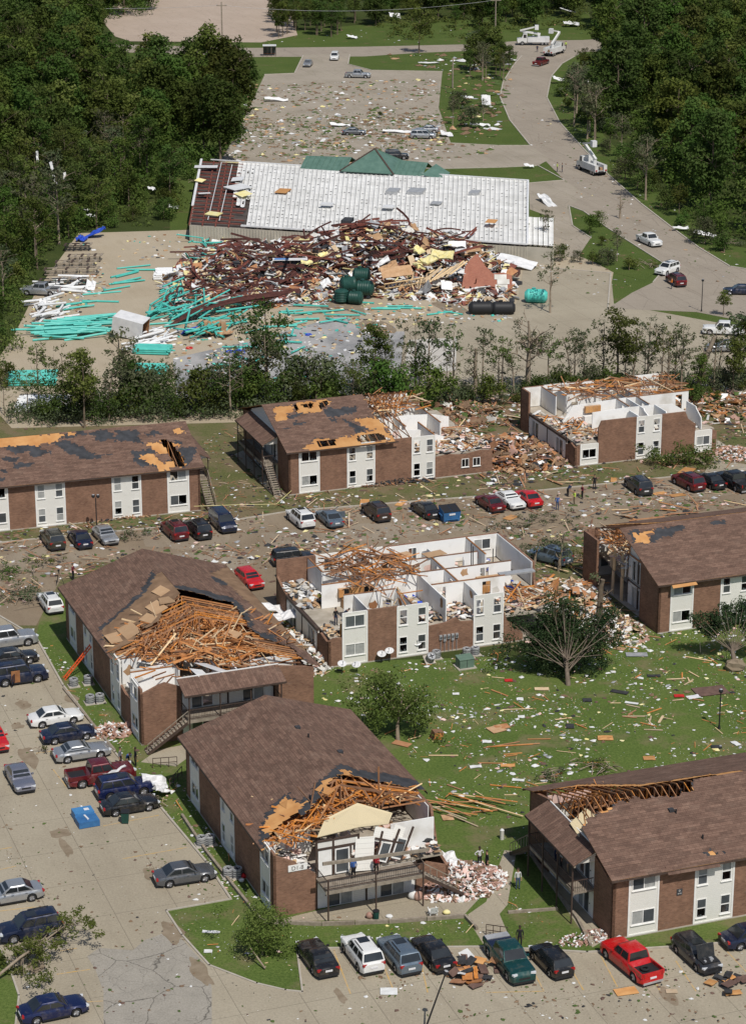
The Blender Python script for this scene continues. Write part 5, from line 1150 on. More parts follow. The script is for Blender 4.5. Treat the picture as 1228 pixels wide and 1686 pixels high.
tank((573,468),2.2,1.15,2.4,.2,M_TANKG,'dark green plastic tank at the left of the tank group'); tank((595,453),2.0,1.1,2.6,-.1,M_TANKG,'dark green plastic tank uppermost in the tank group'); tank((600,474),1.6,1.1,2.8,-.15,M_TANKG,'dark green plastic tank at the right of the tank group'); tank((562,487),1.1,1.05,2.0,0,M_TANKG,'dark green tank standing upright in front of the wreckage',True); tank((585,490),1.0,.95,2.2,-.3,M_TANKG,'smallest dark green tank in front of the tank group')
tank((792,507),.9,.95,3.6,.02,M_BLKP,'left of the two black ribbed tanks before the brick wall'); tank((828,507),.9,.95,3.4,.02,M_BLKP,'right of the two black ribbed tanks before the brick wall')
tank((882,487),1.0,1.0,3.3,-.1,M_TEAL,'teal ribbed tank lying on the paved yard')
# ------------------------------------------------------------------ pipes
_pm={}
def pipe_mesh(mat):
    if mat.name not in _pm:
        n=9; vs=[]; fs=[]
        for x in (-.5,.5):
            for r in (1,.82):
                for k in range(n): a=2*PI*k/n; vs.append((x,r*math.cos(a),r*math.sin(a)))
        for k in range(n):
            q=(k+1)%n; fs+= [(k,2*n+k,2*n+q,q),(k,q,n+q,n+k),(2*n+k,3*n+k,3*n+q,2*n+q),(n+k,n+q,3*n+q,3*n+k)]
        o=mesh_obj('pipe',vs,fs,mat,smooth=.6,recalc=True); _pm[mat.name]=o.data; bpy.data.objects.remove(o)
    return _pm[mat.name]
def pipe(c,a,L,r,mat,label,group,tilt=0.0,name='pipe'):
    o=bpy.data.objects.new(name,pipe_mesh(mat)); col.objects.link(o)
    d=Vector((math.cos(a)*math.cos(tilt),math.sin(a)*math.cos(tilt),math.sin(tilt)))
    o.matrix_world=Matrix.Translation(c)@frame(d).to_4x4()@Matrix.Diagonal((L,r,r,1)); return tag(o,label,'pipe',group)
def pipes(poly,n,ang,spread,lens,r,mat,label,group,zmax=.9,tilt=.05,zf=None):
    for (x,y) in scatter(poly,n,rr):
        z=rr.uniform(r,max(zmax,r*1.05))+(zf(x,y) if zf else 0); pipe((x,y,z),math.radians(rr.gauss(ang,spread)),rr.uniform(*lens),rr.uniform(.85,1.15)*r,mat,label,group,rr.gauss(0,tilt))
pipes([(70,540),(120,528),(165,525),(190,545),(140,560),(65,562),(45,552)],62,14,7,(5.5,6.1),.16,M_TEAL,'teal pipe in the loose heap at the left of the gravel yard','teal pipes heaped at the left of the yard',1.0)
pipes([(270,505),(300,480),(330,500),(390,500),(400,545),(330,560),(275,545)],70,60,40,(4.5,6.1),.13,M_TEAL,'teal pipe in the tangled fan before the steel beams','tangled teal pipes before the steel beams',1.6,.15)
pipes([(250,540),(290,500),(300,470),(280,470),(245,520)],26,68,10,(5,6),.14,M_TEAL,'teal pipe fanned beside the white trailer box','teal pipes fanned beside the trailer box',.9,.1)
pipes([(300,395),(350,392),(350,440),(330,470),(290,445),(340,420)],22,40,50,(3,5.5),.12,M_TEAL,'teal pipe tangled round the white pipe stack','teal pipes round the white stack',1.2,.15)
pipes([(230,425),(245,440),(230,470),(180,500),(130,515),(100,505),(160,490)],14,25,18,(4.5,6),.13,M_TEAL,'teal pipe lying loose on the open gravel','loose teal pipes on the gravel',.25,.01)
pipes([(500,490),(560,495),(620,490),(560,545),(480,560),(470,520)],12,15,35,(3,6),.13,M_TEAL,'teal pipe lying loose on the wet slab','loose teal pipes on the wet slab',.35,.02)
pipes([(430,530),(520,520),(480,600),(390,620),(370,590)],16,30,40,(3,5),.13,M_TEAL,'teal pipe among the litter near the leaning tree row','teal pipes by the tree row',.35,.03)
pipes([(640,490),(760,520),(700,520),(560,500)],7,5,20,(3,4.5),.13,M_TEAL,'single teal pipe on the muddy ground before the heap','single teal pipes before the heap',.18,.0)
def bundle(px,n,rows,a,L,r,mat,label,group=None):
    P=G(*px); d=Vector((math.cos(a),math.sin(a),0)); nn=Vector((-d.y,d.x,0))
    low=MB()
    for j in range(rows):
        for i in range(n):
            c=P+nn*(i-n/2)*2.05*r+Vector((0,0,r+j*1.8*r+.05))+d*rr.uniform(-.4,.4)
            if j==rows-1: pipe(c,a+rr.gauss(0,.008),L,r,mat,label,group)
            else: low.cyl(c-d*L/2,c+d*L/2,r,n=8)
    o=low.build('stacked_pipe',mat,smooth=.6); tag(o,label.replace('pipe in','pipes under the top layer in'),'pipes',kind='stuff')
bundle((52,628),13,3,.05,6,.17,M_TEAL,'teal pipe in the neat stack at the far left','neat stack of teal pipes')
bundle((252,580),9,3,-.12,4.6,.15,M_TEAL,'teal pipe in the short stack behind the trailer box','short stack of teal pipes behind the trailer')
bundle((246,612),9,3,-.05,4.4,.15,M_TEAL,'teal pipe in the stack nearest the tree row','stack of teal pipes nearest the trees')
bundle((72,668),18,2,.03,6,.16,M_WPIPE,'white pipe in the flat stack at the far left','flat stack of white pipes')
bundle((298,455),14,3,.06,7.5,.16,M_WPIPE,'white pipe in the tall stack beside the curved beam','tall stack of white pipes')
pipes([(245,548),(285,545),(270,575),(215,580)],26,50,18,(4,6),.15,M_WPIPE,'white pipe sliding off behind the trailer box','white pipes behind the trailer',.7,.05)
pipes([(60,500),(95,495),(110,525),(60,535)],24,65,25,(3.5,5.5),.16,M_WPIPE,'white pipe heaped below the wrecked truck at left','white pipes below the wrecked truck',.9,.08)
pipes([(80,455),(150,460),(160,480),(70,490)],14,8,12,(4,6),.16,M_WPIPE,'white pipe lying beside the yard racks','white pipes beside the racks',.6,.05)
# trailer box
tb=empty('trailer_box',G(215,555,0),-.35,'white trailer box tipped over in the yard with open brown end','trailer')
m=MB()
for q in ((-2.2,2.2,-1.3,-1.22,0,2.5),(-2.2,2.2,1.22,1.3,0,2.5),(-2.2,2.2,-1.3,1.3,-.08,0),(-2.2,2.2,-1.3,1.3,2.5,2.58),(-2.28,-2.2,-1.3,1.3,0,2.5)): m.box(*q)
m.build('box_body',M_METW,tb)
for y in (-.9,-.3,.3,.9): MB().box(-2.0,2.15,y-.26,y+.26,.02,.06).build('floor_board',M_CARD,tb)
MB().box(-2.1,2.19,1.15,1.21,.05,2.45).build('inner_lining',M_LUMD,tb); MB().box(-2.19,-2.1,-1.2,1.15,.05,2.45).build('inner_lining',M_LUMD,tb)
tb.rotation_euler=(.12,.18,-.3); tb.location.z=.45
# pallet racks with dark gear at the left edge of the yard
for i,(x,y,w_) in enumerate(((118,452,8),(105,470,7),(140,430,5),(128,412,4),(125,440,6))):
    rk=empty('storage_rack',G(x,y),.12,('dark storage rack lying lowest at the left edge of the yard','dark storage rack beside the wrecked truck','dark storage rack in the middle of the yard edge','small dark rack nearest the blue tarpaulin','dark storage rack with grey boards')[i],'rack')
    for yy in (-.8,.8):
        for zz in (.3,.9): plank('rail',(-w_/2,yy,zz),(w_/2,yy,zz),.14,.14,M_BLKP if i%2 else M_WOODG,rk)
    for k in range(6): plank('cross_board',(-w_/2+k*w_/5,-.9,.98),(-w_/2+k*w_/5+.3,.9,.98),.35,.06,M_WOODG if k%2 else M_TRIMB,rk)
    for k in range(4): plank('leg',(-w_/2+.2+k*(w_-.4)/3,-.8,0),(-w_/2+.2+k*(w_-.4)/3,-.8,.9),.12,.12,M_BLKP,rk)
for i,(x,y,sx,sy,m_,lb) in enumerate(((150,386,5,2,M_BLUE,'blue tarpaulin bundled at the far corner of the yard'),(135,392,2,1.5,M_BLUE,'small blue tarpaulin scrap beside the bundled one'),(310,545,3,2,M_BLUE,'blue sheeting tangled among the teal pipes'),(395,578,1.4,1,M_BLUE,'blue coil sheet lying by the wet slab'),(118,470,2.6,1.2,M_METW,'white torn sheet hanging over the storage rack'),(150,470,2.2,1.4,M_METW,'white crumpled sheet beside the storage rack'),(72,500,1.2,2.4,M_METW,'white panel standing at the left tree edge'),(900,330,6,1.6,M_METW,'long white metal sheet lying on the drive beside the warehouse'),(345,548,3.0,1.2,M_CARD,'tan cardboard packs beside the tangled pipes'),(372,548,2.6,1.4,M_CARD,'tan cardboard packs before the leafy tree'))):
    sheet_obj('tarpaulin' if m_ is M_BLUE else 'torn_sheet',(x,y),.5,sx,sy,(rr.gauss(0,.25),rr.gauss(0,.25),rr.uniform(0,3)),m_,lb,'sheet',None,.12,5,.55)
for i,(x,y) in enumerate(((340,545),(347,546),(354,546),(361,545),(368,547))):
    P=G(x,y); o=piece('cardboard_pack',(P.x,P.y,.7),(.7,1.0,1.4),Matrix.Rotation(rr.gauss(.2,.1),3,'Z'),M_CARD); tag(o,'tan cardboard pack in the upright row beside the tangled pipes','box','row of tan cardboard packs')
for i,(x,y,r,m_) in enumerate(((378,580,.5,M_BLUE),(392,588,.5,M_BLUE),(508,552,.4,M_BLUE),(312,574,.4,speck('red_plastic',(.5,.02,.02),(.6,.04,.03),2,.4)))):
    P=G(x,y); m=MB(); N=18; m.path([(r*math.cos(2*PI*k/N),r*math.sin(2*PI*k/N),.1) for k in range(N+1)],.1,6); o=m.build('hose_coil',m_,smooth=.8); o.location=P; tag(o,('blue hose coil nearest the cardboard packs','blue hose coil at the tree row','blue hose coil on the wet slab','red hose coil on the slab edge')[i],'hose')
mats=[M_DRY,M_CARD,M_LUM2,M_METW,M_GALV,M_TEAL,M_INSY,M_FELT,M_LUMD]; mb=MB()
for (poly,n) in (([(265,470),(400,520),(620,500),(850,500),(840,530),(660,540),(480,640),(330,640),(250,560)],900),([(60,470),(170,440),(180,470),(110,540),(50,540)],260),([(130,390),(330,385),(330,420),(140,440)],60)):
    for (x,y) in scatter(poly,n,rr): mb.obox((x,y,.08),(rr.uniform(.1,.7),rr.uniform(.1,.5),rr.uniform(.02,.15)),Matrix.Rotation(rr.uniform(0,6),3,'Z')@Matrix.Rotation(rr.gauss(0,.2),3,'X'),rr.randrange(len(mats)))
tag(mb.build('yard_litter',mats),'small scraps of packaging and metal strewn over the yard','litter',kind='stuff')
# ================================================================== vehicles
def paint(name,c,metal=.25,dirty=.42):
    t=NT(name); p=t.coord('obj'); f=t.noise(p,1.6,5,.65)
    k=t.mix(t.ramp(f,[(.52,(0,0,0)),(.8,(dirty,)*3)]),c,(.24,.20,.15)); t.done(k,t.ramp(f,[(.4,(.22,)*3),(.75,(.55,)*3)]),metal,.5)
    t.b.inputs['Coat Weight'].default_value=.4; t.b.inputs['Coat Roughness'].default_value=.08; return t.m
PC={'white':paint('paint_white',(.70,.70,.68),0),'black':paint('paint_black',(.012,.012,.013),0),'navy':paint('paint_navy',(.012,.018,.045)),'silver':paint('paint_silver',(.42,.43,.44),.6),
 'grey':paint('paint_grey',(.13,.135,.145),.5),'bluegrey':paint('paint_bluegrey',(.16,.21,.26),.5),'red':paint('paint_red',(.48,.010,.012),0),'maroon':paint('paint_maroon',(.12,.010,.014),.2),'blue':paint('paint_blue',(.010,.017,.07),.3),
 'green':paint('paint_green',(.008,.055,.052),.3),'brown':paint('paint_brown',(.055,.035,.028),.3),'olive':paint('paint_olive',(.05,.05,.038),.3),'lilac':paint('paint_lilac',(.26,.27,.33),.6),'charcoal':paint('paint_charcoal',(.035,.037,.042),.3)}
# type: L, W, H, wheelbase offsets (front,rear from centre), wheel r, belt, hood z, boot z, screen base/top, rear top/base, kind
CT={'sedan':(4.65,1.80,1.45,1.42,-1.36,.33,.92,.86,.93,.95,.25,-.95,-1.65),'coupe':(4.75,1.88,1.38,1.42,-1.40,.35,.92,.88,.95,.75,.05,-1.0,-1.75),'hatch':(4.25,1.75,1.50,1.32,-1.28,.32,.94,.90,.98,1.05,.35,-1.55,-1.98),
 'suv':(4.70,1.88,1.74,1.42,-1.38,.38,1.08,1.04,1.10,1.05,.40,-1.95,-2.22),'wagon':(4.70,1.78,1.50,1.40,-1.38,.33,.94,.88,.96,.95,.25,-1.85,-2.20),'van':(5.0,1.95,1.76,1.55,-1.50,.35,1.06,1.00,1.08,1.55,.75,-2.15,-2.38),
 'pickup':(5.70,2.00,1.85,1.85,-1.75,.40,1.14,1.12,1.05,1.20,.65,-.85,-1.0),'jeep':(4.45,1.78,1.68,1.36,-1.30,.36,1.08,1.02,1.10,.85,.45,-1.95,-2.18),'bigsuv':(5.15,2.02,1.90,1.55,-1.45,.40,1.16,1.12,1.18,1.15,.55,-2.2,-2.45)}
def smooth(a,b_,x): t=min(1,max(0,(x-a)/(b_-a))); return t*t*(3-2*t)
def build_car(kind):
    L,Wd,H,wf,wr,rw,belt,hood,boot,sb,st,rt,rb=CT[kind]; hw=Wd/2; pk=kind=='pickup'
    root=empty('parked_car',(0,0,0)); ra=rw+.055
    xs=sorted({-L/2,-L/2+.05,-L/2+.18,-L/2+.45,L/2,L/2-.05,L/2-.2,L/2-.5,0.0,.35,-.4,sb,rb if rb>-L/2+.5 else -L/2+.5}|{c+q*ra for c in (wf,wr) for q in (-1.02,-.98,-.8,-.5,0,.5,.8,.98,1.02)})
    vs=[]; sec=[]
    for x in xs:
        e=max(0,(abs(x)-(L/2-.55))/.55); wy=hw*(1-.16*e**2.2)
        zb=.22+(.10*e)
        for c in (wf,wr):
            d=abs(x-c)
            if d<ra: zb=max(zb,rw+math.sqrt(max(0,ra*ra-d*d)))
        if x>sb: zt=hood-(hood-.62)*max(0,(x-(L/2-.35))/.35)**2*.55-.05*smooth(sb,L/2,x)
        elif x<rb: zt=boot-.06*smooth(-rb,L/2,-x) if not pk else .78
        else: zt=belt
        if pk and x<rb-.02: zt=.80
        if x<-L/2+.06: zt-=.10
        if x>L/2-.06: zt-=.05
        zm=max(zb+.02,.62); zs=max(zm+.03,zt-.13)
        pts=[(0,zb),(wy*.88,zb),(wy*.97,zb+.03),(wy,max(zm,zb+.04)),(wy*.975,max(zs,zb+.05)),(wy*.90,zt-.015),(wy*.55,zt+.02),(0,zt+.035)]
        sec.append(pts)
    n=len(sec[0]); N=2*n-2
    for x,pts in zip(xs,sec):
        ring=[(x,-y,z) for y,z in pts]+[(x,y,z) for y,z in pts[1:-1][::-1]]
        vs+=ring
    fs=[]
    for i in range(len(xs)-1):
        for k in range(N): q=(k+1)%N; fs.append((i*N+k,(i+1)*N+k,(i+1)*N+q,i*N+q))
    fs.append(tuple(range(N))); fs.append(tuple(range((len(xs)-1)*N,len(xs)*N))[::-1])
    body=mesh_obj('body',vs,fs,PC['white'],root,smooth=.65,recalc=True)
    # cabin: painted frustum, glass panes proud of it
    cw,tw=hw*.90,hw*.72; zt=H; zb=belt-.02
    def cab(x,y,z): return (x,y,z)
    B4=[(sb,-cw*.93),(rb,-cw*.93),(rb,cw*.93),(sb,cw*.93)]
    m=MB(); rows=[]
    lv=[(zb,sb,rb,cw),(zb+(zt-zb)*.5,sb+(st-sb)*.5,rb+(rt-rb)*.52,cw*.5+tw*.5+.015),(zt-.10,sb+(st-sb)*.93,rb+(rt-rb)*.93,tw+.035),(zt-.03,st-.10,rt+.08,tw-.03),(zt,st-.35,rt+.30,tw*.7)]
    vv=[]
    for z,xf,xr,wy in lv:
        for t in (0,.35,.7,1):
            x=xf+(xr-xf)*t; vv.append((x,-wy,z))
        for t in (1,.7,.35,0):
            x=xf+(xr-xf)*t; vv.append((x,wy,z))
    ff=[]
    for i in range(len(lv)-1):
        for k in range(8): q=(k+1)%8; ff.append((i*8+k,i*8+q,(i+1)*8+q,(i+1)*8+k))
    t=(len(lv)-1)*8; ff+= [(t,t+1,t+6,t+7),(t+1,t+2,t+5,t+6),(t+2,t+3,t+4,t+5)]
    mesh_obj('cabin',vv,ff,PC['white'],root,smooth=.6,recalc=True)
    def lerp3(a,b_,t): return tuple(a[i]+(b_[i]-a[i])*t for i in range(3))
    z0,z1=zb+.08,zt-.10
    def ex(z,front): 
        t=(z-zb)/(zt-.10-zb); return (sb+(st-sb)*.93*t+.012) if front else (rb+(rt-rb)*.93*t-.012)
    def wy(z): t=(z-zb)/(zt-.10-zb); return cw+(tw+.035-cw)*t
    for nm,fr in (('windscreen',True),('rear_window',False)):
        a=.90; x0,x1=ex(z0,fr),ex(z1,fr); y0,y1=wy(z0)*a,wy(z1)*a; q=.012
        s_=1 if fr else -1
        mm=MB(); mm.add([(x0+s_*q,-y0,z0+q),(x0+s_*q,y0,z0+q),(x1+s_*q,y1,z1+q),(x1+s_*q,-y1,z1+q),(x0-s_*.05,-y0,z0),(x0-s_*.05,y0,z0),(x1-s_*.05,y1,z1),(x1-s_*.05,-y1,z1)],CUBE_F); mm.build(nm,M_CGLASS,root,recalc=True)
    # side windows between pillars
    nside=3 if kind in('suv','van','jeep','bigsuv','wagon') else (1 if kind=='coupe' else 2)
    x_f0,x_f1=ex(z0+.02,True)-.16,ex(z1,True)-.10; x_r0,x_r1=ex(z0+.02,False)+.16,ex(z1,False)+.12
    for sd in (-1,1):
        for k in range(nside):
            a0=k/nside+ (.02 if k else 0); a1=(k+1)/nside-(.02 if k<nside-1 else 0)
            p=[(x_f0+(x_r0-x_f0)*a0,z0+.03),(x_f0+(x_r0-x_f0)*a1,z0+.03),(x_f1+(x_r1-x_f1)*a1,z1-.02),(x_f1+(x_r1-x_f1)*a0,z1-.02)]
            mm=MB(); mm.add([(x,sd*(wy(z)+.012),z) for x,z in p]+[(x,sd*(wy(z)-.05),z) for x,z in p],CUBE_F); mm.build('side_window',M_CGLASS,root,recalc=True)
        mir=MB().obox((sb-.28,sd*(cw+.10),z0+.06),(.12,.20,.14),Matrix.Rotation(sd*.2,3,'Z')); mir.build('mirror',PC['white'],root)
        for x in ((.1,-.95) if kind not in('coupe','pickup') else (-.3,)): MB().box(x-.09,x+.09,sd*(hw*.985),sd*(hw*.985+.018),.80,.825).build('door_handle',M_BLKP,root)
        MB().box(wr+ra+.02,wf-ra-.02,sd*hw*.93,sd*hw*.995,.20,.30).build('sill_trim',M_BLKP,root)
    # wheels
    N=18
    for c in (wf,wr):
        for sd in (-1,1):
            y=sd*(hw-.115); mm=MB(); pr=[(-.10,rw*.62),(-.10,rw*.93),(-.07,rw),(.07,rw),(.10,rw*.93),(.10,rw*.62)]; vv=[];
            for (o_,r) in pr:
                for k in range(N): a=2*PI*k/N; vv.append((c+r*math.cos(a),y+o_,rw+r*math.sin(a)))
            ff=[(i*N+k,(i+1)*N+k,(i+1)*N+(k+1)%N,i*N+(k+1)%N) for i in range(len(pr)-1) for k in range(N)]; mm.add(vv,ff); ty=mm.build('wheel',M_TYRE,root,smooth=.6,recalc=True)
            rm=MB(); vv=[(c,y+sd*.05,rw)]
            for k in range(20): a=2*PI*k/20; r=rw*.64; vv.append((c+r*math.cos(a),y+sd*(.085 if k%4<2 else .04),rw+r*math.sin(a)))
            rm.add(vv,[(0,1+k,1+(k+1)%20) for k in range(20)]); rm.build('rim',M_RIM,ty,recalc=False)
    # lamps, bumpers, plates
    for sd in (-1,1):
        MB().obox((L/2-.12,sd*hw*.70,hood-.20),(.22,.36,.13),Matrix.Rotation(-sd*.35,3,'Z')).build('headlight',M_HEAD,root)
        MB().obox((-L/2+.08,sd*hw*.74,(boot-.17) if not pk else .92),(.16,.30 if not pk else .14,.16 if not pk else .34),Matrix.Rotation(sd*.3,3,'Z')).build('taillight',M_TAIL,root)
    MB().box(L/2-.06,L/2+.012,-hw*.42,hw*.42,.52,.66).build('grille',M_BLKP,root)
    MB().box(L/2-.10,L/2+.03,-hw*.80,hw*.80,.24,.38).build('front_bumper',M_BLKP,root)
    MB().box(-L/2-.03,-L/2+.10,-hw*.80,hw*.80,.24,.40).build('rear_bumper',M_BLKP if kind not in('pickup',) else M_GALV,root)
    MB().box(-L/2-.025,-L/2+.01,-.26,.26,.62,.76).build('number_plate',M_PLATE,root)
    if kind in('suv','wagon','bigsuv','jeep'):
        for sd in (-1,1): MB().bar((st-.45,sd*(tw-.08),H+.03),(rt+.35,sd*(tw-.08),H+.03),.05,.05).build('roof_rail',M_BLKP,root)
        MB().box(-.5,.25,-.4,.4,H-.006,H+.012).build('sunroof',M_CGLASS,root)
    if pk:
        x0,x1=-L/2+.06,rb+.02
        for q in ((x0,x1,-hw*.96,-hw*.86,.78,1.12),(x0,x1,hw*.86,hw*.96,.78,1.12)): MB().box(*q).build('bed_side',PC['white'],root)
        MB().box(x0-.04,x0+.05,-hw*.86,hw*.86,.55,1.10).build('tailgate',PC['white'],root)
        MB().box(x0+.05,x1,-hw*.85,hw*.85,.80,.855).build('bed_liner',M_BLKP,root)
    return root
PROTO={}
def car(kind,color,px,ang,label,group=None,z=0.0,extra=None,scale=1.0):
    if kind not in PROTO: PROTO[kind]=build_car(kind)
    o=copy_tree(PROTO[kind])
    P=G(*px); o.location=(P.x,P.y,z+.017); o.rotation_euler=(0,0,math.radians(ang)); tag(o,label,'pickup truck' if kind=='pickup' else 'car',group)
    o.scale=(scale,)*3
    for ch in o.children:
        if ch.data and ch.data.materials and ch.data.materials[0].name.startswith('paint_'):
            ch.material_slots[0].link='OBJECT'; ch.material_slots[0].material=PC[color]
    return o
N_,S_,E_,W_=111,291,21,201
car('coupe','black',(523,1587),N_,'black coupe at the left end of the front parking row')
car('suv','white',(597,1582),N_,'white crossover with missing rear glass in the front parking row')
car('suv','bluegrey',(657,1584),N_+1,'blue-grey crossover with roof rails beside the white crossover')
car('sedan','black',(713,1580),N_+2,'black sedan beside the torn roofing heap in the front row')
gp=car('pickup','green',(838,1592),S_-2,'dark green pickup with covered bed facing the camera'); 
MB().box(-2.72,-1.0,-.92,.92,1.12,1.20).build('bed_cover',PC['navy'],gp); MB().box(-2.70,-2.1,-.88,.88,1.201,1.26).build('cover_hinge',M_GALV,gp)
car('hatch','black',(907,1592),N_+2,'small black hatchback between the green and red pickups')
rp=car('pickup','red',(1038,1594),N_+6,'bright red pickup with a spare tyre in its bed')
m=MB(); NN=18
for k in range(1): m.path([(-1.9+.27*math.cos(2*PI*q/NN),.1+.27*math.sin(2*PI*q/NN),.97) for q in range(NN+1)],.10,8)
sp_=m.build('spare_tyre',M_TYRE,rp,smooth=.8)
ow=car('wagon','charcoal',(1145,1582),S_+2,'dark wagon with its bonnet raised over the engine'); 
MB().obox((1.22,0,1.42),(.06,1.35,1.05),Matrix.Rotation(-.28,3,'Y')).build('raised_bonnet',PC['charcoal'],ow); MB().box(1.05,2.05,-.62,.62,.90,.935).build('engine_bay',M_BLKP,ow)
for (x,y,s) in ((1.4,-.2,.3),(1.6,.25,.35),(1.8,-.35,.2),(1.35,.4,.22),(1.85,.1,.2)): piece('engine_part',(x,y,.97),(s,s*.7,.10),None,M_GALV if x>1.5 else M_FELT,ow)
car('sedan','navy',(1236,1552),E_,'dark car cut by the right edge beside the front block')
car('pickup','silver',(12,1063),E_,'silver pickup at the top of the left parking row')
car('sedan','black',(22,1092),E_,'black car between the silver pickup and the dark blue estate')
bs_=car('bigsuv','navy',(32,1122),E_,'dark blue off-roader with its rear door standing open'); MB().obox((-.75,-1.25,.85),(.75,.07,.75),Matrix.Rotation(1.0,3,'Z')).build('open_door',PC['navy'],bs_); MB().box(-.9,-.1,-1.018,-1.012,.35,1.5).build('door_opening',M_LUMD,bs_)
car('sedan','white',(92,1190),E_,'white sedan in the left parking row')
car('sedan','navy',(113,1217),E_,'dark blue sedan between the white and the silver car')
car('coupe','silver',(135,1247),E_,'silver coupe with sunroof in the left parking row')
car('pickup','maroon',(166,1286),E_,'dark red pickup with white debris on its bonnet')
car('suv','blue',(205,1308),E_,'blue crossover between the red pickup and the black sedan')
car('sedan','black',(214,1334),E_,'black sedan with leaves against its side, last of the left row')
car('sedan','lilac',(34,1290),S_,'silver-grey sedan standing in the lane of the left lot')
car('sedan','red',(-8,1225),S_,'red car cut by the left edge of the lot')
car('sedan','grey',(304,1450),E_-2,'grey sedan parked alone near the front block')
car('sedan','silver',(20,1482),W_,'silver sedan at the left edge of the lower lot')
car('suv','navy',(50,1540),W_+2,'dark blue crossover half behind the fallen branch')
car('sedan','blue',(88,1672),E_+2,'bright navy sedan at the bottom left corner')
car('wagon','white',(84,1000),N_,'white car half hidden behind the torn-open left block')
car('suv','olive',(88,897),N_,'olive off-roader with smashed rear glass at the left of the back row')
car('sedan','navy',(133,895),N_,'navy sedan beside the olive off-roader')
car('sedan','silver',(174,889),S_+3,'silver sedan facing the camera in the back row')
car('suv','maroon',(288,882),N_+3,'maroon off-roader left of two dark cars in the back row')
car('suv','black',(326,880),N_+3,'black off-roader between the maroon one and the minivan')
car('van','navy',(367,868),S_,'dark blue minivan facing the camera in the back row')
car('suv','white',(495,862),N_+2,'white off-roader before the half-roofed block')
dg=car('sedan','bluegrey',(543,861),N_+1,'slate blue sedan with an open door before the half-roofed block'); MB().obox((.15,-1.3,.75),(1.0,.07,.7),Matrix.Rotation(1.2,3,'Z')).build('open_door',PC['bluegrey'],dg)
car('suv','brown',(619,851),N_+2,'dark brown off-roader covered in dirt before the half-roofed block')
car('sedan','black',(700,847),N_+4,'black sedan left of the blue dumpster')
car('sedan','maroon',(806,836),N_+3,'maroon sedan beside the white wreck in the back row')
car('coupe','white',(839,831),S_+2,'white coupe with bent bonnet beside the red car')
car('sedan','red',(869,828),N_,'red sedan at the right of the white coupe')
car('suv','charcoal',(1050,808),N_-4,'dark off-roader standing alone before the roofless right block')
car('suv','maroon',(1132,802),N_+6,'maroon crossover left of the dark sedan at right')
car('sedan','black',(1167,799),N_+6,'dark sedan between the maroon crossover and black pickup')
car('pickup','black',(1207,801),N_+4,'black pickup at the right end of the back row')
car('sedan','charcoal',(1245,795),N_+4,'dark car cut by the right edge of the back row')
car('jeep','black',(483,928),E_-4,'black boxy off-roader in the muddy road behind the roofless block')
car('hatch','red',(411,962),S_+5,'bright red hatchback on the muddy ground between two blocks')
car('hatch','black',(492,950),E_,'crushed dark car under boards behind the roofless block')
car('suv','bluegrey',(905,925),N_+30,'grey car wrapped in fallen branches beside the right block')
car('pickup','white',(1068,402),-68,'white pickup driving down the curved road')
car('suv','white',(1098,450),-130,'white off-roader stopped at the road mouth')
car('suv','maroon',(1112,468),105,'dark red car behind the white off-roader',)
car('pickup','maroon',(890,107),62,'dark pickup behind the utility trucks at the top of the road')
car('sedan','silver',(507,109),-97,'small silver sedan at the entrance of the far lot')
car('van','white',(551,98),-93,'white van at the entrance of the far lot')
car('pickup','silver',(589,128),-8,'silver pickup crossing the far lot')
car('sedan','grey',(583,222),2,'dark grey sedan standing in the littered far lot')
car('van','silver',(696,228),-4,'silver minivan beside the wrecked silver car in the far lot')
car('sedan','silver',(703,218),178,'silver car behind the minivan in the far lot')
car('suv','black',(652,262),3,'black off-roader behind the green entrance roof')
car('sedan','navy',(1216,484),176,'dark blue car by the right edge at the junction')
car('pickup','white',(1190,550),170,'white truck wreck behind the tree row at right')
car('wagon','silver',(1190,578),176,'silver estate car behind the tree row at right')
car('pickup','silver',(68,485),170,'wrecked grey pickup at the left edge of the gravel yard')
for o_ in list(PROTO.values()):
    for ch in list(o_.children):
        for g_ in list(ch.children): bpy.data.objects.remove(g_)
        bpy.data.objects.remove(ch)
    bpy.data.objects.remove(o_)
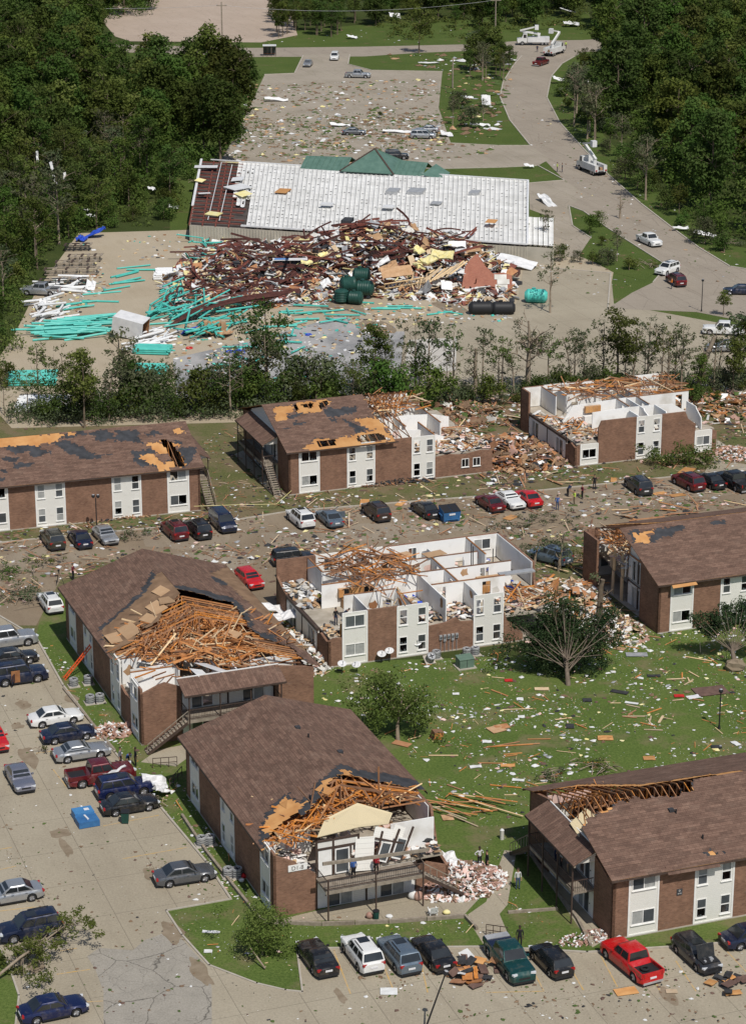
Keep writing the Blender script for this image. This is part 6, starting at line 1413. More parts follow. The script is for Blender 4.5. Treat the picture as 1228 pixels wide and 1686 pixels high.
# ------------------------------------------------------------------ utility bucket trucks
def bucket_truck(px,ang,label,boom=(.1,1.05)):
    t=empty('bucket_truck',G(*px),math.radians(ang),label,'utility truck'); t.location.z=.03; W=PC['white']
    MB().box(-3.9,3.3,-.45,.45,.55,.85).build('chassis',M_BLKP,t)
    m=MB(); pr=[(1.6,.7),(3.9,.7),(4.0,1.55),(2.95,1.75),(2.55,2.75),(1.6,2.8)]
    n=len(pr); m.add([(a,-1.1,b_) for a,b_ in pr]+[(a,1.1,b_) for a,b_ in pr],[tuple(range(n)),tuple(range(n,2*n))[::-1]]+[(i,(i+1)%n,n+(i+1)%n,n+i) for i in range(n)]); m.build('cab',W,t,recalc=True)
    m=MB(); m.add([(2.99,-.95,1.82),(2.99,.95,1.82),(2.62,.9,2.65),(2.62,-.9,2.65)],[(0,1,2,3)]); m.build('windscreen',M_CGLASS,t)
    for sd in (-1,1):
        m=MB(); m.box(1.8,2.5,sd*1.1,sd*1.112,1.8,2.6); m.build('side_window',M_CGLASS,t)
        m=MB(); m.box(-3.8,1.45,sd*.55,sd*1.2,.75,1.95); bx_=m.build('tool_locker',W,t)
        for k in range(5): MB().box(-3.7+k*1.04,-2.75+k*1.04,sd*1.201,sd*1.215,.82,1.88).build('locker_door',M_METW,bx_)
        MB().obox((4.0,sd*.85,1.15),(.1,.3,.22),Matrix.Identity(3)).build('headlight',M_HEAD,t)
        MB().box(-3.9,-3.8,sd*.8,sd*1.1,.9,1.15).build('taillight',M_TAIL,t)
        for x in (2.75,-2.1,-3.0):
            w_=MB().cyl((x,sd*.78,.5),(x,sd*1.15,.5),.5,n=16).build('wheel',M_TYRE,t,smooth=.6); MB().cyl((x,sd*1.14,.5),(x,sd*1.17,.5),.27,n=12).build('rim',M_RIM,w_)
    MB().box(-3.8,1.45,-.54,.54,.86,1.0).build('bed_floor',M_GALV,t)
    MB().cyl((-1.2,0,1.0),(-1.2,0,2.5),.38,n=14).build('turret',W,t,smooth=.6)
    a=boom[0]; L1=4.6; e=(-1.2+L1*math.cos(a),0,2.7+L1*math.sin(a)); MB().bar((-1.6,0,2.6),e,.42,.48).build('lower_boom',W,t)
    f=(e[0]-4.2*math.cos(boom[1]-.9),.35,e[2]+.5+.6*math.sin(boom[1])); MB().bar((e[0],.35,e[2]+.1),f,.3,.34).build('upper_boom',W,t)
    b_=MB().box(f[0]-.45,f[0]+.45,-.1,.8,f[2]-.75,f[2]+.35); b_.build('bucket',M_METW,t)
    for (x,y,s) in ((-2.8,.1,.5),(-3.3,-.2,.45),(-.2,.1,.4),(.8,-.1,.5)): piece('gear_box',(x,y,1.25),(s,s,.5),None,M_CARD if x<-3 else M_BLKP,t)
    MB().box(4.0,4.12,-1.1,1.1,.5,.8).build('bumper',M_BLKP,t); return t
bucket_truck((973,284),112,'white bucket truck on the curved road, nearest of the utility trucks',(.45,.9))
bucket_truck((912,90),62,'white bucket truck with raised boom at the top of the curved road',(.5,.9))
bucket_truck((878,74),178,'white bucket truck parked across the top road beside the trees',(.15,1.2))
# ------------------------------------------------------------------ dumpsters
def dumpster(px,ang,label,tip=None):
    d=empty('dumpster',G(*px),math.radians(ang),label,'dumpster'); mt=speck('dumpster_blue',(.03,.11,.27),(.05,.17,.36),1.5,.5,'obj') if 'dumpster_blue' not in MAT else MAT['dumpster_blue']
    m=MB(); lo=[(-.9,-.65,.1),(.9,-.65,.1),(.9,.65,.1),(-.9,.65,.1)]; hi=[(-1.0,-.8,1.25),(1.0,-.8,1.25),(1.0,.8,1.55),(-1.0,.8,1.55)]; m.add(lo+hi,CUBE_F); m.build('bin_body',mt,d,recalc=True)
    for x in (-.5,.5): m=MB(); m.slab([(x-.48,-.85,1.28),(x+.48,-.85,1.28),(x+.48,.85,1.6),(x-.48,.85,1.6)],.04); m.build('lid',M_BLKP if tip is None else mt,d,recalc=True)
    for sd in (-1,1): MB().box(sd*1.0,sd*1.12,-.4,.4,.75,.9).build('fork_pocket',mt,d)
    MB().box(-.35,.35,-.79,-.775,.85,1.05).build('label_plate',M_PLATE,d); MB().box(-.7,.7,-.82,-.76,.35,.42).build('rib',mt,d)
    if tip: d.rotation_euler=tip; d.location.z=.85
    return d
dumpster((740,857),20,'blue dumpster standing at the end of the back parking row')
fl=empty('dumpster',G(141,1352),math.radians(112),'two-tone blue dumpster lying flat on its back beside the black sedan','dumpster')
MB().box(-1.3,.05,-.85,.85,.05,.55).build('dark_half',MAT['dumpster_blue'],fl); MB().box(.06,1.25,-.8,.8,.08,.70).build('light_half',speck('light_blue_plastic',(.045,.17,.38),(.07,.23,.45),2,.5),fl); MB().bar((-.9,0,.60),(-.1,.1,.60),.14,.08).build('white_bar',M_WPIPE,fl); MB().box(.5,.9,-.5,-.1,.702,.71).build('sticker',M_PLATE,fl)
# ================================================================== trees and shrubs
def leaf_mesh(name, blobs, per, size, mat, seed, droop=.0, flat=.55):
    """leaf-sized faces spread through clumps; blobs = [(centre, radius)]"""
    g=np.random.default_rng(seed); P=[]; Nn=[]
    for (c,r) in blobs:
        r=np.array(r if hasattr(r,'__len__') else (r,r,r),float); n=int(per*(r[0]*r[1]*r[2])**(2/3)/1.0)+8
        d=g.normal(size=(n,3)); d/=np.linalg.norm(d,axis=1)[:,None]
        rad=g.uniform(.25,1,size=(n,1))**.45*(1+.18*g.normal(size=(n,1)))
        P.append(np.array(c)+d*rad*r); Nn.append(d)
    P=np.concatenate(P); Nn=np.concatenate(Nn); n=len(P)
    nn=Nn*.7+g.normal(size=(n,3))*flat+np.array([0,0,.45]); nn/=np.linalg.norm(nn,axis=1)[:,None]
    t=np.cross(nn,g.normal(size=(n,3))); t/=np.linalg.norm(t,axis=1)[:,None]+1e-9; b_=np.cross(nn,t)
    s=size*g.uniform(.6,1.35,size=(n,1)); a=s*t; c=s*b_*.62
    V=np.empty((n,4,3)); V[:,0]=P-a; V[:,1]=P-c*.9+a*.1; V[:,2]=P+a; V[:,3]=P+c*.9+a*.1
    me=bpy.data.meshes.new(name); me.vertices.add(4*n); me.vertices.foreach_set('co',V.astype(np.float32).ravel())
    me.loops.add(4*n); me.loops.foreach_set('vertex_index',np.arange(4*n,dtype=np.int32)); me.polygons.add(n); me.polygons.foreach_set('loop_start',np.arange(0,4*n,4,dtype=np.int32))
    me.materials.append(mat); me.update(calc_edges=True); return me
def trunk_mesh(name, h, r, limbs, mat, seed, lean=0.0, tips=None, cut=False):
    rr_=random.Random(seed); m=MB(); pts=[]; K=6
    for i in range(K+1):
        t=i/K; pts.append((lean*t*t*h+rr_.gauss(0,.03)*h*.3*t, rr_.gauss(0,.03)*h*.3*t, h*t))
    m.path([(pts[0][0],pts[0][1],-.1)]+pts,[r*1.35]+[r*(1-.72*i/K) if not cut else r*(1-.3*i/K) for i in range(K+1)],7)
    ends=[]
    for k in range(limbs):
        t=rr_.uniform(.35,.95); i=min(K-1,int(t*K)); p=Vector(pts[i]).lerp(Vector(pts[i+1]),t*K-i); a=rr_.uniform(0,2*PI); L=h*rr_.uniform(.22,.45)*(1.15-.5*t); up=rr_.uniform(.25,1.0)
        d=Vector((math.cos(a),math.sin(a),up)).normalized(); q=p+d*L*.55+Vector((rr_.gauss(0,.1),rr_.gauss(0,.1),.1))*L*.3; e=p+d*L+Vector((rr_.gauss(0,.15),rr_.gauss(0,.15),rr_.uniform(-.05,.25)))*L
        m.path([p,q,e],[r*.42*(1.2-t),r*.26*(1.2-t),r*.08],5); ends.append((e,L))
        for _ in range(2):
            f=q+Vector((rr_.gauss(0,.5),rr_.gauss(0,.5),rr_.uniform(.1,.6)))*L*.6; m.path([q,(q+f)/2+Vector((0,0,.05*L)),f],[r*.18,r*.12,r*.04],4); ends.append((f,L*.5))
    o=m.build(name,mat,smooth=.9); me=o.data; bpy.data.objects.remove(o); return me,ends
TREES={}
def make_variant(key,h,cr,leaf,per,mat,seed,bark=M_BARK,limbs=8,base=.35,nb=26,squash=.9,lean=0.0,sparse=1.0,blobr=.34):
    rr_=random.Random(seed); tm,ends=trunk_mesh('trunk',h*.86,max(.08,h*.016),limbs,bark,seed,lean)
    blobs=[]; cz=h*(base+(1-base)*.52); rz=h*(1-base)*.5
    for k in range(nb):
        while True:
            d=Vector((rr_.uniform(-1,1),rr_.uniform(-1,1),rr_.uniform(-1,1)))
            if .25<d.length<1: break
        w_=1.0 if d.z<.2 else (1-.45*d.z)
        q=cr*blobr*rr_.uniform(.65,1.25); blobs.append(((d.x*cr*.82*w_+lean*h*.7,d.y*cr*.82*w_,cz+d.z*rz*.9),(q,q,q*squash*.85)))
    for e,L in ends:
        if rr_.random()<.6*sparse: q=cr*.24*rr_.uniform(.7,1.2); blobs.append((tuple(e),(q,q,q*.8)))
    TREES[key]=(tm,leaf_mesh('crown',blobs,per,leaf,mat,seed+5))
for i in range(7): make_variant('wood%d'%i,13.5+i*.5,4.3+.3*(i%4),.30,46,M_LEAFD if i%3 else M_LEAFM,200+i,nb=38+2*i,base=.10+.02*(i%3),limbs=6,blobr=.3)
for i in range(4): make_variant('mid%d'%i,8+i*.8,2.1+.2*i,.17,95,M_LEAFM if i%2 else M_LEAFD,300+i,nb=20,base=.25,limbs=9,sparse=1.2,blobr=.36)
for i in range(4): make_variant('thin%d'%i,9+i*.7,1.9,.16,70,M_LEAFG if i%2 else M_LEAFM,320+i,nb=9,base=.3,limbs=12,sparse=.9,bark=M_BARKP,blobr=.3)
for i in range(4): make_variant('shrub%d'%i,2.7+.35*i,1.7+.15*i,.13,120,(M_LEAFL,M_LEAFM,M_LEAFD,M_LEAFG)[i],340+i,nb=14,base=.0,limbs=5,blobr=.42)
for i in range(2): make_variant('torn%d'%i,11+i,2.6,.22,40,M_LEAFG,360+i,nb=9,base=.35,limbs=16,sparse=.5,bark=M_BARKP)
def tree(key,p,h=1.0,label='',group=None,rz=None,name='leafy_tree',cat='tree',tilt=(0,0)):
    tm,cm=TREES[key]; o=empty(name,(p[0],p[1],0),R.uniform(0,6.28) if rz is None else rz,label,cat,group)
    o.rotation_euler=(tilt[0],tilt[1],o.rotation_euler[2]); o.scale=(h*R.uniform(.93,1.07),h*R.uniform(.93,1.07),h)
    for nm,me in (('trunk',tm),('crown',cm)):
        c=bpy.data.objects.new(nm,me); col.objects.link(c); c.parent=o
    return o
def wood(poly,spacing,keys,hr,label,group,name='leafy_tree',cat='tree',nmax=400,keep=None):
    P=PX(poly); x0=min(p.x for p in P); x1=max(p.x for p in P); y0=min(p.y for p in P); y1=max(p.y for p in P); n=0
    rr_=random.Random(label); pts=[]
    y=y0
    while y<y1:
        x=x0+rr_.uniform(0,spacing)
        while x<x1:
            q=(x+rr_.gauss(0,spacing*.28),y+rr_.gauss(0,spacing*.28))
            if inpoly(q[0],q[1],P) and abs(q[0])<614/CAM_F*(q[1]*math.cos(CAM_P)+CAM_H*math.sin(CAM_P))+5: pts.append(q)
            x+=spacing
        y+=spacing*1.15
    pts.sort(key=lambda q:q[1])
    for q in pts[:nmax]: tree(rr_.choice(keys),q,rr_.uniform(*hr),label,group,name=name,cat=cat); n+=1
    return n
WD=['wood%d'%i for i in range(7)]
c1=wood([(-120,-30),(250,-30),(258,26),(150,34),(165,110),(190,172),(300,178),(392,172),(398,235),(360,272),(310,290),(200,275),(100,290),(0,320),(-120,360)],8.3,WD,(.82,1.15),'dark leafy tree in the dense wood left of the warehouse','trees of the left wood')
c2=wood([(1005,100),(975,140),(1000,200),(1045,250),(1100,315),(1165,372),(1228,415),(1420,465),(1420,-30),(985,-30),(985,40)],8.9,WD,(.82,1.2),'dark leafy tree in the wood right of the curved road','trees of the right wood',nmax=230)
wood([(-60,300),(100,280),(200,270),(300,285),(305,372),(150,381),(75,425),(42,500),(25,590),(5,690),(-110,690),(-110,450)],4.4,['shrub0','shrub1','shrub2','mid0','mid1','shrub0','shrub1','mid2','shrub0','shrub1','mid3','torn0'],(.75,1.3),'light green bushy tree at the torn edge of the left wood','bushy trees at the edge of the left wood',name='bushy_tree')
wood([(955,120),(915,150),(935,205),(975,250),(1020,295),(1060,330),(1120,378),(1180,415),(1228,430),(1228,420),(1150,380),(1080,310),(1020,240),(985,190),(975,130)],4.0,['shrub0','shrub1','shrub2','shrub3','mid0','torn1'],(.7,1.4),'low bushy tree along the curved road at the edge of the right wood','bushes along the curved road',name='roadside_bush',cat='bush')
wood([(440,18),(585,18),(592,55),(560,62),(455,62)],4.6,['mid0','mid1','mid2','mid3'],(.75,1.0),'round dark tree in the clump beyond the top road','tree clump beyond the top road',name='round_tree')
wood([(600,-20),(960,-20),(960,28),(870,46),(780,50),(700,40),(600,45)],6.2,['wood1','wood3','mid2','shrub1'],(.6,.85),'tree in the ragged belt along the top edge','trees along the top edge',name='belt_tree')
wood([(770,95),(800,92),(850,112),(838,135),(790,138),(765,120)],3.6,['wood0','mid1','mid2','torn0'],(.5,.8),'leafy tree on the bank left of the curved road','trees on the bank left of the road',name='bank_tree')
for (x,y,k,h,lb) in ((690,88,'mid3',1.1,'narrow dark tree standing beside the top road'),(345,192,'wood6',1.15,'tallest tree at the edge of the left wood'),(395,190,'wood4',.95,'rounded tree at the right edge of the left wood'),(625,195,'shrub2',.45,'small round bush alone in the far lot'),(580,214,'shrub1',.35,'small bush behind the dark grey sedan'),(745,205,'torn1',.55,'broken tree at the right edge of the far lot'),(775,210,'shrub3',1.2,'flattened bush heap at the right edge of the far lot'),(755,180,'shrub3',1.1,'grey-green bush behind the wrecked minivan'),(795,200,'torn0',.45,'splintered tree beside the white debris'),
   (895,415,'thin1',.75,'thin leafy tree at the warehouse corner'),(862,408,'thin0',.45,'small thin tree before the warehouse eave'),(905,515,'thin3',.95,'thin tree with bare stem in the paved yard'),(970,385,'shrub2',1.0,'dark low bush on the traffic island'),(1015,430,'torn0',.5,'uprooted dark tree on the traffic island'),(985,372,'shrub1',.8,'round bush at the top of the traffic island'),
   (140,705,'mid1',1.12,'round-topped tree alone behind the patchy-roofed block'),(440,655,'mid3',1.25,'tallest dense tree of the middle row'),(395,668,'mid0',.7,'short tree left of the tallest one in the middle row'),(485,660,'mid2',.62,'short tree right of the tallest one in the middle row'),(290,660,'thin0',.55,'thin tree behind the patchy-roofed block'),(330,668,'mid0',.62,'bushy tree left of the half-roofed block'),(250,675,'shrub3',1.4,'grey-green bush behind the patchy-roofed block'),(545,655,'mid1',.55,'low bushy tree behind the half-roofed block ridge'),(617,652,'mid2',.98,'upright leafy tree behind the broken roof'),(690,650,'mid0',.75,'tree right of the upright leafy one'),(735,652,'thin2',.6,'thin tree behind the open rooms'),
   (960,650,'thin1',.9,'thin grey-green tree right of the bare one'),(1015,648,'mid3',1.12,'leafy tree in the right part of the middle row'),(1065,645,'thin3',.95,'thin tree next to the leafy one at right'),(1110,645,'thin2',.9,'thin tree behind the right rubble'),(1205,650,'mid1',.85,'bushy tree at the right end of the middle row'),(1190,520,'mid0',.5,'small round tree at the junction'),(1228,640,'mid2',.95,'dark tree cut by the right edge of the middle row'),(920,655,'mid0',.6,'low tree beside the big bare one'),(1150,655,'mid2',.6,'low tree behind the leaning trunk')):
    tree(k,G(x,y),h,lb,name='bush' if k[:5]=='shrub' else ('thin_tree' if k[:4]=='thin' else 'broken_tree' if k[:4]=='torn' else 'young_tree'),cat='bush' if k[:5]=='shrub' else 'tree')
for i,(x,y,h) in enumerate([(95+17*k+R.uniform(-9,9),692-.032*(17*k)+R.uniform(-16,3),R.choice((.6,.9,1.2,1.5,1.9))*(1.0 if 17*k<640 else .62)) for k in range(67) if R.random()<(.85 if 17*k<640 else .8)]):
    tree('shrub%d'%(i%4),G(x,y),h,'low shrub in the undergrowth of the middle tree row','undergrowth shrubs of the middle row',name='shrub',cat='shrub')
for i in range(16):
    x=640+i*38+R.uniform(-14,14); tree(R.choice(('thin0','thin1','thin2','thin3','torn0')),G(x,652-R.uniform(0,16)),R.uniform(.55,1.05),'thin storm-stripped tree in the right half of the middle row','thin trees in the right half of the middle row',name='thin_tree')
for i in range(22):
    x=20+i*28+R.uniform(-12,12); tree(R.choice(('thin0','mid0','mid1','thin2','torn1')),G(x,688-R.uniform(0,22)),R.uniform(.45,.95),'scraggy tree in the left half of the middle row','scraggy trees in the left half of the middle row',name='scraggy_tree')
for i,(x,y) in enumerate(((885,425),(905,428),(925,430),(950,432),(975,436),(870,420),(990,405),(1000,438),(1035,445))): tree('shrub%d'%(i%4),G(x,y),R.uniform(.5,.9),'low bush between the warehouse corner and the paved yard','bushes at the warehouse corner',name='bush',cat='bush')
def undergrowth(poly,n,r,z,leaf,per,mat,seed,label):
    q=random.Random(seed); bl=[]
    for (x,y) in scatter(poly,n,q):
        if abs(x)>614/CAM_F*(y*.944+29)+6: continue
        a=q.uniform(*r); bl.append(((x,y,q.uniform(*z)),(a,a,a*.75)))
    o=bpy.data.objects.new('undergrowth',leaf_mesh('undergrowth',bl,per,leaf,mat,seed)); col.objects.link(o); tag(o,label,'undergrowth',kind='stuff')
undergrowth([(-120,-30),(250,-30),(258,26),(150,34),(165,110),(190,172),(392,172),(398,240),(345,285),(300,305),(150,378),(60,420),(20,560),(-120,560)],1500,(1.2,2.6),(.4,3.4),.30,22,M_LEAFD,71,'dark undergrowth filling the left wood between the trunks')
undergrowth([(1000,90),(962,135),(990,195),(1035,250),(1085,310),(1150,370),(1228,415),(1420,465),(1420,-30),(975,-30),(980,40)],1300,(1.2,2.6),(.4,3.4),.30,22,M_LEAFD,72,'dark undergrowth filling the right wood between the trunks')
undergrowth([(60,300),(200,275),(300,290),(305,370),(150,380),(75,425),(45,500),(25,590),(5,690),(-60,690),(-60,330)],420,(.8,1.7),(.3,2.2),.20,34,M_LEAFL,73,'light green brush at the torn edge of the left wood')
undergrowth([(20,705),(20,678),(400,664),(640,652),(860,640),(1228,618),(1300,610),(1300,640),(860,660),(400,690)],520,(.5,1.5),(.2,1.6),.16,60,M_LEAFG,74,'low brush and saplings under the middle tree row')
undergrowth([(600,-20),(965,-20),(960,50),(880,52),(770,66),(640,66),(600,30)],300,(.8,2.0),(.2,1.6),.26,24,M_LEAFL,76,'rough brush beyond the top road')
undergrowth([(405,195),(725,185),(740,240),(640,250),(380,262)],150,(.3,.9),(.02,.15),.16,30,M_LEAFM,77,'torn leaves and twigs strewn across the far lot')
undergrowth([(60,708),(60,668),(400,652),(660,640),(660,660),(400,690)],170,(.7,1.6),(1.2,4.6),.16,46,M_LEAFM,75,'tangled leafy saplings in the left half of the middle tree row')
# bare and broken trees
def bare(px,h,r,limbs,seed,label,lean=0.0,tilt=(0,0),cut=False,mat=M_BARKP,tuft=0,name='bare_tree'):
    tm,ends=trunk_mesh('trunk',h,r,limbs,mat,seed,lean,cut=cut); o=empty(name,G(*px),0,label,'tree'); o.rotation_euler=(tilt[0],tilt[1],0)
    c=bpy.data.objects.new('trunk',tm); col.objects.link(c); c.parent=o
    if tuft:
        rr_=random.Random(seed); bl=[(tuple(e),(.55,.55,.4)) for e,L in ends if rr_.random()<tuft]
        if bl: q=bpy.data.objects.new('crown',leaf_mesh('crown',bl,60,.12,M_LEAFG,seed)); col.objects.link(q); q.parent=o
    return o
bare((868,648),9.5,.42,22,5,'big bare tree with broken limbs behind the gap between blocks',tuft=.22); bare((782,655),6.5,.28,10,6,'snapped trunk with drooping tufts beside the bare tree',cut=True,tuft=.5)
bare((1148,650),7.5,.4,4,7,'thick trunk leaning right at the end of the middle row',.25,cut=True); bare((1098,648),8,.2,10,8,'slender bare tree behind the right rubble',tuft=.4); bare((820,640),5,.12,9,9,'small bare tree left of the big one',tuft=.3)
for i_,(x_,y_,h_) in enumerate(((180,690,6),(350,676,5.5),(520,662,6.5),(655,655,6),(845,650,5),(940,648,7.5),(1040,646,8),(1180,644,6.5))): bare((x_,y_),h_,.16,12,30+i_,('bare tree left of the round-topped one','bare tree left of the half-roofed block','bare tree behind the torn ridge','bare tree right of the upright leafy one','short bare tree before the paved yard','bare tree right of the biggest bare one','tall bare tree among the thin ones','bare tree beside the leaning trunk')[i_],R.gauss(0,.1),tuft=.45)
bare((60,310),9,.2,12,10,'bare splintered tree at the front of the left wood'); bare((205,270),10,.2,16,11,'pale leafless tree inside the left wood'); bare((1090,250),8,.2,14,12,'pale leafless tree in the right wood'); bare((1020,360),4,.2,10,13,'stripped tree lying beside the traffic island')
bare((985,1028),4.6,.34,5,14,'forked broken trunk before the opened right block',.05,cut=True,mat=M_BARK,tuft=.25); bare((920,940),3.8,.2,9,15,'splintered trunk among branches left of the right block',.1,tuft=.35); bare((880,930),2.6,.15,8,16,'small snapped tree near the white rooms',.2,tuft=.3)
# leaning lawn tree
def custom(px,label,name,tr,crown,rz=0.0,tilt=(0,0),mat=M_BARKP,leaf=M_LEAFM,ls=.11,per=150,seed=1,cat='tree',extra=None):
    o=empty(name,G(*px),rz,label,cat); o.rotation_euler=(tilt[0],tilt[1],rz); m=MB()
    for pts,rs in tr: m.path(pts,rs,7)
    m.build('trunk',mat,o,smooth=.9)
    if crown:
        c=bpy.data.objects.new('crown',leaf_mesh('crown',crown,per,ls,leaf,seed)); col.objects.link(c); c.parent=o
    return o
rr_=random.Random(3)
cl=[((rr_.gauss(-1.0,1.5),rr_.gauss(.8,1.0),rr_.gauss(3.6,1.1)),(.8,.8,.65)) for _ in range(60)]+[((rr_.gauss(1.4,1.0),rr_.gauss(1.0,.8),rr_.gauss(2.4,.8)),(.7,.7,.6)) for _ in range(34)]
custom((655,1218),'leafy tree leaning left on the lawn behind the front block','leaning_tree',[([(0,0,-.1),(-.05,.1,1.2),(.1,.2,2.4)],[.2,.16,.13]),([(.1,.2,2.3),(-1.0,.4,3.6),(-2.4,.5,4.9)],[.12,.09,.03]),([(.1,.2,2.3),(.4,.6,3.8),(.1,.7,5.2)],[.1,.07,.02]),([(.1,.2,2.2),(1.2,.9,3.0),(1.9,1.2,3.6)],[.09,.06,.02])],cl,seed=11,ls=.12,per=130,leaf=M_LEAFL)
# big uprooted cedar: bare near side, foliage behind
tr=[([(0,0,-.1),(-.1,.3,1.0),(-.25,.9,2.2)],[.26,.2,.15])]; cr_=[]
for k in range(26):
    a=math.radians(rr_.gauss(-4,42)); L=rr_.uniform(3.0,6.4); st=(-.2+.1*math.sin(k),.3+.5*(k%5)/4,.9+1.5*(k%7)/6); e=Vector((math.sin(a)*L,1.2+rr_.uniform(0,1.8),1.4+math.cos(a)*L*.92)); md=Vector(st).lerp(e,.5)+Vector((0,-.35,.1))
    tr.append(([st,md,e],[.05,.03,.008]))
    for j in range(5):
        q=Vector(st).lerp(e,rr_.uniform(.55,1.08)); cr_.append(((q.x+rr_.gauss(0,.25),q.y+rr_.uniform(.3,1.5),q.z+rr_.gauss(0,.25)),(.55,.55,.5)))
    for j in range(2):
        q=Vector(st).lerp(e,.6); f=e+Vector((rr_.gauss(0,.6),rr_.gauss(0,.4),rr_.gauss(0,.6))); tr.append(([q,(q+f)/2,f],[.022,.015,.006]))
for k in range(190): cr_.append(((rr_.gauss(-.3,2.4),rr_.uniform(1.4,4.0),max(.5,rr_.gauss(3.2,1.6))),(.7,.6,.6)))
custom((935,1128),'big uprooted evergreen fanning its bare branches on the lawn','uprooted_tree',tr,cr_,leaf=M_LEAFC,ls=.11,per=190,seed=12,mat=M_BARKG)
tr=[([(0,0,0),(0,.5,.8),(-.2,1.0,1.8)],[.3,.24,.18])]; cr_=[]
for k in range(16):
    a=math.radians(-60+120*k/15); L=rr_.uniform(3.0,4.4); e=Vector((math.sin(a)*L,1.2+rr_.uniform(0,1.4),1.2+math.cos(a)*L)); st=(-.1,.8,1.4); tr.append(([st,Vector(st).lerp(e,.5)+Vector((0,-.3,.1)),e],[.05,.03,.01]))
    for j in range(9): q=Vector(st).lerp(e,rr_.uniform(.55,1.1)); cr_.append(((q.x,q.y+rr_.uniform(.3,1.2),q.z),(.6,.55,.5)))
u=custom((1208,1102),'uprooted evergreen with earthy root ball at the right edge','uprooted_tree',tr,cr_,leaf=M_LEAFC,ls=.10,per=190,seed=13,mat=M_BARKG)
m=MB(); m.sphere((0,-.2,.35),(1.0,.6,.7),10,7); rb_=m.build('root_ball',M_MUDSTAIN,u)
for v in rb_.data.vertices: v.co*=1+.25*nz(v.co.x*3,v.co.y*3,v.co.z*3)
cr_=[((rr_.gauss(0,2.2),rr_.gauss(0,.7),abs(rr_.gauss(1.0,.5))),(.8,.7,.6)) for _ in range(46)]
custom((1118,765),'wide fallen leafy bush before the roofless right block','fallen_bush',[([(2.9,-.6,.1),(2.2,-.2,.7),(.5,.1,1.0),(-1.5,.2,1.2)],[.22,.18,.1,.03])],cr_,leaf=M_LEAFM,ls=.13,per=110,seed=14,cat='bush')
cr_=[((rr_.gauss(0,.95),rr_.gauss(0,.85),abs(rr_.gauss(1.7,.75))+.2),(.62,.62,.55)) for _ in range(62)]
custom((432,1572),'green shrub at the corner of the front block','shrub',[([(0,0,-.1),(.05,0,.9),(.1,.1,1.8)],[.09,.07,.03]),([(0,0,.5),(-.6,.2,1.5)],[.05,.02]),([(0,0,.4),(.6,-.1,1.4)],[.05,.02]),([(.3,-2.2,.15),(-.4,-1.3,.7),(-1.0,-.6,1.2)],[.07,.06,.03])],cr_,leaf=M_LEAFL,ls=.085,per=260,seed=15,cat='shrub')
# snapped branch over the cars at bottom left
tr=[([(-3.0,-2.5,.3),(-1.2,-.8,1.2),(.4,.8,1.7),(2.0,3.0,2.0)],[.12,.10,.07,.02])]; cr_=[]
for k in range(40):
    t=rr_.uniform(.3,1); p=Vector((-3+5*t,-2.5+5.5*t,.4+1.6*t)); e=p+Vector((rr_.gauss(0,1.1),rr_.gauss(0,1.2),rr_.gauss(.1,.5))); tr.append(([p,(p+e)/2,e],[.035,.025,.008])); cr_+= [((e.x+rr_.gauss(0,.3),e.y+rr_.gauss(0,.3),e.z),(.42,.42,.3)) for _ in range(2)]
for k in range(8): e=Vector((rr_.gauss(.8,.5),rr_.gauss(-2.6,1.0),rr_.uniform(.3,1.6))); cr_.append((tuple(e),(.45,.45,.4)))
custom((65,1592),'snapped leafy branch lying over the cars at bottom left','fallen_branch',tr,cr_,leaf=M_LEAFL,ls=.10,per=220,seed=16,cat='branch')
# heaps of torn branches
def brush(px,r,n,label,leaf=M_LEAFG,seed=0,per=60,asp=.5):
    q=random.Random(seed); tr=[]; cr=[]
    for k in range(n):
        a=q.uniform(0,6.28); L=q.uniform(.6,1.6)*r*.6; c=Vector((q.gauss(0,r*.45),q.gauss(0,r*.45*asp*1.6),q.uniform(.1,.5))); d=Vector((math.cos(a),math.sin(a),q.gauss(.1,.15)))*L; tr.append(([c-d/2,c+Vector((0,0,.15)),c+d/2],[.05,.035,.01]))
        if q.random()<.75: e=c+d*.45; cr.append(((e.x,e.y,e.z+.05),(r*.16,r*.16,r*.09)))
    custom(px,label,'branch_heap',tr,cr,leaf=leaf,ls=.10,per=per*3,seed=seed,cat='branches')
for i,(x,y,r,n,lb) in enumerate(((45,985,3.6,34,'heap of torn branches left of the burst-roof block'),(20,945,3.0,26,'branches strewn at the left end of the muddy road'),(215,885,2.4,22,'branches between the silver sedan and the maroon off-roader'),(70,925,2.2,18,'branches before the olive off-roader'),(890,905,3.6,36,'tangled branches left of the opened right block'),(950,925,2.6,24,'branches against the brick end of the right block'),(900,860,3.0,24,'branch heap in the muddy road by the red sedan'),(985,1270,2.4,16,'grey branches lying on the lawn behind the right front block'),(905,1280,2.0,14,'twig heap on the lawn near the right front block'),(1060,440,2.6,20,'uprooted pine branches on the traffic island'),(1190,402,3.6,20,'torn trunk and branches beside the curved road'),(330,300,3,20,'branches at the left end of the warehouse'),(395,372,2.6,20,'uprooted tree top leaning on the warehouse wall'),(790,185,4,28,'branch heap on the bank above the far lot'),(250,1325,1.3,12,'leafy twigs beside the black sedan'),(75,1240,1.0,8,'leafy twigs under the blue sedan'),(835,870,2.2,16,'branches lying across the muddy road'))):
    brush((x,y),r,n,lb,(M_LEAFG,M_LEAFM)[i%2],400+i)
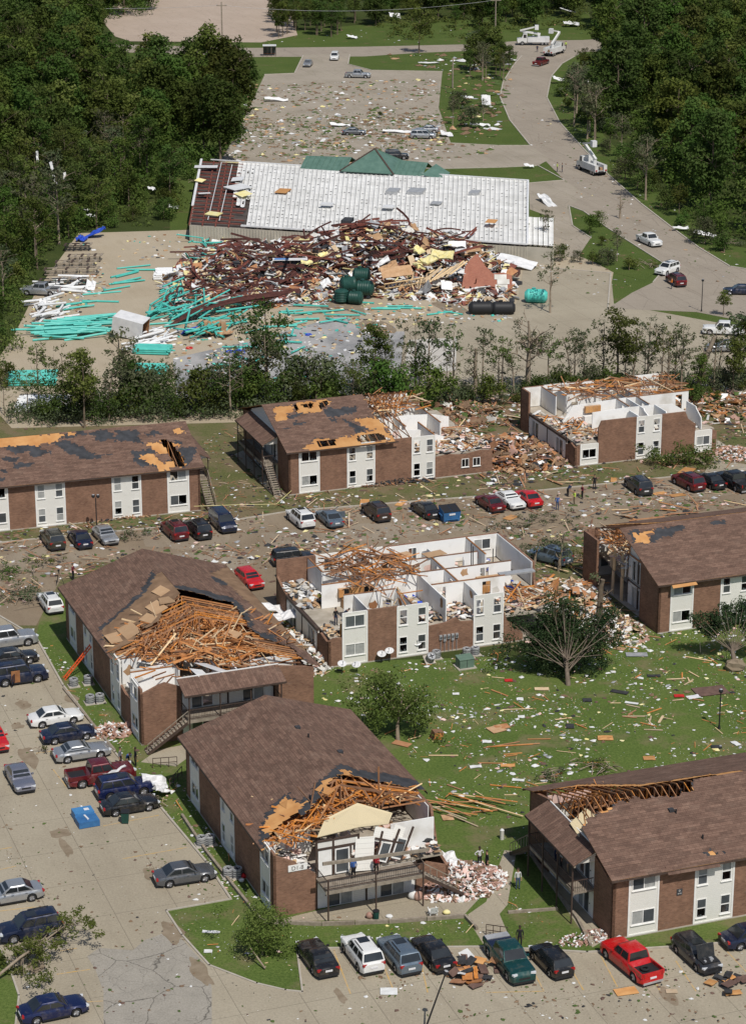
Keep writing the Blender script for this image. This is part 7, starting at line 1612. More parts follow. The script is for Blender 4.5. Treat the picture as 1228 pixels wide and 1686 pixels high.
# ================================================================== debris on the ground
rr=random.Random(2024)
M_WHT=speck('white_scrap',(.60,.60,.58),(.74,.74,.72),2,.8); M_BRN=speck('brown_scrap',(.14,.085,.05),(.24,.16,.10),2,.9); M_BLK=speck('black_scrap',(.02,.02,.022),(.05,.05,.052),2,.85)
M_TWIG=speck('green_twig',(.05,.085,.02),(.09,.13,.035),3,.9); M_REDC=speck('red_cloth',(.42,.012,.015),(.55,.03,.03),2,.8); M_SHPIECE=speck('shingle_scrap',(.10,.06,.05),(.17,.105,.08),2,.95)
M_EARTH=speck('brown_earth',(.13,.09,.055),(.20,.145,.09),1.5,.95,bump=.4); M_PINKB=speck('pale_brick_rubble',(.32,.175,.13),(.46,.30,.24),2.5,.9)
def litter(name,label,zones,mats,wts,cull=True):
    mb=MB()
    for poly,n,s0,s1 in zones:
        for (x,y) in scatter(poly,n,rr):
            if cull and any(0<u<b.L and 0<v<b.W for b in BL for u,v in (b.L2((x,y)),)): continue
            if nz(x*.16,y*.16)+.5*nz(x*.5,y*.5)<rr.uniform(-.55,.25): continue
            i=rr.choices(range(len(mats)),wts)[0]; a=s0+(s1-s0)*1.15*rr.random()**(8 if name=='lawn_litter' else 3.2); lo=mats[i] in (M_LUM2,M_LUM)
            sz=(a*(3.5 if lo else 1.2),a*(.18 if lo else rr.uniform(.4,1)),rr.uniform(.015,.07)); M=Matrix.Rotation(rr.uniform(0,6.3),3,'Z')@Matrix.Rotation(rr.gauss(0,.22),3,'X')@Matrix.Rotation(rr.gauss(0,.18),3,'Y')
            (mb.obox((x,y,.045+abs(sz[0]*M[2][0])*.4+abs(sz[1]*M[2][1])*.4),sz,M,i) if lo else mb.scrap((x,y,.03),a*1.25,rr.uniform(.4,1),rr.uniform(0,6.3),a*rr.uniform(.08,.4),i,rr))
    return tag(mb.build(name,mats),label,'litter',kind='stuff')
BL=[B_A,B_B,B_C,B_D,B_E,B_F,B_G,B_H]
MM=[M_WHT,M_BRN,M_LUM2,M_LUM,M_INS,M_BLK,M_INSY,M_TWIG,M_SHPIECE,M_GALV]
litter('lawn_litter','small pale scraps strewn over the central lawn',[([(520,1100),(700,1090),(1000,1030),(1228,1000),(1300,990),(1300,1270),(880,1310),(720,1330),(640,1200),(530,1150)],9000,.06,.45),([(760,1300),(880,1290),(870,1420),(800,1420)],300,.06,.3),([(60,1060),(180,1230),(330,1400),(380,1480),(440,1500),(300,1290),(220,1230),(90,1060)],900,.07,.35),([(280,1500),(440,1500),(800,1520),(800,1558),(500,1600),(360,1590)],500,.06,.3),([(830,1450),(960,1560),(830,1555),(800,1450)],160,.05,.25),([(1000,1000),(1228,980),(1228,1050),(1010,1060)],300,.08,.4)],MM,[12,4,2,2,2,3,1.5,2,2,2])
litter('street_litter','churned boards, insulation and twigs over the middle street',[([(0,870),(400,830),(480,800),(820,770),(1228,740),(1228,830),(960,880),(520,920),(400,960),(110,950),(0,1020)],11000,.06,.6),([(330,720),(400,700),(480,820),(350,850)],700,.1,.45),([(700,640),(870,640),(950,780),(800,815)],3000,.08,.8),([(1150,610),(1300,600),(1300,760),(1190,740)],1500,.15,.7),([(870,880),(1010,870),(1080,1050),(900,1060)],1500,.1,.6),([(440,900),(540,900),(540,1110),(470,1080)],900,.1,.6),([(20,690),(400,650),(860,640),(850,660),(400,680),(20,715)],500,.1,.5)],MM,[5,9,3,6,2,5,.7,8,7,2])
litter('lot_litter','leaves, twigs and scraps scattered over the paved lots',[([(0,1040),(60,1060),(270,1340),(370,1480),(270,1500),(420,1630),(480,1640),(490,1570),(1228,1560),(1228,1686),(0,1686)],1500,.05,.25),([(30,1400),(100,1480),(60,1490),(0,1400)],240,.05,.2),([(560,1600),(1228,1590),(1228,1680),(560,1680)],900,.05,.3),([(240,1400),(380,1470),(340,1490),(240,1450)],140,.06,.3)],[M_TWIG,M_BRN,M_WHT,M_BLK,M_SHPIECE],[5,6,2.5,2,3])
litter('far_litter','metal scraps, insulation and twigs over the far lot',[([(400,140),(725,130),(740,236),(870,245),(660,275),(345,285),(370,230)],4600,.12,1.0),([(400,195),(720,190),(740,240),(380,250)],2600,.12,1.0),([(620,90),(850,90),(820,230),(730,230),(730,120)],900,.2,1.8),([(840,140),(960,250),(1120,390),(1228,440),(1228,470),(1080,460),(930,300),(870,240)],500,.1,.5),([(930,340),(1080,440),(1000,500),(860,440)],300,.1,.5),([(900,150),(960,245),(1110,380),(1228,445),(1228,430),(1000,260),(930,150)],260,.15,.6),([(150,60),(960,40),(960,70),(150,75)],200,.2,.8)],[M_WHT,M_INSY,M_TWIG,M_BRN,M_METW,M_GALV,M_CARD],[1.8,.6,8,10,1.2,1.5,2],False)
# rubble heaps
def rubble(label,c,rx,ry,h,n,mats,ang=20,size=(.15,.6),parts=0,name='rubble_heap',slope=None):
    P=G(*c); a=math.radians(ang); mb=MB()
    for k in range(n):
        q=math.sqrt(rr.random()); t=rr.uniform(0,6.28); x,y=q*math.cos(t),q*math.sin(t); z=h*(1-q**1.4)*rr.uniform(.3,1)
        X=P.x+rx*x*math.cos(a)-ry*y*math.sin(a); Y=P.y+rx*x*math.sin(a)+ry*y*math.cos(a)
        a_=size[0]+(size[1]-size[0])*rr.random()**2; s=(a_,a_*rr.uniform(.15,.8),rr.uniform(.03,.14)); M=Matrix.Rotation(rr.uniform(0,6.3),3,'Z')@Matrix.Rotation(rr.gauss(0,.4),3,'X')@Matrix.Rotation(rr.gauss(0,.4),3,'Y')
        mb.chunk((X,Y,z+.06),s,M,rr.randrange(len(mats)),rr)
    return tag(mb.build(name,mats),label,'rubble',kind='stuff')
rubble('pinkish brick and insulation rubble spilling right of the front block',(750,1452),4.0,3.2,1.1,1200,[M_PINKB,M_PINKB,M_INS,M_DRY,M_WHT,M_BRN])
rubble('broken bricks and boards between the two roofless blocks of the back row',(845,748),6.5,7.5,1.1,1300,[M_DRY,M_LUM,M_CARD,M_PINKB,M_BRN,M_LUM,M_BRN,M_EARTH,M_BLK,M_LUMD],size=(.2,1.5))
rubble('boards and drywall heaped behind the half-roofed block',(770,680),5,7,.5,520,[M_LUM,M_CARD,M_DRYD,M_BRN,M_EARTH,M_TWIG,M_LUMD],size=(.2,1.3))
rubble('boards and pink rubble right of the roofless back block',(1180,665),5.5,9,.45,620,[M_LUM,M_CARD,M_DRY,M_BRN,M_EARTH,M_BRN,M_PINKB,M_LUMD,M_TWIG],size=(.2,1.3))
rubble('pink rubble at the right end of the roofless back block',(1205,748),3.0,3.0,.7,360,[M_PINKB,M_INS,M_DRY,M_LUM])
rubble('white boards and rubble between the burst block and the roofless centre block',(490,1075),2.6,6.0,1.2,700,[M_DRY,M_DRYD,M_LUM2,M_WHT,M_CARD,M_PINKB],size=(.2,.9),ang=20)
rubble('rubble at the opened end of the right block',(1005,1035),3.2,5.0,.7,500,[M_PINKB,M_DRY,M_LUM2,M_BRN,M_DRYD],size=(.15,.7))
rubble('boards and white debris right of the white rooms',(935,985),4.0,5.5,.8,420,[M_DRY,M_LUM,M_LUM2,M_BRN,M_DRYD],size=(.25,1.0))
rubble('fallen brick veneer heaped at the wall of the burst-roof block',(188,1205),1.5,2.4,.5,330,[M_PINKB,M_PINKB,M_LUM,M_DRY],ang=111)
rubble('brick crumbs below the dark balcony end of the right front block',(970,1545),1.0,2.6,.3,220,[M_PINKB,M_PINKB,M_DRY],ang=111,size=(.1,.35))
rubble('blackened litter along the foot of the half-roofed block',(655,795),4.5,.7,.5,300,[M_BLK,M_BRN,M_FELT,M_LUMD])
rubble('torn shingle and board litter before the left block',(200,852),6,.8,.3,260,[M_LUM,M_BRN,M_CARD,M_BLK],ang=18)
def board(px,L,w,ang,mat,label,group=None,z=.08,tilt=0.0,name='board',cat='board',th=.045):
    P=G(*px); a=math.radians(ang); d=Vector((math.cos(a)*math.cos(tilt),math.sin(a)*math.cos(tilt),math.sin(tilt)))*L/2; c=Vector((P.x,P.y,z+abs(d.z)))
    return tag(plank(name,c-d,c+d,w,th,mat),label,cat,group)
def L4(cx,cy): return (480+cx/2.924,1060+cy/2.924)
def L8(cx,cy): return (820+cx/3.01,820+cy/3.01)
for (p,L,w_,a,m_,lb) in ((L4(1000,240),2.0,.14,-45,M_LUM,'short orange stick on the lawn below the uprooted evergreen'),(L4(1090,318),2.6,.1,5,M_LUM2,'pale stick lying level in the middle of the lawn'),(L4(730,541),2.5,.14,0,M_LUM2,'pale plank alone behind the lawn tree'),(L4(1050,493),4.0,.14,8,M_LUM,'long orange plank above the brown board on the lawn'),(L4(1010,490),3.4,.12,22,M_LUM,'orange plank crossing the long one on the lawn'),(L4(1030,690),2.6,.12,-12,M_LUM,'orange plank low on the right of the lawn'),(L4(785,695),1.6,.12,-40,M_LUM,'short stick near the torn roof on the lawn'),(L4(690,790),2.0,.12,5,M_LUM2,'pale stud on the lawn beside the torn eave'),(L8(805,1100),1.6,.22,70,M_LUM2,'pale upright-lying plank near the lamp post'),(L8(990,800),2.6,.12,-25,M_LUM2,'thin pale stick before the right block'),(L4(1190,462),2.0,.1,2,M_LUM,'thin orange stick at the right of the long planks'),(L8(120,1225),3.0,.14,8,M_LUM,'orange stick near the leaf-strewn middle of the lawn'),(L8(670,1085),2.0,.14,0,M_LUM2,'tan lath on the lawn between black scraps'),(L8(880,900),1.8,.14,6,M_LUM2,'tan lath above the red cushion'),(L4(960,578),2.2,.1,-3,M_LUM,'thin orange lath in the lower lawn')): board(p,L,w_,a,m_,lb)
for i in range(15):
    p=(712+rr.uniform(0,105),1318+rr.uniform(0,38)); board(p,rr.uniform(2.2,5.2),.12,rr.gauss(-22,16),M_LUM if i%3 else M_LUM2,'broken rafter in the spill right of the torn front roof','rafters spilled right of the front block',z=.1+.03*i)
for i in range(16):
    p=(1080+rr.uniform(-60,70),1150+rr.uniform(-40,60)); board(p,rr.uniform(.8,1.8),.12,rr.uniform(0,180),M_LUM if i%2 else M_LUM2,'small stick on the far right part of the lawn','small sticks on the right lawn')
for i in range(70):
    q=rr.choice((((720,700),(940,800)),((700,645),(860,720)),((1130,620),(1228,720)),((960,830),(1228,870)),((900,930),(1000,1020)))); p=(rr.uniform(q[0][0],q[1][0]),rr.uniform(q[0][1],q[1][1]))
    if any(-.3<u<b.L and -.3<v<b.W for b in BL for u,v in (b.L2(G(*p)),)): continue
    board(p,rr.uniform(1.5,4.2),rr.uniform(.1,.3),rr.uniform(0,180),rr.choice((M_LUM,M_LUM2,M_LUMD,M_LUM)),'loose board on the churned ground round the back blocks','loose boards round the back blocks',z=.15,tilt=rr.gauss(0,.06))
def flat(px,sx,sy,ang,mat,label,group=None,z=.09,tl=(0,0),th=.04,name='panel',cat='panel',cr=.05): 
    o=sheet_obj(name,px,z+max(abs(math.sin(tl[0]))*sy/2,abs(math.sin(tl[1]))*sx/2),sx,sy,(tl[0],tl[1],math.radians(ang)),mat,label,cat,group,th,3,cr); return o
for (p,sx,sy,a,m_,lb) in ((L8(1050,955),3.0,1.9,15,M_SHPIECE,'large slab of torn brown shingles on the right lawn'),(L8(895,980),.9,.6,0,M_REDC,'red cushion lying beside the torn shingle slab'),(L8(965,985),1.2,.7,20,M_METW,'crumpled white sheet beside the red cushion'),(L8(530,1188),1.3,.9,0,M_DECK,'orange board lying flat low on the lawn'),(L8(215,945),1.3,.6,0,M_LUM2,'tan board beside the uprooted evergreen trunk'),(L8(600,745),1.1,.7,-25,M_CARD,'tan board left of the opened right block corner'),(L8(50,903),.7,.5,0,M_REDC,'red cloth under the white rooms'),(L4(1045,175),.7,.5,0,M_REDC,'red cloth near the uprooted evergreen'),(L4(985,410),1.4,1.3,30,M_CARD,'brown furniture board on the lawn with black scraps'),(L4(530,480),1.6,.8,-30,M_LUM,'orange board at the foot of the lawn tree'),(L4(885,590),1.0,.5,10,M_WHT,'white scrap low in the middle of the lawn'),(L4(1098,265),.6,.6,0,M_WHT,'round white scrap right on the lawn'),(L4(1105,350),.6,.5,0,M_WHT,'white scrap below the round one'),(L4(940,470),.8,.5,0,M_WHT,'white box scrap beside the long orange plank'),(L4(790,240),.6,.4,0,M_WHT,'white scrap near the satellite dishes'),(L4(750,835),.9,1.0,10,M_CARD,'tan board in the spill beside the torn eave'),(L4(1040,585),1.2,.5,0,M_DECK,'orange scrap board low right on the lawn'),(L4(1090,655),1.0,.4,-10,M_WHT,'white panel strip near the right front block'),(L8(660,1015),1.2,.35,-20,M_METW,'white metal strip on the lawn near black scraps'),(L8(685,775),2.0,.9,0,M_GALV,'dark broken furniture frame before the right block'),(L8(440,1000),.8,.7,0,M_BLK,'black cloth on the lawn left of the black heap'),(L8(600,960),1.6,.6,-25,M_BLK,'black twisted scrap on the lawn'),(L8(770,880),1.2,.5,0,M_BLK,'dark scrap on the lawn before the right block'),(L8(355,1130),.7,.9,0,M_BLK,'black chair scrap in the middle of the lawn'),(L8(1080,1232),.9,.6,0,M_BLK,'black scrap at the right of the lower lawn'),(L8(1175,1215),.5,.9,30,M_WHT,'white triangular scrap at the right edge of the lawn'),((1068,1248),1.0,.7,0,M_DECK,'orange board behind the right front block'),((995,1216),1.2,.6,0,M_DECK,'orange plywood scrap in the lower lawn'),((826,1196),1.3,.9,20,M_LUM,'orange board on the lawn near the front block'),((718,1214),.8,.7,10,M_LUMD,'brown box board on the lawn right of the tree'),((348,1534),1.3,.3,-5,M_METW,'white pipe-like strip on the corner lawn'),((343,1566),.6,.4,0,M_WHT,'white paper scrap near the corner kerb'),((640,1632),1.2,.9,0,M_WHT,'crumbled white scraps behind the blue-grey crossover')):
    flat(p,sx,sy,a,m_,lb)
# heap of torn roofing in the front row and beside the wagon
for i in range(34):
    p=(775+rr.gauss(0,20),1598+rr.gauss(0,13)); flat(p,rr.uniform(.4,1.4),rr.uniform(.25,.8),rr.uniform(0,180),rr.choice((M_DECK,M_SHPIECE,M_BLK,M_LUMD,M_SHPIECE,M_WHT,M_BLK,M_LUM)),'torn roofing piece in the heap beside the black sedan','torn roofing heap in the front row',z=.05+.012*i,tl=(rr.gauss(0,.2),rr.gauss(0,.2)))
for i in range(12):
    p=(1198+rr.gauss(0,16),1612+rr.gauss(0,9)); flat(p,rr.uniform(.6,1.3),rr.uniform(.4,.8),rr.uniform(0,180),rr.choice((M_DECK,M_SHPIECE,M_BLK,M_BLK)),'torn roofing piece in the heap before the dark wagon','torn roofing heap at the right of the front row',z=.05+.03*i,tl=(rr.gauss(0,.1),rr.gauss(0,.1)))
flat((1030,1632),1.6,.9,15,M_DECK,'orange plywood lying behind the red pickup'); flat((870,1570),.5,.4,0,M_BLK,'dark scrap by the small black hatchback'); flat((1105,1632),.8,.5,0,M_LUM2,'tan scrap on the lot right of the red pickup')
for i,(x,y,sx,sy) in enumerate(((860,1285-20,2,.8),(690,565,2,1),(1130,775,2.4,1.4),(1010,790,1.6,.7),(600,828,2.4,1.0),(520,800,1.5,.8),(660,828,2.0,.8),(690,826,1.6,.7),(840,852,1.6,1.0),(1085,812,1.6,.7),(1115,815,1.8,.8))):
    flat((x,y),sx,sy,rr.uniform(0,90),M_DECK if i>1 else M_METW,'flat orange sheathing scrap on the ground before the back blocks','orange sheathing scraps before the back blocks') if i>1 else None
# white metal sheets caught about the wreck zone
for (p,z,sx,sy,rt,lb) in (((448,1000),1.0,2.6,1.2,(.2,.3,.2),'white panel leaning between the burst block and the roofless one'),((440,1018),.5,3.0,1.8,(.1,.1,.2),'white door panel lying beside the red hatchback'),((480,1010),1.6,2.0,1.4,(.2,-.2,.3),'white sheet above the fallen boards at the roofless block'),((255,1285),.9,2.2,1.2,(.5,.3,.4),'crumpled white metal beside the red pickup'),((270,1300),.5,1.8,1.0,(.2,.4,1.0),'white crumpled sheet near the handrail'),((190,1270),1.6,2.0,.3,(.1,-.3,.5),'white strip lying over the red pickup bonnet'),((770,160),1.2,3.0,1.2,(.3,.2,.6),'silver torn sheet on the bank above the far lot'),((800,165),1.5,2.0,3.0,(.6,.2,.2),'upright silver sheet on the bank'),((790,205),.6,4.0,1.2,(.1,.1,.3),'white sheet among the bank bushes'),((735,220),.6,2.4,1.6,(.3,.2,.2),'crumpled silver sheet beside the minivan'),((655,216),.4,6.0,1.2,(.05,.05,-.05),'long white panel left of the minivan'),((560,205),.4,4.0,1.4,(.1,.1,.2),'white torn sheet in the middle of the far lot'),((455,163),.5,5.0,1.5,(.1,.1,.1),'grey torn sheets at the left of the far lot'),((705,103),.4,5.0,.9,(0,.05,.3),'white beam on the grass beside the top road'),((650,25),1.5,3.0,2.0,(.5,.2,.3),'white sheet in the brush beyond the top road'),((580,60),.6,2.6,1.6,(.2,.2,.3),'white scrap beyond the top road'),((935,17),2.0,5.0,1.0,(.2,.3,.4),'white metal caught in the trees at the top'),((940,38),1.0,4.0,2.0,(.2,.1,.1),'white panel in the grass at the top'),((920,130),1.0,3.0,1.6,(.3,.3,.3),'silver sheet at the edge of the right wood'),((833,98),.5,5.0,.8,(.0,.1,.2),'white strip beside the road bank'),((1160,385),.8,3.6,1.2,(.2,.2,-.3),'white twisted sheet beside the curved road'),((1120,375),.5,2.6,.9,(.1,.1,.1),'white scrap at the road edge by the wood'),((870,272),.6,1.8,1.2,(.2,.2,.2),'white scrap on the verge behind the warehouse'),((88,285),6.5,.5,4.2,(.9,.0,.4),'white strip hanging in the left wood'),((62,258),7,.4,2.0,(1.2,.0,.2),'white scrap high in the left wood'),((107,290),5,.6,1.4,(.9,.2,.4),'white scrap below the hanging strip'),((140,345),1.0,1.5,.8,(.3,.2,.4),'white scrap low in the torn edge of the wood'),((150,355),1.0,1.8,.7,(.4,.2,.9),'white panel scrap at the torn edge of the wood'),((250,310),2.0,1.4,.8,(.4,.2,.5),'pale scrap in the brush beside the warehouse'),((285,340),1.0,1.8,1.0,(.3,.2,.1),'clear sheet on the grass left of the warehouse'),((1185,45),10,.8,1.8,(1,.2,.3),'white scrap in the crowns of the right wood'),((1165,60),8,1.2,1.0,(.8,.2,.3),'pale scrap in the right wood crowns'),((1107,98),7,.8,1.8,(.8,.2,.5),'white strip in the right wood'),((968,140),3,.5,2.6,(.8,.1,.3),'thin white strip at the edge of the right wood'),((1162,278),4,.5,1.6,(.8,.2,.4),'white bag in the right wood'),((1108,168),4,.9,1.2,(.8,.2,.4),'grey scrap in the middle of the right wood'),((740,1412),.7,1.2,1.4,(.25,.1,.5),'white board on the rubble right of the front block'),((752,1422),.7,1.3,.7,(.4,.3,.2),'white torn board low on the rubble')):
    sheet_obj('torn_sheet',p,z,sx,sy,rt,M_METW,lb,'sheet',None,.05,5,.4)
# ================================================================== fittings outdoors
def ac_unit(px,label,grp=None,tip=0.0,rnd=True,top=M_METW):
    o=empty('air_conditioner',G(*px),math.radians(20),label,'air conditioner',grp); s=.42
    m=MB(); m.prism([(s*math.cos(2*PI*k/8+.39),s*math.sin(2*PI*k/8+.39)) for k in range(8)],.08,.72); m.build('casing',M_GALV,o)
    m=MB(); n=16; m.path([(.36*math.cos(2*PI*k/n),.36*math.sin(2*PI*k/n),.76) for k in range(n+1)],.035,6); m.build('top_ring',M_GALV,o,smooth=.8)
    for k in range(4): a=k*PI/2; piece('fan_blade',(.13*math.cos(a),.13*math.sin(a),.735),(.24,.1,.015),Matrix.Rotation(a,3,'Z')@Matrix.Rotation(.3,3,'X'),M_BLKP,o)
    for k in range(3): m=MB(); m.prism([((s+.012)*math.cos(2*PI*q/8+.39),(s+.012)*math.sin(2*PI*q/8+.39)) for q in range(8)],.2+.18*k,.24+.18*k); m.build('louvre',M_BLKP,o)
    MB().box(-.5,.5,-.5,.5,0,.08).build('pad',M_KERB,o)
    if tip: o.rotation_euler=(tip,0,.5); o.location.z=.35
for (p,lb) in (((332,1392),'air conditioner left of the pair at the side of the front block'),((346,1390),'air conditioner right of the pair at the side of the front block'),((376,1444),'air conditioner left of the pair near the front block corner'),((391,1444),'air conditioner right of the pair near the front block corner'),((149,1158),'air conditioner left of the pair beside the burst-roof block'),((165,1156),'air conditioner right of the pair beside the burst-roof block'),((122,1130),'air conditioner left of the far pair beside the ladder'),((146,1126),'air conditioner right of the far pair beside the ladder'),((718,1084),'air conditioner upright near the meters of the roofless block'),((768,1080),'air conditioner left behind the green cabinet'),((782,1078),'air conditioner right behind the green cabinet')): ac_unit(p,lb)
ac_unit((706,1092),'air conditioner tipped over before the roofless centre block',tip=.7)
cb=empty('utility_cabinet',G(765,1098),math.radians(20),'green utility cabinet on the lawn before the roofless block','utility box'); MB().box(-.7,.7,-.55,.55,.1,.95).build('cabinet_body',speck('utility_green',(.10,.16,.12),(.14,.21,.16),2,.6),cb); m=MB(); m.slab([(-.75,-.6,.96),(.75,-.6,.96),(.75,.6,1.06),(-.75,.6,1.06)],.06); m.build('cabinet_lid',MAT['utility_green'],cb,recalc=True); MB().box(-.9,.9,-.75,.75,0,.1).build('pad',M_KERB,cb); MB().box(-.02,.02,-.565,-.552,.15,.9).build('door_seam',M_BLKP,cb)
def dish(px,z,label,rz,fac=.5):
    P=G(*px); o=empty('satellite_dish',P,rz,label,'satellite dish'); n=18; vs=[(0,0,0)]; 
    for j in (1,2,3):
        for k in range(n): r=.42*j/3; vs.append((r*math.cos(2*PI*k/n),r*.9*math.sin(2*PI*k/n),.09*(j/3)**2))
    fs=[(0,1+k,1+(k+1)%n) for k in range(n)]+[(1+j*n+k,1+(j+1)*n+k,1+(j+1)*n+(k+1)%n,1+j*n+(k+1)%n) for j in (0,1) for k in range(n)]
    M=Matrix.Rotation(fac,3,'X'); m=MB(); m.add([M@Vector(v)+Vector((0,0,z)) for v in vs],fs); d=m.build('reflector',M_METW,o,smooth=1.2)
    d.modifiers.new('thick','SOLIDIFY').thickness=.02
    MB().cyl((0,.05,0),(0,.05,z),.035,n=8).build('mast',M_BLKP,o); MB().bar((0,-.35,z+.05),M@Vector((0,-.1,.45))+Vector((0,0,z)),.03,.03).build('feed_arm',M_BLKP,o); MB().obox(M@Vector((0,-.1,.47))+Vector((0,0,z)),(.09,.06,.1),M).build('receiver',M_GALV,o)
for (p,z,rz,lb) in (((563,1110),1.0,.3,'satellite dish leftmost before the roofless centre block'),((587,1108),.8,-.4,'satellite dish second from left before the roofless block'),((628,1092),.9,.2,'satellite dish left of the close pair before the roofless block'),((641,1090),1.1,-.2,'satellite dish right of the close pair before the roofless block'),((686,1078),1.2,.2,'satellite dish by the middle windows of the roofless block')): dish(p,z,lb,rz)
# electricity meters on the roofless block
for i,u in enumerate((10.9,11.3,11.7,12.1,12.5)):
    mt=B_E.build(B_E.mb().box(u,u+.28,-.16,-.004,1.1 if i%2 else 1.3,1.75),'meter_box',M_GALV); B_E.build(B_E.mb().cyl((u+.14,-.17,1.55),(u+.14,-.24,1.55),.10,n=10),'meter_dial',M_GLASS,mt); B_E.build(B_E.mb().cyl((u+.14,-.08,0),(u+.14,-.08,1.1),.03,n=6),'conduit',M_GALV,mt)
# timber edging, patios, walks, handrails
def timber(pts,name,label,h=.3,w=.2):
    P=PX(pts); o=empty(name,P[0],0,label,'timber edging')
    for a,b_ in zip(P,P[1:]):
        n=max(1,int((b_-a).length/2.4))
        for k in range(n): p=a.lerp(b_,k/n)-P[0]; q=a.lerp(b_,(k+1)/n-.01)-P[0]; p.z=q.z=h/2; plank('timber',p,q,w,h,M_WOODG,o)
timber([(300,1345),(340,1405),(385,1462),(432,1520)],'timber_edging','grey timber edging along the left side of the front block'); timber([(432,1520),(530,1524),(640,1520),(765,1511),(785,1532)],'timber_edging','grey timber edging below the patio of the front block'); timber([(868,1400),(905,1455),(950,1515),(972,1558)],'timber_edging','grey timber edging left of the right front block',.25); timber([(836,1504),(918,1498)],'timber_edging','short timber edging across the strip of lawn by the walk',.2); timber([(105,1135),(150,1190),(190,1238)],'timber_edging','timber edging along the left lot beside the burst block',.2)
def pave(name,pts,z=.028): return sheet(name,pts,z,M_CONC)
pave('patio',[(455,1518),(520,1516),(640,1514),(765,1505),(790,1478),(740,1460),(690,1462),(520,1500),(470,1512)],.014); pave('walkway',[(770,1506),(800,1485),(830,1400),(850,1402),(835,1490),(822,1505),(845,1560),(800,1562),(780,1530)],.013); pave('walkway',[(232,1255),(290,1262),(320,1240),(310,1225),(260,1235)],.014); pave('walkway',[(386,748),(400,742),(470,815),(455,822)],.014); pave('walkway',[(1150,790),(1175,755),(1228,765),(1228,790)],.014); pave('patio',[(880,1410),(930,1440),(985,1530),(1000,1545),(975,1560),(900,1450)],.014)
def handrail(a,b_,label,h=.9):
    P,Q=G(*a),G(*b_); o=empty('handrail',P,0,label,'handrail'); d=Q-P
    for z in (h,h*.5): plank('rail',(0,0,z),(d.x,d.y,z),.05,.05,M_TRIMB,o)
    for t in (0,.33,.66,1): plank('post',(d.x*t,d.y*t,0),(d.x*t+.001,d.y*t,h),.05,.05,M_TRIMB,o)
handrail((252,1265),(292,1262),'dark handrail beside the walk of the burst block'); handrail((280,1300),(300,1278),'dark handrail behind the crumpled white metal'); handrail((800,1540),(835,1545),'dark handrail on the walk behind the green pickup')
# ladder against the burst block
ld=empty('ladder',G(106,1118),0,'orange-red extension ladder leaning on the burst-roof block','ladder'); T=G(152,1062,2.9)-G(106,1118); T=Vector((T.x,T.y,3.0)); M_LAD=speck('ladder_orange',(.62,.07,.015),(.75,.12,.03),3,.5)
sd=Vector((T.y,-T.x,0)).normalized()*.24
for s_ in (-1,1): plank('ladder_rail',sd*s_,T+sd*s_,.10,.08,M_LAD,ld)
for k in range(1,14): c=T*(k/14.0); plank('rung',c-sd,c+sd,.06,.06,M_LAD,ld)
# lamp posts and poles
def lamp_post(px,h,label,heads=1,lean=(0,0)):
    o=empty('lamp_post',G(*px),0,label,'lamp post'); o.rotation_euler=(lean[0],lean[1],0)
    MB().cyl((0,0,0),(0,0,h),.07,.05,n=8).build('pole',M_BLKP,o,smooth=.8); MB().cyl((0,0,0),(0,0,.3),.13,.1,n=10).build('pole_base',M_BLKP,o)
    for k in range(heads):
        x=(k-(heads-1)/2)*.5; q=MB(); q.cyl((x,0,h),(x,0,h+.12),.1,.2,n=10); q.cyl((x,0,h+.12),(x,0,h+.34),.2,.16,n=10); q.build('lamp_head',M_BLKP,o,smooth=.6); MB().cyl((x,0,h+.341),(x,0,h+.40),.15,.03,n=10).build('lamp_cap',M_GALV,o)
lamp_post((1183,1200),3.4,'black lamp post standing on the right lawn'); lamp_post((160,872),3.6,'black lamp post before the patchy-roofed block',2); lamp_post((1154,513),4.4,'thin dark lamp post beside the road junction'); lamp_post((698,1700),4.6,'dark lamp post rising at the bottom edge',1,(0,.30)); lamp_post((548,655),5,'thin pole behind the half-roofed block')
def pole(px,h,label,arm=True):
    o=empty('utility_pole',G(*px),0,label,'utility pole'); MB().cyl((0,0,0),(0,0,h),.2,.13,n=8).build('pole',M_WOODG,o,smooth=.8)
    if arm:
        MB().box(-1.3,1.3,-.08,.08,h-1.0,h-.8).build('crossarm',M_WOODG,o)
        for x in (-1.1,0,1.1): MB().cyl((x,0,h-.8),(x,0,h-.55),.06,n=6).build('insulator',M_GALV,o)
    return o
pole((366,64),9,'wooden utility pole in the top left lot'); pole((815,62),10,'wooden utility pole above the bank at the top'); pole((745,145),6.5,'grey pole on the bank beside the far lot',False)
def wire(a,za,b_,zb,sag,label):
    A=G(*a,0); B=G(*b_,0); A.z=za; B.z=zb; pts=[A.lerp(B,i/24)-Vector((0,0,sag*4*(i/24)*(1-i/24))) for i in range(25)]; tag(MB().path(pts,.03,4).build('power_line',M_GALV),label,'cable')
wire((-60,60),8.5,(366,64),8.2,1.2,'power line over the left wood to the pole'); wire((366,64),8.2,(815,62),9.2,2.0,'power line between the two utility poles')
tp=[G(320,845,0)+Vector((0,0,.8)),G(400,838,0)+Vector((0,0,.5)),G(455,840,0)+Vector((0,0,.7)),G(480,822,0)+Vector((0,0,1.0))]
tag(MB().path([p for a,b_ in zip(tp,tp[1:]) for p in [a.lerp(b_,t/5) for t in range(5)]]+[tp[-1]],.035,4).build('warning_tape',M_INSY),'yellow warning tape strung before the half-roofed block','tape')
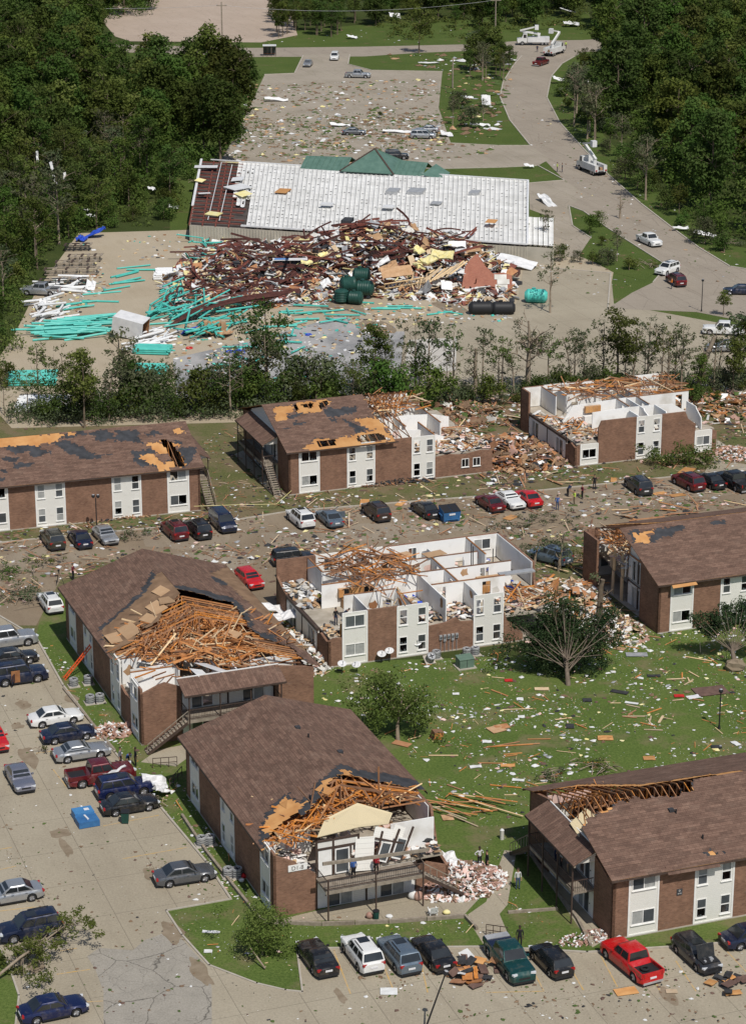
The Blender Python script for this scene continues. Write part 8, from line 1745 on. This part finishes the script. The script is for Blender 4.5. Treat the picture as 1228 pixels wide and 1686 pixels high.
# bus shelter
sh=empty('bus_shelter',G(444,92),.05,'small bus shelter on the grass beside the top road','bus shelter'); MB().box(-1.6,1.6,-1,1,2.4,2.55).build('roof',M_METW,sh)
for x in (-1.45,-.5,.5,1.45):
    for y in (-.85,.85): MB().box(x-.05,x+.05,y-.05,y+.05,0,2.4).build('post',M_TRIMB,sh)
for x0 in (-1.4,-.45,.55): MB().box(x0,x0+.85,.84,.86,.2,2.3).build('pane',M_GLASS,sh)
MB().box(-1.2,1.2,.4,.75,.42,.5).build('bench',M_LUMD,sh)
# chair, bags and small things before the front block
ch=empty('lounge_chair',G(712,1508),math.radians(-80),'white lounge chair on the patio of the front block','chair')
for k in range(5): piece('seat_slat',(-.35+.17*k,0,.38),(.13,.55,.03),None,M_TRIMW,ch)
for k in range(4): piece('back_slat',(.46+.08*k,0,.48+.17*k),(.03,.55,.13),Matrix.Rotation(.45,3,'Y'),M_TRIMW,ch)
for x in (-.35,.4):
    for y in (-.26,.26): MB().box(x-.03,x+.03,y-.03,y+.03,0,.37).build('leg',M_TRIMW,ch)
for y in (-.3,.3): MB().box(-.35,.5,y-.03,y+.03,.56,.60).build('armrest',M_TRIMW,ch)
def bag(px,r,h,mat,label,name='bag',cat='bag',z=0):
    m=MB(); m.sphere((0,0,h*.45),(r,r*.85,h*.5),10,7); o=m.build(name,mat,smooth=2)
    for v in o.data.vertices: v.co*=1+.22*nz(v.co.x*4+px[0],v.co.y*4,v.co.z*4); v.co.z=max(v.co.z,0)
    P=G(*px); o.location=(P.x,P.y,z); tag(o,label,cat)
bag((680,1480),.4,.8,M_WHT,'white plastic bag under the balcony'); bag((688,1482),.35,.8,M_PINKB,'pinkish bag beside the white one under the balcony'); bag((608,1512),.28,.55,M_PINKB,'pink bundle on the patio edge'); bag((735,1505),.3,.35,M_INSY,'yellowish bundle beside the lounge chair'); bag((641,1510),.3,.2,M_WHT,'white basin on the patio edge'); bag((402,1446),.22,.45,M_REDC,'red can beside the air conditioners'); bag((398,1452),.22,.3,M_WHT,'white jug beside the air conditioners')
bk=empty('trash_bin',G(619,1514),0,'dark bin standing on the patio edge','bin'); MB().cyl((0,0,0),(0,0,.7),.2,.25,n=10).build('bin_body',M_TANKG,bk,smooth=.6); MB().cyl((0,0,.7),(0,0,.75),.26,n=10).build('rim',M_BLKP,bk)
bk=empty('trash_bin',G(207,1355),0,'dark green wheeled bin beside the tipped dumpster','bin'); m=MB(); m.add([(-.25,-.25,.08),(.25,-.25,.08),(.25,.25,.08),(-.25,.25,.08),(-.32,-.32,.95),(.32,-.32,.95),(.32,.36,1.0),(-.32,.36,1.0)],CUBE_F); m.build('bin_body',M_TANKG,bk); MB().box(-.34,.34,-.35,.4,1.0,1.05).build('lid',M_BLKP,bk)
for x in (-.2,.2): MB().cyl((x-.04,.3,.1),(x+.04,.3,.1),.1,n=10).build('wheel',M_TYRE,bk)
# red sofa lying in the front block
sf=empty('sofa',B_F.world(2.6,11.6,2.9),math.radians(40),'red sofa tipped up on the open floor of the front block','sofa')
m=MB(); m.box(-1.0,1.0,-.45,.45,.1,.45); m.build('seat',M_REDC,sf); MB().box(-1.0,1.0,.3,.55,.45,1.0).build('backrest',M_REDC,sf)
for s_ in (-1,1): MB().box(s_*.85,s_*1.08,-.45,.5,.1,.68).build('armrest',M_REDC,sf)
for x in (-.48,.48): MB().box(x-.44,x+.44,-.43,.28,.452,.58).build('cushion',M_REDC,sf)
sf.rotation_euler=(.25,.3,math.radians(30)); sf.location.z=3.1
for i,(u,v,z,m_,lb) in enumerate(((3.0,10.6,3.0,M_REDC,'red clothes heap on the open floor of the front block'),(2.2,12.8,2.9,M_BLK,'black clothes heap beside the red sofa'))):
    p=B_F.world(u,v,z); m=MB(); m.sphere((0,0,.25),(.8,.6,.4),10,6); o=m.build('clothes_heap',m_,smooth=2); o.location=p
    for vv in o.data.vertices: vv.co*=1+.3*nz(vv.co.x*3+i*9,vv.co.y*3,vv.co.z*3)
    tag(o,lb,'clothes')
bx_=empty('wooden_crate',G(718,1216),.4,'small brown wooden cabinet on the lawn right of the tree','cabinet'); MB().box(-.45,.45,-.35,.35,.02,.75).build('cabinet_body',M_LUMD,bx_); MB().box(-.4,.4,-.375,-.352,.08,.70).build('cabinet_door',M_LUM,bx_); bx_.rotation_euler=(.1,.15,.4)
st=empty('utility_pedestal',G(826,1382),0,'short white cable pedestal near the walk','pedestal'); MB().cyl((0,0,0),(0,0,.8),.16,n=10).build('post_body',M_DRYD,st,smooth=.6); MB().cyl((0,0,.8),(0,0,.9),.18,.1,n=10).build('cap',M_WHT,st)
# ================================================================== people
SKIN=NT('skin').done((.42,.24,.16),.6); SKIND=NT('dark_skin').done((.10,.055,.035),.6); HAIR=NT('hair').done((.03,.02,.015),.7)
CLO={k:speck('cloth_'+k,tuple(q*.75 for q in c),c,6,.9) for k,c in {'white':(.62,.62,.60),'black':(.02,.02,.022),'navy':(.02,.03,.07),'blue':(.05,.12,.35),'red':(.40,.02,.03),'hivis':(.55,.75,.10),'grey':(.16,.16,.17),'jeans':(.06,.09,.16),'khaki':(.28,.22,.14),'maroon':(.14,.015,.03),'orange':(.65,.20,.03)}.items()}
POSE={}
def pose_mesh(kind):
    if kind in POSE: return POSE[kind]
    bend={'bend':.9,'walk':.08}.get(kind,0.0); J=[]; E=[]; mt=[]
    def j(x,y,z,r,m,p=None,up=False):
        if bend and up: dz=z-.95; y,z=y-dz*math.sin(bend),.95+dz*math.cos(bend)+ (y*math.sin(bend))
        J.append((x,y,z,r,m)); 
        if p is not None: E.append((p,len(J)-1))
        return len(J)-1
    pv=j(0,0,.95,.135,'p'); wa=j(0,0,1.10,.13,'s',pv,1); chs=j(0,.01,1.30,.15,'s',wa,1); nk=j(0,0,1.47,.055,'k',chs,1); hb=j(0,-.015,1.55,.072,'k',nk,1); ht=j(0,-.01,1.66,.088,'k',hb,1); j(0,0,1.74,.06,'k',ht,1)
    hands=[]
    for s_ in (-1,1):
        sh_=j(s_*.185,0,1.40,.062,'s',chs,1)
        el,wr,pa={'stand':((.24,.03,1.12),(.25,-.04,.88),(.25,-.06,.80)),'akimbo':((.40,.10,1.18),(.24,-.06,1.05),(.19,-.10,1.02)),'walk':((.23,s_*.14,1.14),(.24,s_*.16-.08,.92),(.24,s_*.18-.10,.84)),'carry':((.25,-.05,1.13),(.20,-.28,1.12),(.17,-.36,1.13)),'bend':((.22,-.08,1.12),(.2,-.2,.92),(.19,-.24,.86))}[kind]
        e=j(s_*el[0],el[1],el[2],.045,'s',sh_,1); w_=j(s_*wr[0],wr[1],wr[2],.032,'k',e,1); q=j(s_*pa[0],pa[1],pa[2],.042,'k',w_,1); hands.append((J[w_],J[q]))
        st_=.17*s_ if kind=='walk' else 0.0
        h_=j(s_*.10,0,.86,.095,'p',pv); kn=j(s_*.11,-.03-st_*.7,.50,.065,'p',h_); an=j(s_*.12,.02-st_*1.6+(.05 if st_<0 else 0),.10,.046,'p',kn); j(s_*.13,-.13-st_*1.6,.045,.042,'h',an)
    me=bpy.data.meshes.new('body'); me.from_pydata([q[:3] for q in J],E,[]); o=bpy.data.objects.new('body',me); col.objects.link(o)
    sm=o.modifiers.new('skin','SKIN'); sm.use_smooth_shade=True
    for i,d in enumerate(me.skin_vertices[0].data): d.radius=(J[i][3],J[i][3]*(.8 if J[i][4]=='s' and i in(wa,chs) else 1)); d.use_root=(i==0)
    sb_=o.modifiers.new('sub','SUBSURF'); sb_.levels=1; sb_.render_levels=1
    dg=bpy.context.evaluated_depsgraph_get(); me2=bpy.data.meshes.new_from_object(o.evaluated_get(dg)); bpy.data.objects.remove(o)
    bm=bmesh.new(); bm.from_mesh(me2); idx={'k':0,'s':1,'p':2,'h':3}; jc=[Vector(q[:3]) for q in J]
    for f in bm.faces:
        c=f.calc_center_median(); k=min(range(len(J)),key=lambda i:(jc[i]-c).length-J[i][3]*.5); f.material_index=idx[J[k][4]]; f.smooth=True
    tmp=MB()
    for (w_,q) in hands:
        a=Vector(w_[:3]); b_=Vector(q[:3]); d=(b_-a).normalized(); sx=frame(d)@Vector((0,1,0))
        for k,(o_,L) in enumerate(((-.028,.07),(-.009,.08),(.009,.075),(.028,.06))): p=b_+sx*o_+d*.02; tmp.path([p,p+d*L*.6,p+d*L*.95+Vector((0,-.02,0))],[.010,.009,.007],5)
        p=a.lerp(b_,.6)+sx*.03; tmp.path([p,p+sx*.03+d*.03,p+sx*.03+d*.06],[.011,.010,.007],5)
    hd=jc[5]; tmp.sphere(hd+Vector((0,-.10,-.02)),(.013,.02,.018),6,4)
    for s_ in (-1,1): tmp.sphere(hd+Vector((s_*.092,0,-.01)),(.012,.022,.03),6,4)
    vs=[bm.verts.new(v) for v in tmp.v]
    for f in tmp.f: bm.faces.new([vs[i] for i in f]).material_index=0
    em=MB()
    for s_ in (-1,1): em.sphere(hd+Vector((s_*.033,-.083,.015)),(.012,.008,.008),6,4)
    em.box(hd.x-.025,hd.x+.025,hd.y-.092,hd.y-.082,hd.z-.062,hd.z-.054)
    vs=[bm.verts.new(v) for v in em.v]
    for f in em.f: bm.faces.new([vs[i] for i in f]).material_index=3
    bm.to_mesh(me2); bm.free()
    hm=MB(); hm.sphere(hd+Vector((0,.018,.035)),(.098,.10,.088),10,7); ho=hm.build('hair',HAIR,smooth=2); hme=ho.data; bpy.data.objects.remove(ho)
    POSE[kind]=(me2,hme); return POSE[kind]
def person(px,face,kind,shirt,pants,label,z=0.0,skin=SKIN,pos=None,hat=None):
    bm_,hm=pose_mesh(kind); P=Vector(pos) if pos is not None else G(*px)+Vector((0,0,z)); o=empty('person',P,math.radians(face+90),label,'person')
    o.location.z=P.z+.02
    me=bm_.copy()
    for m_ in (skin,CLO[shirt],CLO[pants],M_BLKP): me.materials.append(m_)
    b_=bpy.data.objects.new('body',me); col.objects.link(b_); b_.parent=o
    h=bpy.data.objects.new('hair' if not hat else 'hard_hat',hm); col.objects.link(h); h.parent=o
    if hat: h.material_slots[0].link='OBJECT'; h.material_slots[0].material=hat
person((199,1262),-20,'stand','grey','black','person in grey standing left of the group at the burst block'); person((211,1262),-60,'bend','blue','navy','person in blue bending in the middle of the group at the burst block'); person((224,1262),200,'stand','black','black','person in black standing right of the group at the burst block',skin=SKIND)
person(None,120,'stand','blue','black','person in blue top on the balcony of the front block',pos=B_F.world(-1.0,5.9,2.58),skin=SKIND); person(None,60,'stand','red','black','person in red top on the balcony of the front block',pos=B_F.world(-1.0,7.7,2.58),skin=SKIND)
person((789,1428),-60,'akimbo','white','black','person in white shirt with hand on hip by the rubble',skin=SKIND); person((801,1434),200,'stand','black','black','person in black beside the one in white by the rubble'); person((852,1464),-80,'stand','white','jeans','person in white shirt and jeans on the lawn by the right front block')
person(None,200,'stand','grey','navy','person in grey on the dark balcony of the right front block',pos=B_G.world(-.8,8.2,2.58)); person(None,190,'stand','white','black','person in white on the dark balcony of the right front block',pos=B_G.world(-.9,7.0,2.58)); person(None,170,'stand','blue','khaki','person in blue on the dark balcony of the right front block',pos=B_G.world(-.8,6.0,2.58))
person((855,1560),-90,'stand','black','black','person in black standing at the green pickup',skin=SKIND)
person((917,283),0,'stand','hivis','navy','worker in yellow vest on the curved road'); person((925,284),180,'stand','grey','navy','worker in grey beside the one in the yellow vest'); person((931,80),-90,'stand','hivis','navy','worker in yellow vest at the top of the road'); person((884,86),-90,'stand','navy','navy','worker in dark clothes at the far bucket truck')
person((978,806),-100,'stand','black','black','person in black standing apart before the roofless right block'); person((945,832),-160,'carry','hivis','khaki','person in bright yellow shirt carrying something on the street',skin=SKIN); person((958,822),200,'carry','maroon','black','person in maroon top carrying a board on the street'); person((934,818),30,'bend','navy','black','person in navy bending beside the carriers'); person((917,840),-90,'stand','blue','jeans','person in blue clothes near the red sedan')
person(None,-60,'stand','black','navy','person in dark clothes in the open room of the centre block',pos=B_E.world(1.9,3.4,2.7)); person(None,-30,'bend','navy','black','person bending in the open room of the centre block',pos=B_E.world(2.9,3.9,2.7)); person(None,-100,'bend','hivis','black','person in bright yellow jacket at the back of the open flat',pos=B_E.world(2.2,8.6,2.7)); person(None,-60,'stand','black','black','person in black at the kitchen of the open flat',pos=B_E.world(4.4,5.2,2.7))
person((121,955),-20,'carry','maroon','black','photographer in maroon top at the tripod behind the burst block'); person((1105,476),170,'carry','orange','navy','person in orange beside the dark red car')
tr_=empty('tripod',G(98,962),0,'black camera tripod left of the photographer','tripod')
for k in range(3): a=2*PI*k/3; MB().bar((.5*math.cos(a),.5*math.sin(a),0),(0,0,1.4),.04,.04).build('leg',M_BLKP,tr_)
MB().box(-.1,.1,-.08,.08,1.4,1.58).build('camera_body',M_BLKP,tr_)
